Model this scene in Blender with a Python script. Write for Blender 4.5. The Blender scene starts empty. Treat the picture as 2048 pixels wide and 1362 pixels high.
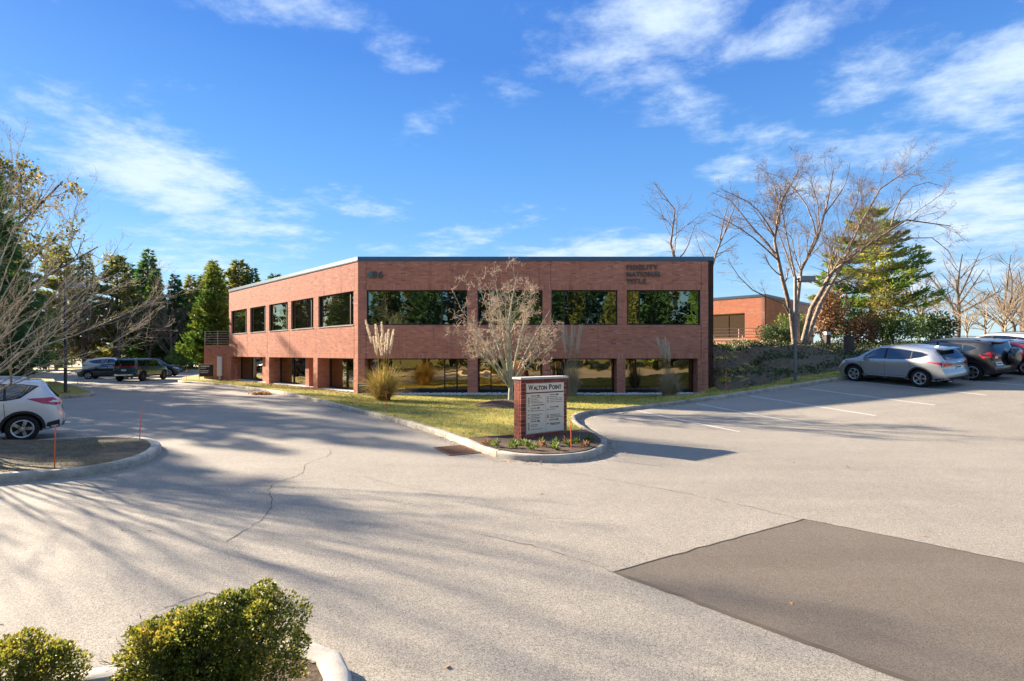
import bpy, bmesh, math, random
import numpy as np
from mathutils import Vector, Matrix
from mathutils.bvhtree import BVHTree
from mathutils.geometry import delaunay_2d_cdt

random.seed(7)
SC = bpy.context.scene
COL = SC.collection
R = math.radians

# ------------------------------------------------------------------ camera, sky, sun, exposure
CAM_H = 2.35
cam_d = bpy.data.cameras.new('camera')
cam_d.sensor_width = 36.0
cam_d.lens = 18.7
cam_d.shift_y = 25.0 / 2048.0
cam_d.clip_start = 0.1
cam_d.clip_end = 3000
cam = bpy.data.objects.new('camera', cam_d)
COL.objects.link(cam)
cam.location = (0, 0, CAM_H)
cam.rotation_euler = (R(90), 0, 0)
SC.camera = cam

SUN_FROM = Vector((-0.784, 0.510, 0.353)).normalized()      # towards the sun
SUN_EL = math.asin(SUN_FROM.z)
SUN_AZ = math.atan2(SUN_FROM.x, SUN_FROM.y)                  # clockwise from +Y is positive x
sun_d = bpy.data.lights.new('sun', 'SUN')
sun_d.energy = 4.4
sun_d.angle = R(0.75)
sun_d.color = (1.0, 0.85, 0.66)
sun = bpy.data.objects.new('sun', sun_d)
COL.objects.link(sun)
sun.rotation_euler = (-SUN_FROM).to_track_quat('-Z', 'Y').to_euler()
sun.location = (-40, 20, 40)


class NT:
    """tiny helper for building node trees"""
    def __init__(s, tree):
        s.t = tree

    def n(s, typ, props=None, **inp):
        nd = s.t.nodes.new(typ)
        for k, v in (props or {}).items():
            setattr(nd, k, v)
        for k, v in inp.items():
            key = int(k[1:]) if (k[0] == 'i' and k[1:].isdigit()) else k.replace('_', ' ')
            sock = nd.inputs[key]
            if isinstance(v, bpy.types.NodeSocket):
                s.t.links.new(v, sock)
            else:
                sock.default_value = v
        return nd

    def math(s, op, a, b=0.0, clamp=False):
        return s.n('ShaderNodeMath', dict(operation=op, use_clamp=clamp), i0=a, i1=b).outputs[0]

    def vmath(s, op, a, b=(0, 0, 0)):
        return s.n('ShaderNodeVectorMath', dict(operation=op), i0=a, i1=b)

    def ramp(s, fac, stops, interp='LINEAR'):
        nd = s.n('ShaderNodeValToRGB', i0=fac)
        cr = nd.color_ramp
        cr.interpolation = interp
        while len(cr.elements) < len(stops):
            cr.elements.new(0.5)
        for e, (p, c) in zip(cr.elements, stops):
            e.position = p
            e.color = (c[0], c[1], c[2], 1) if not isinstance(c, (int, float)) else (c, c, c, 1)
        return nd.outputs[0]

    def mix(s, fac, a, b, mode='MIX'):
        nd = s.n('ShaderNodeMix', dict(data_type='RGBA', blend_type=mode))
        for sock, v in ((nd.inputs[0], fac), (nd.inputs[6], a), (nd.inputs[7], b)):
            if isinstance(v, bpy.types.NodeSocket):
                s.t.links.new(v, sock)
            else:
                sock.default_value = v if isinstance(v, (int, float)) else (v[0], v[1], v[2], 1)
        return nd.outputs[2]

    def noise(s, vec, scale, detail=4, rough=0.55, dist=0.0):
        return s.n('ShaderNodeTexNoise', Vector=vec, Scale=scale, Detail=detail, Roughness=rough, Distortion=dist).outputs[0]

    def maprange(s, v, a, b, c=0.0, d=1.0, interp='SMOOTHSTEP'):
        nd = s.n('ShaderNodeMapRange', dict(interpolation_type=interp))
        for i, x in enumerate((v, a, b, c, d)):
            if isinstance(x, bpy.types.NodeSocket):
                s.t.links.new(x, nd.inputs[i])
            else:
                nd.inputs[i].default_value = x
        return nd.outputs[0]


def make_world():
    w = bpy.data.worlds.new('World')
    SC.world = w
    w.use_nodes = True
    t = w.node_tree
    t.nodes.clear()
    N = NT(t)
    out = N.n('ShaderNodeOutputWorld')
    sky = N.n('ShaderNodeTexSky', dict(sky_type='NISHITA', sun_disc=False, sun_elevation=SUN_EL,
                                       sun_rotation=SUN_AZ, air_density=1.0, dust_density=0.06, ozone_density=2.6,
                                       altitude=100))
    col = N.n('ShaderNodeHueSaturation', Hue=0.503, Saturation=1.28, Value=1.0, Color=sky.outputs[0]).outputs[0]
    tc = N.n('ShaderNodeTexCoord').outputs['Generated']
    d = N.vmath('NORMALIZE', tc).outputs[0]
    sep = N.n('ShaderNodeSeparateXYZ', i0=d)
    x, y, z = sep.outputs
    az = N.math('ARCTAN2', x, y)
    el = N.math('ARCSINE', z)
    # clouds lie on a layer overhead: project the direction onto it so that they flatten towards the horizon
    zz = N.math('MAXIMUM', N.math('ADD', z, 0.10), 0.02)
    px = N.math('DIVIDE', x, zz)
    py = N.math('DIVIDE', y, zz)
    p = N.n('ShaderNodeCombineXYZ', i0=px, i1=py, i2=0.0).outputs[0]
    p2 = N.n('ShaderNodeMapping', Vector=p, Rotation=(0, 0, R(24)), Scale=(1.0, 1.12, 1)).outputs[0]
    n1 = N.noise(p2, 2.7, 13, 0.66, 0.10)
    n1 = N.math('ADD', N.math('MULTIPLY', N.math('SUBTRACT', n1, .5), 1.75), .5)
    n2 = N.noise(p2, 0.42, 3, 0.5, 0.2)
    # where the larger cloud banks are, as bearings round the horizon; more lie out of view, the overhead ones added as fill
    ae = N.n('ShaderNodeCombineXYZ', i0=az, i1=el, i2=0.0).outputs[0]
    blobs = [(-32, 15.0, -20, 15, 5.5, 1.0), (-37, 18.5, -14, 10, 3.2, .8), (-24, 10.5, -12, 9, 2.6, .6),
             (14, 30.0, 10, 15, 6.0, 1.05), (21, 22.5, -20, 13, 3.5, .7), (-19, 31.5, 0, 9, 3.0, .7),
             (43, 21, 24, 10, 4.5, 1.15), (34, 24, 12, 9, 3.6, .7), (8, 10.2, 3, 15, 2.8, 1.15), (-9, 10.8, 4, 9, 2.4, .8),
             (41, 11.0, 6, 10, 4.5, 1.1), (30, 15, 0, 8, 2.2, .6), (-8, 24, 20, 8, 2.6, .6), (-30, 8.0, 0, 10, 2.0, .8), (-26, 30.5, 10, 8, 2.6, .75), (-12, 29, -10, 7, 3.2, .7), (2, 27, 15, 9, 3.0, .6), (29, 29, 10, 12, 3.5, .8), (36, 17, -8, 12, 3.4, .75), (24, 17.5, 5, 9, 2.2, .6), (-15, 15, -15, 8, 2.2, .6), (36, 6.5, 0, 14, 3.0, .9), (-2, 13.5, 8, 12, 2.0, .5),
             (80, 22, 10, 14, 5, 1), (-80, 20, -10, 15, 5, .9), (120, 14, 0, 14, 4, 1), (160, 25, 15, 15, 6, 1),
             (-120, 14, 0, 16, 4, 1), (-160, 24, -12, 14, 5, 1), (60, 34, 0, 12, 5, .8), (-62, 34, 0, 12, 5, .8)]
    blobs += [(k * 40 - 160, 48 + (k * 13 % 9) * 3.2, (k * 31 % 40) - 20, 30, 15, 1.5) for k in range(9)]  # unseen broad banks overhead, added to give shaded surfaces a whiter fill
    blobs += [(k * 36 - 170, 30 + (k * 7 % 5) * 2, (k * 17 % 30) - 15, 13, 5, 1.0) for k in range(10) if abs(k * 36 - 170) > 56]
    mask = None
    for a, e, rot, sx, sy, amp in blobs:
        v = N.vmath('SUBTRACT', ae, (R(a), R(e), 0)).outputs[0]
        v = N.n('ShaderNodeMapping', dict(vector_type='TEXTURE'), Vector=v, Rotation=(0, 0, R(rot)), Scale=(R(sx), R(sy), 1)).outputs[0]
        ln = N.vmath('LENGTH', v).outputs['Value']
        m = N.maprange(ln, 0.15, 1.35, amp, 0.0)
        mask = m if mask is None else N.math('MAXIMUM', mask, m)
    dens = N.math('ADD', N.math('MULTIPLY', n1, .72), N.math('MULTIPLY', mask, 0.46))
    dens = N.math('ADD', dens, N.math('MULTIPLY', N.math('SUBTRACT', n2, 0.5), 0.25))
    cov = N.maprange(dens, 0.52, 1.0, 0.0, 0.93)
    cov = N.math('MULTIPLY', cov, N.maprange(el, 0.0, 0.08, 0.25, 1.0))
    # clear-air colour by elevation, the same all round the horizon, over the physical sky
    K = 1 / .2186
    stops = [(0.0, (.515, .745, .913)), (.115, (.33, .60, .922)), (.22, (.205, .470, .92)), (.34, (.146, .385, .865)), (.50, (.085, .255, .765)), (1.0, (.080, .24, .74))]  # kept bright up to the unseen zenith to lift the fill in shade
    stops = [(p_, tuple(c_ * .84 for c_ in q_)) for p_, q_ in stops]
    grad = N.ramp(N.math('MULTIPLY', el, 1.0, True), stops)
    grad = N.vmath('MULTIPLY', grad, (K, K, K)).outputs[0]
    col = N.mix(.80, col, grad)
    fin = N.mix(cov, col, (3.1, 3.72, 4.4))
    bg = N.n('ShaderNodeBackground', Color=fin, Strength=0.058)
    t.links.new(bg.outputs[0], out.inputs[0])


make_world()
SC.view_settings.view_transform = 'Standard'
SC.view_settings.look = 'None'
SC.view_settings.gamma = 1
SC.view_settings.exposure = 2.22
SC.view_settings.use_curve_mapping = False
try:
    SC.cycles.use_denoising = True
    SC.cycles.max_bounces = 6
    SC.cycles.diffuse_bounces = 4
    SC.cycles.glossy_bounces = 3
    SC.cycles.transmission_bounces = 4
    SC.cycles.transparent_max_bounces = 8
    SC.cycles.caustics_reflective = False
    SC.cycles.caustics_refractive = False
    SC.cycles.sample_clamp_indirect = 6
except Exception:
    pass

# ------------------------------------------------------------------ mesh helpers


def new_obj(name, me, parent=None, mats=(), loc=None, rotz=None, label=None, cat=None, group=None, kind=None):
    o = bpy.data.objects.new(name, me)
    COL.objects.link(o)
    if me is not None:
        for m in mats:
            if m is not None:
                me.materials.append(m)
    if parent is not None:
        o.parent = parent
    if loc is not None:
        o.location = loc
    if rotz is not None:
        o.rotation_euler = (0, 0, rotz)
    tag(o, label, cat, group, kind)
    return o


def tag(o, label=None, cat=None, group=None, kind=None):
    if label:
        o['label'] = label
    if cat:
        o['category'] = cat
    if group:
        o['group'] = group
    if kind:
        o['kind'] = kind
    return o


def thing(name, label, cat, loc=(0, 0, 0), rotz=0.0, group=None):
    return new_obj(name, None, None, (), loc, rotz, label, cat, group)


def np_mesh(name, V, F, smooth=False, tint=None, midx=None):
    """V (n,3) floats, F (m,k) ints"""
    V = np.asarray(V, np.float32)
    F = np.asarray(F, np.int32)
    me = bpy.data.meshes.new(name)
    k = F.shape[1]
    me.vertices.add(len(V))
    me.vertices.foreach_set('co', V.ravel())
    me.loops.add(F.size)
    me.loops.foreach_set('vertex_index', F.ravel())
    me.polygons.add(len(F))
    me.polygons.foreach_set('loop_start', np.arange(0, F.size, k, dtype=np.int32))
    me.polygons.foreach_set('loop_total', np.full(len(F), k, np.int32))
    if smooth:
        me.polygons.foreach_set('use_smooth', np.ones(len(F), bool))
    if midx is not None:
        me.polygons.foreach_set('material_index', np.asarray(midx, np.int32))
    if tint is not None:
        at = me.attributes.new('tint', 'FLOAT', 'FACE')
        at.data.foreach_set('value', np.asarray(tint, np.float32))
    me.update(calc_edges=True)
    return me


class MB:
    """collects faces; build() links them as one mesh object"""
    def __init__(s):
        s.v, s.f, s.m, s.t = [], [], [], []

    def add(s, vs, fs, mi=0, tint=0.5):
        b = len(s.v)
        s.v.extend([tuple(p) for p in vs])
        for f in fs:
            s.f.append(tuple(i + b for i in f))
            s.m.append(mi)
            s.t.append(tint)
        return s

    BOXF = ((0, 3, 2, 1), (4, 5, 6, 7), (0, 1, 5, 4), (1, 2, 6, 5), (2, 3, 7, 6), (3, 0, 4, 7))

    def box(s, x0, x1, y0, y1, z0, z1, mi=0, tint=0.5):
        return s.add([(x0, y0, z0), (x1, y0, z0), (x1, y1, z0), (x0, y1, z0), (x0, y0, z1), (x1, y0, z1), (x1, y1, z1), (x0, y1, z1)], s.BOXF, mi, tint)

    def hexa(s, pts, mi=0, tint=0.5):
        return s.add(pts, s.BOXF, mi, tint)

    def prism(s, poly, z0, z1, mi=0):
        n = len(poly)
        vs = [(p[0], p[1], z0) for p in poly] + [(p[0], p[1], z1) for p in poly]
        fs = [tuple(range(n - 1, -1, -1)), tuple(range(n, 2 * n))] + [(i, (i + 1) % n, n + (i + 1) % n, n + i) for i in range(n)]
        return s.add(vs, fs, mi)

    def tube(s, pts, rads, n=8, mi=0, cap=True):
        P = np.array(pts, float)
        if np.isscalar(rads):
            rads = [rads] * len(P)
        T = np.gradient(P, axis=0)
        up = np.array([0.0, 0.0, 1.0]) if abs(T[0] / np.linalg.norm(T[0]))[2] < 0.9 else np.array([1.0, 0, 0])
        vs = []
        for p, t, r in zip(P, T, rads):
            t = t / (np.linalg.norm(t) + 1e-9)
            a = np.cross(t, up)
            a /= np.linalg.norm(a) + 1e-9
            b = np.cross(t, a)
            for k in range(n):
                an = 2 * math.pi * k / n
                vs.append(p + r * (math.cos(an) * a + math.sin(an) * b))
        fs = []
        for i in range(len(P) - 1):
            for k in range(n):
                k2 = (k + 1) % n
                fs.append((i * n + k, i * n + k2, (i + 1) * n + k2, (i + 1) * n + k))
        if cap:
            fs.append(tuple(range(n - 1, -1, -1)))
            fs.append(tuple((len(P) - 1) * n + k for k in range(n)))
        return s.add(vs, fs, mi)

    def lathe(s, prof, n=24, axis='z', mi=0, c=(0, 0, 0), closed=False):
        """prof: list of (radius, height) swept about an axis"""
        vs = []
        for r, h in prof:
            for k in range(n):
                a = 2 * math.pi * k / n
                p = (r * math.cos(a), r * math.sin(a), h)
                if axis == 'y':
                    p = (p[0], p[2], p[1])
                elif axis == 'x':
                    p = (p[2], p[0], p[1])
                vs.append((p[0] + c[0], p[1] + c[1], p[2] + c[2]))
        fs = []
        m = len(prof)
        for i in range(m if closed else m - 1):
            j = (i + 1) % m
            for k in range(n):
                k2 = (k + 1) % n
                fs.append((i * n + k, i * n + k2, j * n + k2, j * n + k))
        return s.add(vs, fs, mi)

    def mesh(s, name, smooth=False, tint=False, sharp=None):
        me = bpy.data.meshes.new(name)
        me.from_pydata(s.v, [], s.f)
        me.polygons.foreach_set('material_index', np.array(s.m, np.int32))
        if tint:
            at = me.attributes.new('tint', 'FLOAT', 'FACE')
            at.data.foreach_set('value', np.array(s.t, np.float32))
        if smooth:
            me.polygons.foreach_set('use_smooth', np.ones(len(s.f), bool))
        me.update()
        if sharp:
            me.set_sharp_from_angle(angle=R(sharp))
        return me

    def build(s, name, mats, parent=None, smooth=False, tint=False, sharp=None, **kw):
        if not isinstance(mats, (list, tuple)):
            mats = [mats]
        return new_obj(name, s.mesh(name, smooth, tint, sharp), parent, mats, **kw)


def bevel_obj_mesh(me, w, seg=1):
    bm = bmesh.new()
    bm.from_mesh(me)
    bmesh.ops.bevel(bm, geom=list(bm.edges), offset=w, segments=seg, affect='EDGES', profile=0.6)
    bm.to_mesh(me)
    bm.free()
    return me


def copy_tree(o, parent=None):
    c = o.copy()
    COL.objects.link(c)
    c.parent = parent
    for ch in list(o.children):
        copy_tree(ch, c)
    return c


def text_mesh(name, s, size, extrude=0.0, offset=0.0, spacing=1.0, align='LEFT'):
    cu = bpy.data.curves.new(name, 'FONT')
    cu.body = s
    cu.size = size
    cu.extrude = extrude
    cu.offset = offset
    cu.space_character = spacing
    cu.align_x = align
    cu.resolution_u = 3
    o = bpy.data.objects.new(name, cu)
    COL.objects.link(o)
    dg = bpy.context.evaluated_depsgraph_get()
    me = bpy.data.meshes.new_from_object(o.evaluated_get(dg))
    bpy.data.objects.remove(o)
    bpy.data.curves.remove(cu)
    me.materials.clear()
    return me


# ------------------------------------------------------------------ terrain


def sstep(x, a, b):
    t = np.clip((np.asarray(x, float) - a) / (b - a), 0, 1)
    return t * t * (3 - 2 * t)


def gz(x, y):
    """height of the paved surface: flat in front, climbing to the back right"""
    x = np.asarray(x, float)
    y = np.asarray(y, float)
    a = 0.779 * x + 0.802 * y - 21.0
    k = 1.6
    z = 0.1 * k * np.logaddexp(0, a / k)
    z = 4.0 * np.tanh(z / 4.0)
    return z * sstep(x, -6, 5)


def catmull(pts, per=6, closed=False):
    P = np.array(pts, float)
    n = len(P)
    out = []
    for i in range(n if closed else n - 1):
        if closed:
            p0, p1, p2, p3 = P[(i - 1) % n], P[i], P[(i + 1) % n], P[(i + 2) % n]
        else:
            p0, p1, p2, p3 = P[max(i - 1, 0)], P[i], P[i + 1], P[min(i + 2, n - 1)]
        for j in range(per):
            t = j / per
            out.append(0.5 * ((2 * p1) + (-p0 + p2) * t + (2 * p0 - 5 * p1 + 4 * p2 - p3) * t * t + (-p0 + 3 * p1 - 3 * p2 + p3) * t ** 3))
    if not closed:
        out.append(P[-1])
    return np.array(out)


def offset_line(L, d, closed=False):
    """shift a polyline to its left by d"""
    if closed:
        T = np.roll(L, -1, 0) - np.roll(L, 1, 0)
    else:
        T = np.gradient(L, axis=0)
    T = T / (np.linalg.norm(T, axis=1, keepdims=True) + 1e-9)
    return L + d * np.stack([-T[:, 1], T[:, 0]], 1)


def in_poly(X, Y, poly):
    X = np.asarray(X)
    Y = np.asarray(Y)
    r = np.zeros(X.shape, bool)
    n = len(poly)
    j = n - 1
    for i in range(n):
        xi, yi = poly[i]
        xj, yj = poly[j]
        c = ((yi > Y) != (yj > Y)) & (X < (xj - xi) * (Y - yi) / (yj - yi + 1e-12) + xi)
        r ^= c
        j = i
    return r


def sheet(poly, step, zfun):
    """triangulated sheet inside a polygon with interior grid points"""
    P = np.array(poly, float)
    x0, y0 = P.min(0)
    x1, y1 = P.max(0)
    gx, gy = np.meshgrid(np.arange(x0 + step / 2, x1, step), np.arange(y0 + step / 2, y1, step))
    gx = gx.ravel()
    gy = gy.ravel()
    ins = in_poly(gx, gy, P)
    pts = [Vector((a, b)) for a, b in P] + [Vector((a, b)) for a, b in zip(gx[ins], gy[ins])]
    n = len(P)
    res = delaunay_2d_cdt(pts, [], [list(range(n))], 1, 1e-5)
    V2 = np.array([(v.x, v.y) for v in res[0]])
    F = [f for f in res[2]]
    # keep upward faces
    z = zfun(V2[:, 0], V2[:, 1])
    V = np.column_stack([V2, z])
    F = np.array([f for f in F if len(f) == 3])
    a, b, c = V2[F[:, 0]], V2[F[:, 1]], V2[F[:, 2]]
    cr = (b[:, 0] - a[:, 0]) * (c[:, 1] - a[:, 1]) - (b[:, 1] - a[:, 1]) * (c[:, 0] - a[:, 0])
    F[cr < 0] = F[cr < 0][:, ::-1]
    return V, F


# ------------------------------------------------------------------ foliage helpers


def tube_batch(P, Rd, n):
    """P (B,m,3) polylines, Rd (B,m) radii -> one mesh's arrays of n-sided tapered tubes"""
    B, m, _ = P.shape
    T = np.gradient(P, axis=1)
    T /= np.linalg.norm(T, axis=2, keepdims=True) + 1e-9
    ref = np.zeros((B, 1, 3))
    d0 = P[:, -1] - P[:, 0]
    d0 /= np.linalg.norm(d0, axis=1, keepdims=True) + 1e-9
    vert = np.abs(d0[:, 2]) > 0.8
    ref[~vert, 0, 2] = 1
    ref[vert, 0, 0] = 1
    A = np.cross(T, ref)
    A /= np.linalg.norm(A, axis=2, keepdims=True) + 1e-9
    Bn = np.cross(T, A)
    ang = np.arange(n) * 2 * math.pi / n
    V = P[:, :, None, :] + Rd[:, :, None, None] * (np.cos(ang)[None, None, :, None] * A[:, :, None, :] + np.sin(ang)[None, None, :, None] * Bn[:, :, None, :])
    idx = np.arange(B * m * n).reshape(B, m, n)
    nx = np.roll(idx, -1, 2)
    F = np.stack([idx[:, :-1], nx[:, :-1], nx[:, 1:], idx[:, 1:]], -1).reshape(-1, 4)
    return V.reshape(-1, 3), F


def join_arr(parts):
    Vs, Fs, b = [], [], 0
    for V, F in parts:
        Vs.append(V)
        Fs.append(F + b)
        b += len(V)
    return np.concatenate(Vs), np.concatenate(Fs)


def unit(v):
    return v / (np.linalg.norm(v, axis=-1, keepdims=True) + 1e-9)


def resample(pts, m):
    P = np.array(pts, float)
    if len(P) > 2:
        P = catmull(P, 8)
    d = np.concatenate([[0], np.cumsum(np.linalg.norm(np.diff(P, axis=0), axis=1))])
    t = np.linspace(0, d[-1], m)
    return np.stack([np.interp(t, d, P[:, i]) for i in range(3)], 1)


def grow(limbs, levels, seed, m=6, min_r=0.003, pull=None):
    """limbs: list of (points, r0, r1). levels: dicts n, len, ang, wander, up, tmin, rr.
    returns a list of (P, R) per level"""
    rng = np.random.default_rng(seed)
    P = np.stack([resample(p, m) for p, a, b in limbs])
    Rd = np.stack([np.linspace(a, b, m) for p, a, b in limbs])
    L = np.linalg.norm(np.diff(P, axis=1), axis=2).sum(1)
    out = [(P, Rd)]
    for lv in levels:
        B = len(P)
        cnt = np.maximum(1, rng.poisson(lv['n'] * (L / L.mean()) ** 0.7))
        par = np.repeat(np.arange(B), cnt)
        N = len(par)
        t = lv.get('tmin', .2) + (1 - lv.get('tmin', .2)) * rng.random(N) ** lv.get('tp', .8)
        f = t * (m - 1)
        i0 = np.minimum(f.astype(int), m - 2)
        fr = (f - i0)[:, None]
        s = P[par, i0] * (1 - fr) + P[par, i0 + 1] * fr
        tan = unit(P[par, i0 + 1] - P[par, i0])
        rp = Rd[par, i0] * (1 - fr[:, 0]) + Rd[par, i0 + 1] * fr[:, 0]
        rnd = unit(rng.normal(size=(N, 3)))
        side = unit(np.cross(tan, rnd))
        ang = np.radians(rng.normal(lv['ang'], lv.get('angs', 10), N))[:, None]
        d = unit(np.cos(ang) * tan + np.sin(ang) * side)
        ln = L[par] * lv['len'] * rng.uniform(.55, 1.25, N) * (1.12 - .55 * t)
        r0 = np.minimum(rp * .85, np.maximum(rp * lv.get('rr', .6), min_r))
        step = (ln / (m - 1))[:, None]
        pts = [s]
        for k in range(m - 1):
            d = d + rng.normal(size=(N, 3)) * lv.get('wander', .15)
            d[:, 2] += lv.get('up', .05)
            if pull is not None:
                d += np.array(pull) * lv.get('pull', .05)
            d = unit(d)
            pts.append(pts[-1] + d * step)
        P = np.stack(pts, 1)
        Rd = r0[:, None] * np.linspace(1, lv.get('tip', .35), m)[None]
        Rd = np.maximum(Rd, min_r * .7)
        L = ln
        out.append((P, Rd))
    return out


def leaf_cards(C, D, length, width, seed=0, flat=0.0):
    """kite shaped faces at C pointing along D"""
    rng = np.random.default_rng(seed)
    n = len(C)
    D = unit(D)
    S = unit(np.cross(D, unit(rng.normal(size=(n, 3)))))
    if flat:
        up = np.tile([0, 0, 1.0], (n, 1))
        S = unit(S * (1 - flat) + np.cross(D, up) * flat)
    ln = (np.asarray(length) * rng.uniform(.7, 1.3, n))[:, None]
    wd = (np.asarray(width) * rng.uniform(.7, 1.3, n))[:, None]
    V = np.stack([C, C + D * ln * .45 + S * wd * .5, C + D * ln, C + D * ln * .45 - S * wd * .5], 1).reshape(-1, 3)
    F = np.arange(4 * n).reshape(n, 4)
    return V, F
# ------------------------------------------------------------------ materials
MATS = {}


def mat_base(name):
    m = bpy.data.materials.new(name)
    m.use_nodes = True
    t = m.node_tree
    t.nodes.clear()
    N = NT(t)
    out = N.n('ShaderNodeOutputMaterial')
    return m, N, out


def simple(name, col, rough=.7, metal=0.0, spec=.5, noise=0.0, nscale=8.0, bump=0.0, bscale=30.0, coat=0.0, emit=None, sheen=0):
    m, N, out = mat_base(name)
    tc = N.n('ShaderNodeTexCoord').outputs['Object']
    c = (col[0], col[1], col[2], 1)
    if noise:
        f = N.noise(tc, nscale, 5, .6)
        f = N.maprange(f, .3, .7, 1 - noise, 1 + noise, 'LINEAR')
        c = N.vmath('MULTIPLY', N.n('ShaderNodeRGB').outputs[0], (1, 1, 1))
        c.inputs[0].links[0].from_node.outputs[0].default_value = (col[0], col[1], col[2], 1)
        N.t.links.new(f, c.inputs[1])
        c = c.outputs[0]
    p = N.n('ShaderNodeBsdfPrincipled', Base_Color=c, Roughness=rough, Metallic=metal)
    p.inputs['Specular IOR Level'].default_value = spec
    p.inputs['Coat Weight'].default_value = coat
    p.inputs['Coat Roughness'].default_value = .05
    if bump:
        h = N.noise(tc, bscale, 4, .6)
        b = N.n('ShaderNodeBump', Strength=bump, Distance=.01, Height=h)
        N.t.links.new(b.outputs[0], p.inputs['Normal'])
    N.t.links.new(p.outputs[0], out.inputs[0])
    MATS[name] = m
    return m


def mat_asphalt(name, dark, light, tintv, seams=True, agg=135.0, big=.22):
    m, N, out = mat_base(name)
    tc = N.n('ShaderNodeTexCoord').outputs['Object']
    vor = N.n('ShaderNodeTexVoronoi', Vector=tc, Scale=agg)
    cellv = N.n('ShaderNodeSeparateColor', i0=vor.outputs['Color']).outputs[0]
    fine = N.noise(tc, agg * .55, 3, .7)
    f = N.math('ADD', N.math('MULTIPLY', cellv, .62), N.math('MULTIPLY', fine, .38))
    col = N.ramp(f, [(.12, dark), (.46, tuple((a * .55 + b * .45) for a, b in zip(dark, light))), (.92, light)])
    # broad wear: tyre polish, damp stains, oil drips
    w1 = N.noise(tc, .16, 5, .62, .4)
    w2 = N.noise(N.n('ShaderNodeMapping', Vector=tc, Rotation=(0, 0, R(38)), Scale=(.35, 2.2, 1)).outputs[0], .5, 4, .6)
    w3 = N.noise(tc, 2.3, 4, .6)
    wear = N.math('ADD', N.math('MULTIPLY', w1, .5 if seams else .2), N.math('ADD', N.math('MULTIPLY', w2, .3 if seams else .6), N.math('MULTIPLY', w3, .2)))
    wear = N.maprange(wear, .32, .68, 1 - big, 1 + big, 'LINEAR')
    c = N.vmath('MULTIPLY', col)
    N.t.links.new(wear, c.inputs[1])
    col = c.outputs[0]
    if seams:
        # old hair cracks where the surface has aged
        wp = N.n('ShaderNodeTexNoise', Vector=tc, Scale=.8, Detail=4).outputs['Color']
        v2 = N.vmath('ADD', tc, N.vmath('SCALE', wp).outputs[0])
        v2.inputs[1].links[0].from_node.inputs['Scale'].default_value = 1.4
        cr = N.n('ShaderNodeTexVoronoi', dict(feature='DISTANCE_TO_EDGE'), Vector=v2.outputs[0], Scale=.22).outputs['Distance']
        line = N.maprange(cr, .0010, .0045, 1.0, 0.0)
        msk = N.maprange(N.noise(tc, .21, 2, .5), .53, .66, 0.0, .55)
        col = N.mix(N.math('MULTIPLY', line, msk), col, (.055, .045, .035))
        oil = N.maprange(N.noise(tc, .9, 3, .5), .68, .78, 0.0, .22)
        col = N.mix(oil, col, (.07, .065, .06))
    p = N.n('ShaderNodeBsdfPrincipled', Base_Color=col, Roughness=.88)
    p.inputs['Specular IOR Level'].default_value = .22
    b = N.n('ShaderNodeBump', Strength=.75, Distance=.006, Height=f)
    N.t.links.new(b.outputs[0], p.inputs['Normal'])
    N.t.links.new(p.outputs[0], out.inputs[0])
    MATS[name] = m
    return m


def mat_mottled(name, stops, scale, rough=.9, bump=.5, bscale=60, bdist=.02, scale2=None, detail=6):
    """ground, lawn, mulch, bark: noise driven colour ramp with fine relief"""
    m, N, out = mat_base(name)
    tc = N.n('ShaderNodeTexCoord').outputs['Object']
    f = N.noise(tc, scale, detail, .65)
    if scale2:
        f2 = N.noise(tc, scale2, 3, .5)
        f = N.math('ADD', N.math('MULTIPLY', f, .6), N.math('MULTIPLY', f2, .4))
    f = N.maprange(f, .3, .7, 0, 1, 'LINEAR')
    col = N.ramp(f, stops)
    p = N.n('ShaderNodeBsdfPrincipled', Base_Color=col, Roughness=rough)
    p.inputs['Specular IOR Level'].default_value = .25
    h = N.noise(tc, bscale, 5, .7)
    b = N.n('ShaderNodeBump', Strength=bump, Distance=bdist, Height=h)
    N.t.links.new(b.outputs[0], p.inputs['Normal'])
    N.t.links.new(p.outputs[0], out.inputs[0])
    MATS[name] = m
    return m


def mat_leaf(name, stops, rough=.6, trans=.25, scale=1.3, patch=.5, spec=.35):
    """foliage: every leaf has its own tint (per-leaf attribute), patches of the crown vary too"""
    m, N, out = mat_base(name)
    tc = N.n('ShaderNodeTexCoord').outputs['Object']
    at = N.n('ShaderNodeAttribute', dict(attribute_name='tint')).outputs['Fac']
    oi = N.n('ShaderNodeObjectInfo').outputs['Random']
    n = N.maprange(N.noise(tc, scale, 3, .5), .3, .7, 0, 1, 'LINEAR')
    f = N.math('ADD', N.math('MULTIPLY', at, 1 - patch), N.math('MULTIPLY', n, patch))
    f = N.math('ADD', f, N.math('MULTIPLY', N.math('SUBTRACT', oi, .5), .18))
    col = N.ramp(f, stops)
    p = N.n('ShaderNodeBsdfPrincipled', Base_Color=col, Roughness=rough)
    p.inputs['Specular IOR Level'].default_value = spec
    if trans:
        tr = N.n('ShaderNodeBsdfTranslucent', Color=col)
        mx = N.n('ShaderNodeMixShader', i0=trans, i1=p.outputs[0], i2=tr.outputs[0])
        N.t.links.new(mx.outputs[0], out.inputs[0])
    else:
        N.t.links.new(p.outputs[0], out.inputs[0])
    MATS[name] = m
    return m


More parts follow.
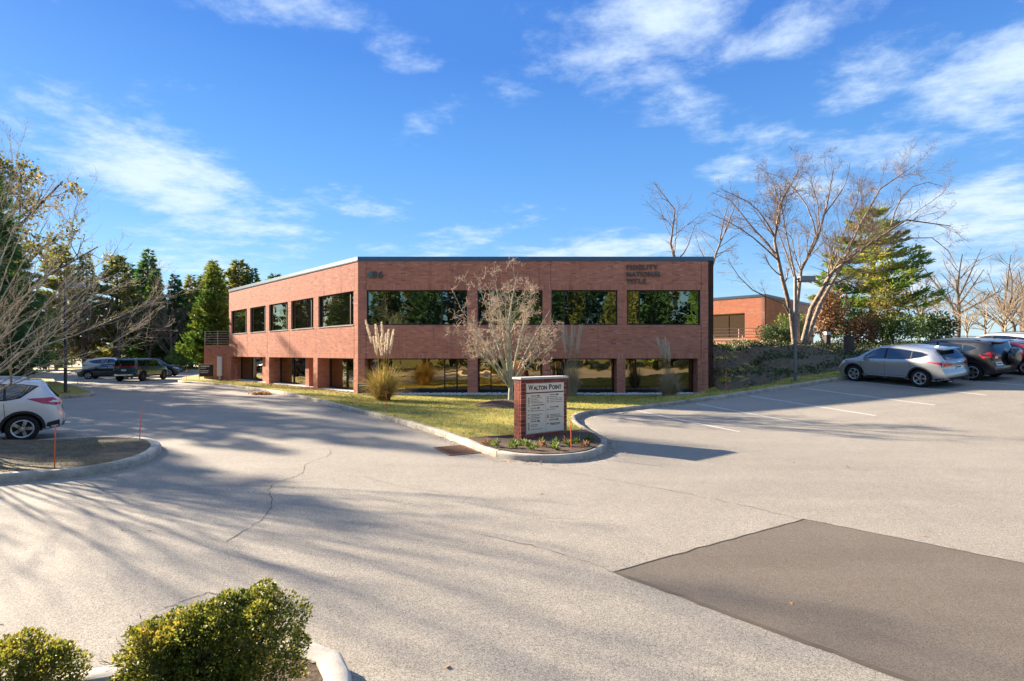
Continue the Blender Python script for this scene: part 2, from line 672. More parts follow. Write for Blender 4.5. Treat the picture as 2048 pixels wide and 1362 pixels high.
def mat_brick(name, per_object=False, stops=None):
    m, N, out = mat_base(name)
    tc = N.n('ShaderNodeTexCoord').outputs['Object']
    geo = N.n('ShaderNodeNewGeometry').outputs['Position']
    if per_object:
        f = N.n('ShaderNodeObjectInfo').outputs['Random']
    else:
        f = N.n('ShaderNodeAttribute', dict(attribute_name='tint')).outputs['Fac']
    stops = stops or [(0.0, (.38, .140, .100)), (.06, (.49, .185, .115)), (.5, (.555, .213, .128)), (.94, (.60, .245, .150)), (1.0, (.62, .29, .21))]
    col = N.ramp(f, stops)
    n1 = N.maprange(N.noise(geo, 14, 5, .7), .3, .7, .88, 1.12, 'LINEAR')
    n2 = N.maprange(N.noise(geo, .55, 4, .6), .3, .7, .92, 1.07, 'LINEAR')
    vs_ = N.n('ShaderNodeMapping', Vector=geo, Scale=(1.6, 1.6, .10)).outputs[0]
    n3 = N.maprange(N.noise(vs_, 1.3, 5, .65), .54, .74, 1.0, .74)
    k = N.math('MULTIPLY', N.math('MULTIPLY', n1, n2), n3)
    c = N.vmath('MULTIPLY', col)
    N.t.links.new(k, c.inputs[1])
    p = N.n('ShaderNodeBsdfPrincipled', Base_Color=c.outputs[0], Roughness=.86)
    p.inputs['Specular IOR Level'].default_value = .3
    b = N.n('ShaderNodeBump', Strength=.5, Distance=.004, Height=N.noise(geo, 90, 4, .7))
    N.t.links.new(b.outputs[0], p.inputs['Normal'])
    N.t.links.new(p.outputs[0], out.inputs[0])
    MATS[name] = m
    return m


def mat_glass(name, dark, tint, refl, wav=.06, wscale=1.1, rough=.012):
    """sun-control glass: a dark body behind a partly mirroring coat, panes not perfectly flat"""
    m, N, out = mat_base(name)
    geo = N.n('ShaderNodeNewGeometry').outputs['Position']
    h = N.noise(geo, wscale, 2, .5)
    b = N.n('ShaderNodeBump', Strength=wav, Distance=.10, Height=h)
    d = N.n('ShaderNodeBsdfDiffuse', Color=(*dark, 1))
    g = N.n('ShaderNodeBsdfGlossy', Color=(*tint, 1), Roughness=rough, Normal=b.outputs[0])
    fr = N.n('ShaderNodeFresnel', IOR=1.5)
    fac = N.math('ADD', N.math('MULTIPLY', fr.outputs[0], 1 - refl), refl, True)
    mx = N.n('ShaderNodeMixShader', i0=fac, i1=d.outputs[0], i2=g.outputs[0])
    N.t.links.new(mx.outputs[0], out.inputs[0])
    MATS[name] = m
    return m


def mat_concrete(name, col, stain, rough=.85):
    m, N, out = mat_base(name)
    geo = N.n('ShaderNodeNewGeometry').outputs['Position']
    oi = N.n('ShaderNodeObjectInfo').outputs['Random']
    n1 = N.noise(geo, 3.2, 6, .7)
    n2 = N.noise(geo, 38, 4, .7)
    n3 = N.noise(geo, .9, 4, .6)
    f = N.math('ADD', N.math('MULTIPLY', n1, .5), N.math('ADD', N.math('MULTIPLY', n2, .22), N.math('MULTIPLY', n3, .28)))
    f = N.math('ADD', f, N.math('MULTIPLY', N.math('SUBTRACT', oi, .5), .10))
    c = N.ramp(N.maprange(f, .36, .64, 0, 1, 'LINEAR'), [(0, stain), (.38, tuple(.5 * a + .5 * b for a, b in zip(col, stain))), (.75, col), (1, tuple(min(1, a * 1.12) for a in col))])
    p = N.n('ShaderNodeBsdfPrincipled', Base_Color=c, Roughness=rough)
    p.inputs['Specular IOR Level'].default_value = .3
    b = N.n('ShaderNodeBump', Strength=.55, Distance=.008, Height=N.noise(geo, 55, 5, .7))
    N.t.links.new(b.outputs[0], p.inputs['Normal'])
    N.t.links.new(p.outputs[0], out.inputs[0])
    MATS[name] = m
    return m


def mat_paint(name, col, metal=.35, rough=.32, coat=1.0, dirt=.12):
    m, N, out = mat_base(name)
    tc = N.n('ShaderNodeTexCoord').outputs['Object']
    z = N.n('ShaderNodeSeparateXYZ', i0=tc).outputs[2]
    n = N.noise(tc, 6, 5, .65)
    low = N.maprange(z, .25, .75, 1.0, .15)
    f = N.math('MULTIPLY', N.maprange(n, .35, .7, 0, 1), N.math('MULTIPLY', low, dirt * 2.2), True)
    c = N.mix(f, col, (.32, .28, .23))
    p = N.n('ShaderNodeBsdfPrincipled', Base_Color=c, Roughness=N.math('ADD', rough, N.math('MULTIPLY', f, .4)), Metallic=metal)
    p.inputs['Coat Weight'].default_value = coat
    p.inputs['Coat Roughness'].default_value = .04
    N.t.links.new(p.outputs[0], out.inputs[0])
    MATS[name] = m
    return m


def mat_bark(name, dark, light, scale=9.0, stretch=5.0):
    m, N, out = mat_base(name)
    geo = N.n('ShaderNodeNewGeometry').outputs['Position']
    v = N.n('ShaderNodeMapping', Vector=geo, Scale=(1, 1, 1.0 / stretch)).outputs[0]
    f = N.maprange(N.noise(v, scale, 6, .7), .33, .67, 0, 1, 'LINEAR')
    c = N.ramp(f, [(0, dark), (1, light)])
    p = N.n('ShaderNodeBsdfPrincipled', Base_Color=c, Roughness=.9)
    p.inputs['Specular IOR Level'].default_value = .2
    b = N.n('ShaderNodeBump', Strength=.8, Distance=.03, Height=f)
    N.t.links.new(b.outputs[0], p.inputs['Normal'])
    N.t.links.new(p.outputs[0], out.inputs[0])
    MATS[name] = m
    return m


mat_asphalt('asphalt', (.110, .097, .080), (.500, .448, .370), 0, big=.19)
mat_asphalt('asphalt_new', (.070, .058, .046), (.235, .198, .160), 0, seams=False, agg=170, big=.16)
simple('line_paint', (.50, .48, .43), .8, noise=.25, nscale=25)
simple('crack_fill', (.085, .070, .055), .95)
mat_mottled('lawn', [(0, (.085, .105, .018)), (.35, (.20, .20, .036)), (.6, (.36, .30, .065)), (1, (.50, .37, .12))], 1.6, bump=.8, bscale=45, scale2=9)
mat_mottled('far_grass', [(0, (.06, .075, .016)), (.5, (.13, .13, .03)), (1, (.22, .18, .05))], .7, bump=.4, bscale=12, scale2=4)
mat_mottled('mulch', [(0, (.035, .024, .018)), (.5, (.105, .072, .05)), (1, (.20, .145, .105))], 26, bump=1, bscale=55, bdist=.03)
mat_mottled('soil', [(0, (.060, .045, .030)), (.45, (.13, .10, .062)), (1, (.22, .17, .10))], 3.5, bump=.8, bscale=30, bdist=.03, scale2=14)
mat_concrete('curb_concrete', (.47, .42, .345), (.16, .135, .105))
mat_concrete('curb_white', (.50, .465, .40), (.30, .265, .215))
mat_brick('brick')
mat_brick('brick_single', True)
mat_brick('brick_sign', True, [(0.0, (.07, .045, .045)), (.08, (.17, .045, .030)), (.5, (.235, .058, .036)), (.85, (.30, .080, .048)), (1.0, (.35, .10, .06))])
simple('mortar', (.50, .28, .21), .95, noise=.15, nscale=20)
simple('mortar_sign', (.56, .46, .39), .95, noise=.12, nscale=30)
simple('coping_metal', (.10, .155, .20), .38, metal=.55, noise=.08, nscale=2)
simple('frame_bronze', (.028, .027, .027), .45, metal=.35)
simple('roof_gravel', (.26, .25, .24), .95, noise=.2, nscale=10)
simple('soffit', (.30, .24, .20), .9)
simple('sill_light', (.55, .53, .50), .7, noise=.15, nscale=9)
mat_glass('glass_upper', (.006, .009, .008), (.52, .58, .48), .38, wav=.13, wscale=.9)
mat_glass('glass_lower', (.010, .009, .006), (.70, .55, .34), .44, wav=.09, wscale=.7)
mat_glass('glass_side', (.012, .012, .007), (.72, .66, .48), .55, wav=.06)
simple('letter_metal', (.12, .115, .105), .5, metal=.5)
simple('letter_patina', (.10, .22, .185), .6, metal=.3, noise=.35, nscale=30)
simple('sign_cap', (.52, .50, .46), .8, noise=.12, nscale=12)
simple('sign_panel', (.86, .70, .52), .5, noise=.03)
simple('sign_ink', (.018, .016, .014), .6)
simple('sign_ink_soft', (.16, .125, .09), .6)
simple('sign_olive', (.11, .095, .03), .6)
simple('black_panel', (.012, .012, .013), .5)
simple('panel_print', (.62, .60, .56), .6)
simple('post_white', (.55, .54, .50), .6)
simple('stake_orange', (.86, .115, .03), .5)
simple('stake_pink', (.86, .16, .14), .5)
simple('pole_grey', (.16, .155, .15), .55, metal=.25, noise=.25, nscale=4)
simple('pole_dark', (.045, .05, .055), .5, metal=.25, noise=.15, nscale=4)
simple('lamp_head', (.21, .205, .19), .5, metal=.35, noise=.1)
simple('lamp_lens', (.5, .5, .46), .25)
simple('rust', (.16, .075, .042), .85, metal=.2, noise=.4, nscale=14)
simple('rail_pink', (.48, .33, .29), .55, noise=.1)
simple('pvc_white', (.72, .68, .66), .5, noise=.06)
simple('mail_blue', (.02, .08, .27), .4, coat=.3)
simple('dark_steel', (.03, .03, .032), .5, metal=.5)
simple('wood_post', (.07, .05, .04), .9, noise=.3, nscale=8)
# car materials
mat_paint('paint_white', (.60, .61, .62), .15, .35)
mat_paint('paint_silver', (.36, .385, .41), .65, .30)
mat_paint('paint_black', (.010, .011, .012), .25, .30)
mat_paint('paint_red', (.42, .012, .018), .35, .30)
mat_paint('paint_teal', (.030, .085, .105), .45, .32)
mat_paint('paint_navy', (.012, .022, .040), .4, .30)
mat_paint('paint_charcoal', (.022, .024, .028), .4, .32)
mat_glass('car_glass', (.008, .010, .011), (.85, .92, .96), .10, wav=0)
simple('cladding', (.022, .022, .023), .65, spec=.35)
simple('tyre_rubber', (.016, .016, .016), .85, spec=.25, noise=.2, nscale=20)
simple('alloy', (.50, .51, .52), .32, metal=.85)
simple('alloy_dark', (.07, .07, .075), .4, metal=.7)
simple('chrome', (.65, .66, .68), .15, metal=1)
simple('lamp_red', (.42, .008, .012), .15, coat=1)
simple('lamp_clear', (.68, .68, .68), .12, coat=1)
simple('plate', (.62, .62, .58), .5)
simple('plate_ink', (.03, .04, .12), .6)
simple('stone_white', (.50, .49, .47), .8, noise=.25, nscale=3)
# plants
mat_leaf('leaf_box', [(0, (0.030, 0.050, 0.010)), (.28, (0.088, 0.119, 0.018)), (.5, (0.206, 0.219, 0.030)), (.74, (0.400, 0.331, 0.045)), (1, (0.525, 0.300, 0.075))], .5, .45, 2.5, .42, .3)
mat_leaf('needle_dark', [(0, (0.026, 0.065, 0.030)), (.5, (0.073, 0.155, 0.051)), (1, (0.184, 0.292, 0.069))], .65, .34, .6, .4)
mat_leaf('needle_green', [(0, (0.035, 0.091, 0.025)), (.45, (0.119, 0.219, 0.043)), (1, (0.297, 0.385, 0.070))], .65, .38, .5, .45)
mat_leaf('needle_olive', [(0, (0.061, 0.088, 0.025)), (.45, (0.190, 0.214, 0.051)), (.8, (0.399, 0.344, 0.081)), (1, (0.562, 0.380, 0.109))], .65, .38, .5, .45)
mat_leaf('needle_bright', [(0, (0.019, 0.048, 0.009)), (.4, (0.066, 0.133, 0.019)), (.75, (0.172, 0.218, 0.028)), (1, (0.312, 0.273, 0.039))], .6, .38, .35, .55)
mat_leaf('needle_pine', [(0, (0.039, 0.098, 0.021)), (.40, (0.143, 0.240, 0.039)), (.66, (0.375, 0.405, 0.051)), (.87, (0.750, 0.555, 0.068)), (1, (0.825, 0.420, 0.083))], .6, .38, .28, .6)
mat_leaf('leaf_brown', [(0, (0.106, 0.056, 0.031)), (.5, (0.312, 0.163, 0.075)), (1, (0.525, 0.300, 0.144))], .7, .25, 1, .4)
mat_leaf('leaf_green', [(0, (.040, .080, .016)), (.5, (.15, .21, .036)), (1, (.34, .34, .07))], .6, .36, 1.2, .45)
mat_leaf('leaf_oak', [(0, (0.061, 0.074, 0.019)), (.45, (0.189, 0.182, 0.041)), (.8, (0.378, 0.270, 0.074)), (1, (0.513, 0.297, 0.095))], .65, .42, .4, .45)
mat_leaf('leaf_purple', [(0, (0.030, 0.012, 0.015)), (.6, (0.083, 0.027, 0.030)), (1, (0.150, 0.053, 0.053))], .6, .2, 1.2, .4)
mat_leaf('leaf_ivy', [(0, (0.024, 0.040, 0.016)), (.5, (0.070, 0.104, 0.032)), (.85, (0.150, 0.190, 0.056)), (1, (0.280, 0.200, 0.100))], .5, .15, .8, .5)
mat_leaf('leaf_hedge', [(0, (0.029, 0.058, 0.018)), (.6, (0.073, 0.126, 0.037)), (1, (0.163, 0.235, 0.061))], .5, .25, .8, .5)
mat_leaf('litter', [(0, (0.144, 0.072, 0.036)), (.4, (0.336, 0.156, 0.060)), (.75, (0.504, 0.252, 0.090)), (1, (0.600, 0.396, 0.168))], .8, .15, 2, .3)
mat_leaf('grass_blade', [(0, (.060, .085, .012)), (.3, (.16, .185, .026)), (.55, (.36, .33, .06)), (.8, (.56, .45, .12)), (1, (.66, .46, .17))], .7, .35, .9, .5)
mat_leaf('pampas_blade', [(0, (0.352, 0.308, 0.066)), (.4, (0.550, 0.407, 0.099)), (.75, (0.660, 0.418, 0.154)), (1, (0.726, 0.506, 0.242))], .7, .4, 1.5, .4)
mat_leaf('pampas_pale', [(0, (0.297, 0.230, 0.135)), (.5, (0.459, 0.365, 0.236)), (1, (0.621, 0.513, 0.351))], .7, .25, 1.5, .4)
mat_leaf('plume', [(0, (0.616, 0.515, 0.381)), (.5, (0.762, 0.661, 0.515)), (1, (0.874, 0.784, 0.638))], .8, .35, 2, .3)
mat_leaf('bud', [(0, (0.300, 0.163, 0.125)), (.5, (0.500, 0.312, 0.237)), (1, (0.650, 0.450, 0.350))], .8, .2, 1, .3)
mat_bark('bark_brown', (.055, .042, .032), (.19, .15, .115))
mat_bark('bark_grey', (.26, .235, .17), (.58, .52, .40), 12, 4)
mat_bark('bark_twig', (.34, .28, .20), (.62, .53, .40), 6, 3)
mat_bark('bark_birch', (.11, .072, .05), (.42, .335, .26), 7, 1.4)
mat_bark('twig_birch', (.15, .10, .072), (.31, .215, .155), 6, 2)
mat_bark('bark_lichen', (.26, .25, .16), (.58, .57, .43), 14, 3)
mat_bark('twig_tan', (.44, .32, .23), (.74, .59, .45), 8, 2)
mat_bark('twig_far', (.22, .165, .115), (.42, .325, .23), 3, 2)
M = MATS
# ------------------------------------------------------------------ the setting: ground, paving, kerbs, lawns
def build_ground():
    t = np.linspace(-1, 1, 141)
    c = 900 * np.sinh(t * 5.0) / math.sinh(5.0)
    X, Y = np.meshgrid(c, c + 20)
    Z = gz(X, Y) - .07
    far = np.hypot(X, Y)
    Z = Z - .0 * far
    V = np.column_stack([X.ravel(), Y.ravel(), Z.ravel()])
    n = len(c)
    i = np.arange(n * n).reshape(n, n)
    F = np.stack([i[:-1, :-1], i[:-1, 1:], i[1:, 1:], i[1:, :-1]], -1).reshape(-1, 4)
    new_obj('ground', np_mesh('ground', V, F, True), None, [M['far_grass']], kind='structure')


build_ground()


def grid_sheet(name, xs, ys, zf, mat, **kw):
    X, Y = np.meshgrid(xs, ys)
    V = np.column_stack([X.ravel(), Y.ravel(), zf(X, Y).ravel()])
    a, b = len(ys), len(xs)
    i = np.arange(a * b).reshape(a, b)
    F = np.stack([i[:-1, :-1], i[:-1, 1:], i[1:, 1:], i[1:, :-1]], -1).reshape(-1, 4)
    return new_obj(name, np_mesh(name, V, F, True), None, [mat], **kw)


lot = grid_sheet('parking_lot', np.arange(-82, 62.1, .75), np.arange(-12, 70.1, .75), gz, M['asphalt'], kind='structure')
road = grid_sheet('road', np.linspace(-260, -10, 40), np.linspace(88, 104, 5), lambda x, y: gz(x, y) + .02, M['asphalt'], kind='structure')

# fresh asphalt patch, laid slightly proud with a sealed rim
PATCH0 = [(1.09, 5.70), (2.85, 3.81), (4.4, 2.2), (8.6, 3.1), (5.75, 5.88), (4.11, 7.51)]
PATCH = []
_pr = np.random.default_rng(5)
for i_ in range(6):
    a_, b_ = np.array(PATCH0[i_]), np.array(PATCH0[(i_ + 1) % 6])
    for j_ in range(16):
        PATCH.append(tuple(a_ + (b_ - a_) * j_ / 16 + (_pr.normal(0, .009, 2) if j_ else 0)))
pv, pf = sheet(catmull([(a, b) for a, b in PATCH], 1, True) if False else PATCH, .4, lambda x, y: gz(x, y) + .011)
patch = new_obj('asphalt_patch', np_mesh('asphalt_patch', pv, pf, True), lot, [M['asphalt_new']])
rim = MB()
for i in range(len(PATCH)):
    a = np.array(PATCH[i])
    b = np.array(PATCH[(i + 1) % len(PATCH)])
    t = (b - a) / np.linalg.norm(b - a)
    nrm = np.array([t[1], -t[0]])
    k = 2
    rng = np.random.default_rng(i)
    for j in range(k):
        p0 = a + (b - a) * j / k
        p1 = a + (b - a) * (j + 1) / k
        w0, w1 = .014 + .012 * math.sin(i * .7) ** 2, .014 + .012 * math.sin((i + (j + 1) / k) * .7) ** 2
        rim.add([(*(p0 - nrm * .018), .016), (*(p0 + nrm * w0), .003), (*(p1 + nrm * w1), .003), (*(p1 - nrm * .018), .016)], [(0, 1, 2, 3)])
rim.build('patch_seal', [M['crack_fill']], lot)


def ribbon(line, width, name, mat, parent, lift, seed=0, jitter=0.0):
    L = np.array(line, float)
    rng = np.random.default_rng(seed)
    w = width * (1 + jitter * rng.uniform(-1, 1, len(L)))
    T = np.gradient(L, axis=0)
    T /= np.linalg.norm(T, axis=1, keepdims=True) + 1e-9
    nrm = np.stack([-T[:, 1], T[:, 0]], 1)
    A = L + nrm * w[:, None] / 2
    B = L - nrm * w[:, None] / 2
    V = np.concatenate([np.column_stack([A, gz(A[:, 0], A[:, 1]) + lift]), np.column_stack([B, gz(B[:, 0], B[:, 1]) + lift])])
    n = len(L)
    i = np.arange(n - 1)
    F = np.stack([i, i + n, i + n + 1, i + 1], 1)
    return new_obj(name, np_mesh(name, V, F), parent, [mat])


# stall stripes in the right lot (5.5 m long, 2.8 m apart), faded
sd = np.array([.335, -.942])
for k, (sx, sy) in enumerate([(4.85, 21.0), (7.55, 21.95), (10.15, 22.85), (12.85, 23.8), (15.5, 24.75), (18.2, 25.7), (20.9, 26.6), (23.6, 27.5), (26.3, 28.4)]):
    s0 = np.array([sx, sy])
    ribbon([s0 + sd * t for t in np.linspace(0.1, 5.6, 12)], .105, 'stall_stripe', M['line_paint'], lot, .005, k, .12)
# stripes in the left row of angled stalls
for k in range(4):
    s0 = np.array([-13.6 - 2.0 * k, 17.2 + 2.0 * k])
    ribbon([s0 + np.array([-.707, -.707]) * t for t in np.linspace(0, 5.2, 8)], .10, 'stall_stripe', M['line_paint'], lot, .005, 20 + k, .12)


def crack(pts, w, seed):
    rng = np.random.default_rng(seed)
    L = catmull(pts, 10)
    L[1:-1] += rng.normal(0, .018, (len(L) - 2, 2))
    ribbon(L, w, 'asphalt_crack', M['crack_fill'], lot, .004, seed, .75)


crack([(-4.42, 12.9), (-4.2, 12.2), (-4.35, 11.3), (-4.1, 10.3), (-4.25, 9.4), (-3.6, 7.9), (-3.55, 6.6)], .011, 1)
crack([(-3.95, 9.9), (-3.0, 10.2), (-1.9, 9.3), (-.9, 8.9)], .006, 2)
crack([(.6, 10.9), (2.1, 9.6), (3.2, 8.6), (4.1, 7.5)], .008, 3)
crack([(-3.2, 4.9), (-2.9, 5.2), (-2.5, 4.9), (-2.2, 4.6)], .010, 4)
crack([(1.1, 5.7), (.5, 6.3), (-.4, 6.9)], .008, 5)
crack([(-14, 4.2), (-6, 4.9), (-4.4, 4.6)], .010, 6)

# ---- kerbs
CURB = [(-33, 58), (-31.5, 52), (-29.4, 47.2), (-27.6, 43.9), (-26.3, 42.2), (-24.2, 40.8), (-20.2, 37.6), (-13.3, 30.5), (-9.6, 25.8), (-6.56, 21.55),
        (-3.7, 17.6), (-1.68, 14.4), (-.75, 12.55), (-.1, 11.75), (.83, 11.45), (1.65, 11.8), (2.2, 12.6), (2.42, 13.5), (2.38, 14.6), (2.2, 15.9),
        (2.15, 17.5), (2.38, 19.1), (3.2, 20.25), (4.9, 21.15), (7.5, 22.1), (10.1, 23.0), (12.86, 23.95), (15.4, 24.9), (18.1, 25.8), (21, 26.8), (26, 28.55), (34, 31.4), (46, 35.6)]
CURB = catmull(CURB, 7)
ISLE = catmull([(-18.5, 3.9), (-11.5, 8.2), (-9.25, 9.6), (-8.5, 9.85), (-8.0, 10.4), (-7.85, 11.3), (-8.25, 12.5), (-9.0, 13.5), (-9.9, 14.0), (-11.2, 13.95), (-12.4, 13.2), (-18.5, 7.9), (-20.5, 5.4)], 8, True)
ISLE2 = catmull([(-33.5, 24.6), (-26.5, 24.6), (-23.8, 26.2), (-22.8, 28), (-23.5, 30), (-27, 33.6), (-36, 42), (-41, 47), (-47, 47), (-48, 38), (-40, 30)], 6, True)
BED = catmull([(-7, 3.2), (-4.2, 3.45), (-3.1, 3.75), (-2.3, 4.05), (-1.75, 4.15), (-1.35, 4.05), (-1.12, 3.75), (-.98, 3.2), (-.92, 2.2), (-.92, .5), (-2, -2), (-7, -2)][::-1], 6, True)
SIDE = [(-20.2, 12.2), (-26, 18.2), (-33.6, 25.2), (-49, 37.5), (-49, 48), (-52, 57), (-60, 63), (-82, 61), (-82, -5), (-26, -5), (-21.5, 4.5)]
FARC = catmull([(-82, 62.5), (-62, 69.2), (-40, 69.6), (-34, 66), (-33.2, 61)], 8)


def curb(name, line, closed, mat, side=1, seg=3.0, h=.145, w=.19, clip=None):
    """kerb stones swept along a line (outer face), body to its left (side=1) or right"""
    root = new_obj(name, None, None, (), kind='structure')
    L = np.array(line)
    if closed:
        L = np.vstack([L, L[:1]])
    d = np.concatenate([[0], np.cumsum(np.linalg.norm(np.diff(L, axis=0), axis=1))])
    tot = d[-1]
    n = max(1, int(round(tot / seg)))
    rng = np.random.default_rng(len(L))
    cuts = np.linspace(0, tot, n + 1)
    cuts[1:-1] += rng.uniform(-.5, .5, n - 1)
    prof = [(0, -.2), (.008, h * .62), (.02, h * .86), (.045, h), (w * .55, h * 1.01), (w - .01, h * .98), (w, h * .9), (w, -.2)]
    for k in range(n):
        a, b = cuts[k] + .012, cuts[k + 1] - .012
        m = max(2, int((b - a) / .28))
        t = np.linspace(a, b, m + 1)
        P = np.stack([np.interp(t, d, L[:, 0]), np.interp(t, d, L[:, 1])], 1)
        if clip is not None and not clip(P[m // 2]):
            continue
        T = np.stack([np.interp(t + .05, d, L[:, 0]) - np.interp(t - .05, d, L[:, 0]), np.interp(t + .05, d, L[:, 1]) - np.interp(t - .05, d, L[:, 1])], 1)
        T /= np.linalg.norm(T, axis=1, keepdims=True) + 1e-9
        nr = np.stack([-T[:, 1], T[:, 0]], 1) * side
        c0 = P[m // 2]
        zc = float(gz(c0[0], c0[1]))
        dz = rng.uniform(-.006, .006)
        vs = []
        for j in range(m + 1):
            for (o, z) in prof:
                q = P[j] + nr[j] * (o + (rng.uniform(-.007, .007) if z > 0 else 0))
                vs.append((q[0] - c0[0], q[1] - c0[1], float(gz(P[j][0], P[j][1])) + z + dz - zc + (rng.uniform(-.006, .005) if z > .08 else 0)))
        pn = len(prof)
        fs = []
        for j in range(m):
            for i in range(pn - 1):
                f = (j * pn + i, (j + 1) * pn + i, (j + 1) * pn + i + 1, j * pn + i + 1)
                fs.append(f if side == 1 else f[::-1])
        fs.append(tuple(range(pn)) if side == 1 else tuple(range(pn))[::-1])
        e = tuple(m * pn + i for i in range(pn))
        fs.append(e[::-1] if side == 1 else e)
        me = bpy.data.meshes.new('curb_stone')
        me.from_pydata(vs, [], fs)
        me.polygons.foreach_set('use_smooth', np.ones(len(fs), bool))
        me.update()
        me.set_sharp_from_angle(angle=R(50))
        new_obj('curb_stone', me, root, [mat], loc=(c0[0], c0[1], zc))
    return root


curb('lawn_curb', CURB, False, M['curb_concrete'], 1)
curb('island_curb', ISLE, True, M['curb_concrete'], 1, 3.4, .16, .22)
curb('lamp_island_curb', ISLE2, True, M['curb_concrete'], 1, clip=lambda p: p[0] > -45)
curb('planter_curb', BED, True, M['curb_white'], 1, 2.6, .13, .20, clip=lambda p: p[1] > 1.5 and p[0] > -6)
curb('far_curb', FARC, False, M['curb_concrete'], 1)

# ---- lawns: heights follow the kerb tops, the foot of the building and the bank on the right
_cl = offset_line(CURB, .12)
_ctrl = [(x, y, float(gz(x, y)) + .135) for x, y in _cl[::2]]
for s in np.linspace(0, 1, 14):
    _ctrl.append((-8.83 + 19.3 * s, 30.2, .02))
    _ctrl.append((-8.83 + 19.3 * s, 31.6, .0))
    _ctrl.append((-9.0 - 15.8 * s, 30.4 + 15.8 * s, .02))
    _ctrl.append((-8.0 - 15.8 * s, 31.6 + 15.8 * s, .0))
for s in np.linspace(0, 1, 12):
    for yy, zz in ((29.4, .04), (28.6, .07), (27.4, .10)):
        _ctrl.append((-8.4 + 18.6 * s, yy, zz))
_ctrl += [(.2, 13.9, .05), (.9, 14.4, .05), (1.4, 14.9, .06), (.4, 13.2, .07), (1.3, 13.4, .07), (.9, 12.6, .10), (-.2, 14.6, .07)]
_ctrl += [(11.0, 29.6, .12), (11.5, 30.2, .32), (12.0, 30.4, .55), (12.6, 31.5, 1.15), (13.0, 33, 1.9), (13.2, 36, 2.75), (13.0, 40, 3.0), (12.6, 48, 3.1),
          (14.5, 29.5, 1.25), (16, 31.5, 2.0), (16.5, 34.5, 2.75), (19, 35.5, 2.9), (20, 31.5, 2.2), (23, 33.5, 2.65), (27, 35, 2.85), (27, 32, 2.45), (33, 36.5, 2.9), (40, 40, 3.05),
          (18, 40, 3.05), (24, 40, 3.1), (30, 42, 3.1), (20, 48, 3.2), (30, 50, 3.2), (40, 50, 3.2), (46, 58, 3.3), (20, 58, 3.3), (12, 58, 3.2)]
_C = np.array(_ctrl)


def lz(x, y):
    x = np.asarray(x, float)
    y = np.asarray(y, float)
    sh = x.shape
    x = x.ravel()
    y = y.ravel()
    out = np.empty(len(x))
    for a in range(0, len(x), 20000):
        d2 = (x[a:a + 20000, None] - _C[None, :, 0]) ** 2 + (y[a:a + 20000, None] - _C[None, :, 1]) ** 2 + .04
        w = d2 ** -1.7
        out[a:a + 20000] = (w * _C[None, :, 2]).sum(1) / w.sum(1)
    r = out.reshape(sh)
    return r if sh else float(out[0])


LAWN = [tuple(p) for p in offset_line(CURB, .15)] + [(46, 60), (-33, 60)]
lv, lf = sheet(LAWN, .6, lz)
lawn = new_obj('lawn', np_mesh('lawn', lv, lf, True), None, [M['lawn']], kind='structure')
_inner = [tuple(p) for p in offset_line(CURB, .75)] + [(45, 59), (-32, 59)]
for ob_ in (lot, bpy.data.objects['ground']):
    co = np.empty(len(ob_.data.vertices) * 3, np.float32)
    ob_.data.vertices.foreach_get('co', co)
    co = co.reshape(-1, 3)
    ins_ = in_poly(co[:, 0], co[:, 1], _inner)
    # paving and subsoil stay well below the turf
    co[ins_, 2] = np.minimum(co[ins_, 2], lz(co[ins_, 0], co[ins_, 1])) - .6
    ob_.data.vertices.foreach_set('co', co.ravel())
    ob_.data.update()

flatz = lambda h: (lambda x, y: np.full(np.shape(x), h))


def isle_z(x, y):
    # mulch mound towards the left end of the island
    x = np.asarray(x, float)
    y = np.asarray(y, float)
    return .13 + .22 * np.exp(-(((x + 13.0) / 1.9) ** 2 + ((y - 11.6) / 1.5) ** 2)) + .03 * np.sin(x * 2.1) * np.cos(y * 1.7)


v, f = sheet([tuple(p) for p in offset_line(ISLE, .15, True)], .35, isle_z)
isle = new_obj('island_soil', np_mesh('island_soil', v, f, True), None, [M['soil']], kind='structure')
v, f = sheet([tuple(p) for p in offset_line(ISLE2, .15, True)], 1.0, flatz(.135))
new_obj('lamp_island_lawn', np_mesh('lamp_island_lawn', v, f, True), None, [M['lawn']], kind='structure')
v, f = sheet([tuple(p) for p in offset_line(BED, .15, True)], .5, flatz(.10))
new_obj('planter_mulch', np_mesh('planter_mulch', v, f, True), None, [M['mulch']], kind='structure')
v, f = sheet(SIDE, 3, flatz(.12))
new_obj('side_lawn', np_mesh('side_lawn', v, f, True), None, [M['lawn']], kind='structure')
v, f = sheet([tuple(p) for p in offset_line(FARC, .12)] + [(-33, 87.6), (-82, 87.6)], 4, lambda x, y: gz(x, y) + .12)
new_obj('verge_lawn', np_mesh('verge_lawn', v, f, True), None, [M['lawn']], kind='structure')
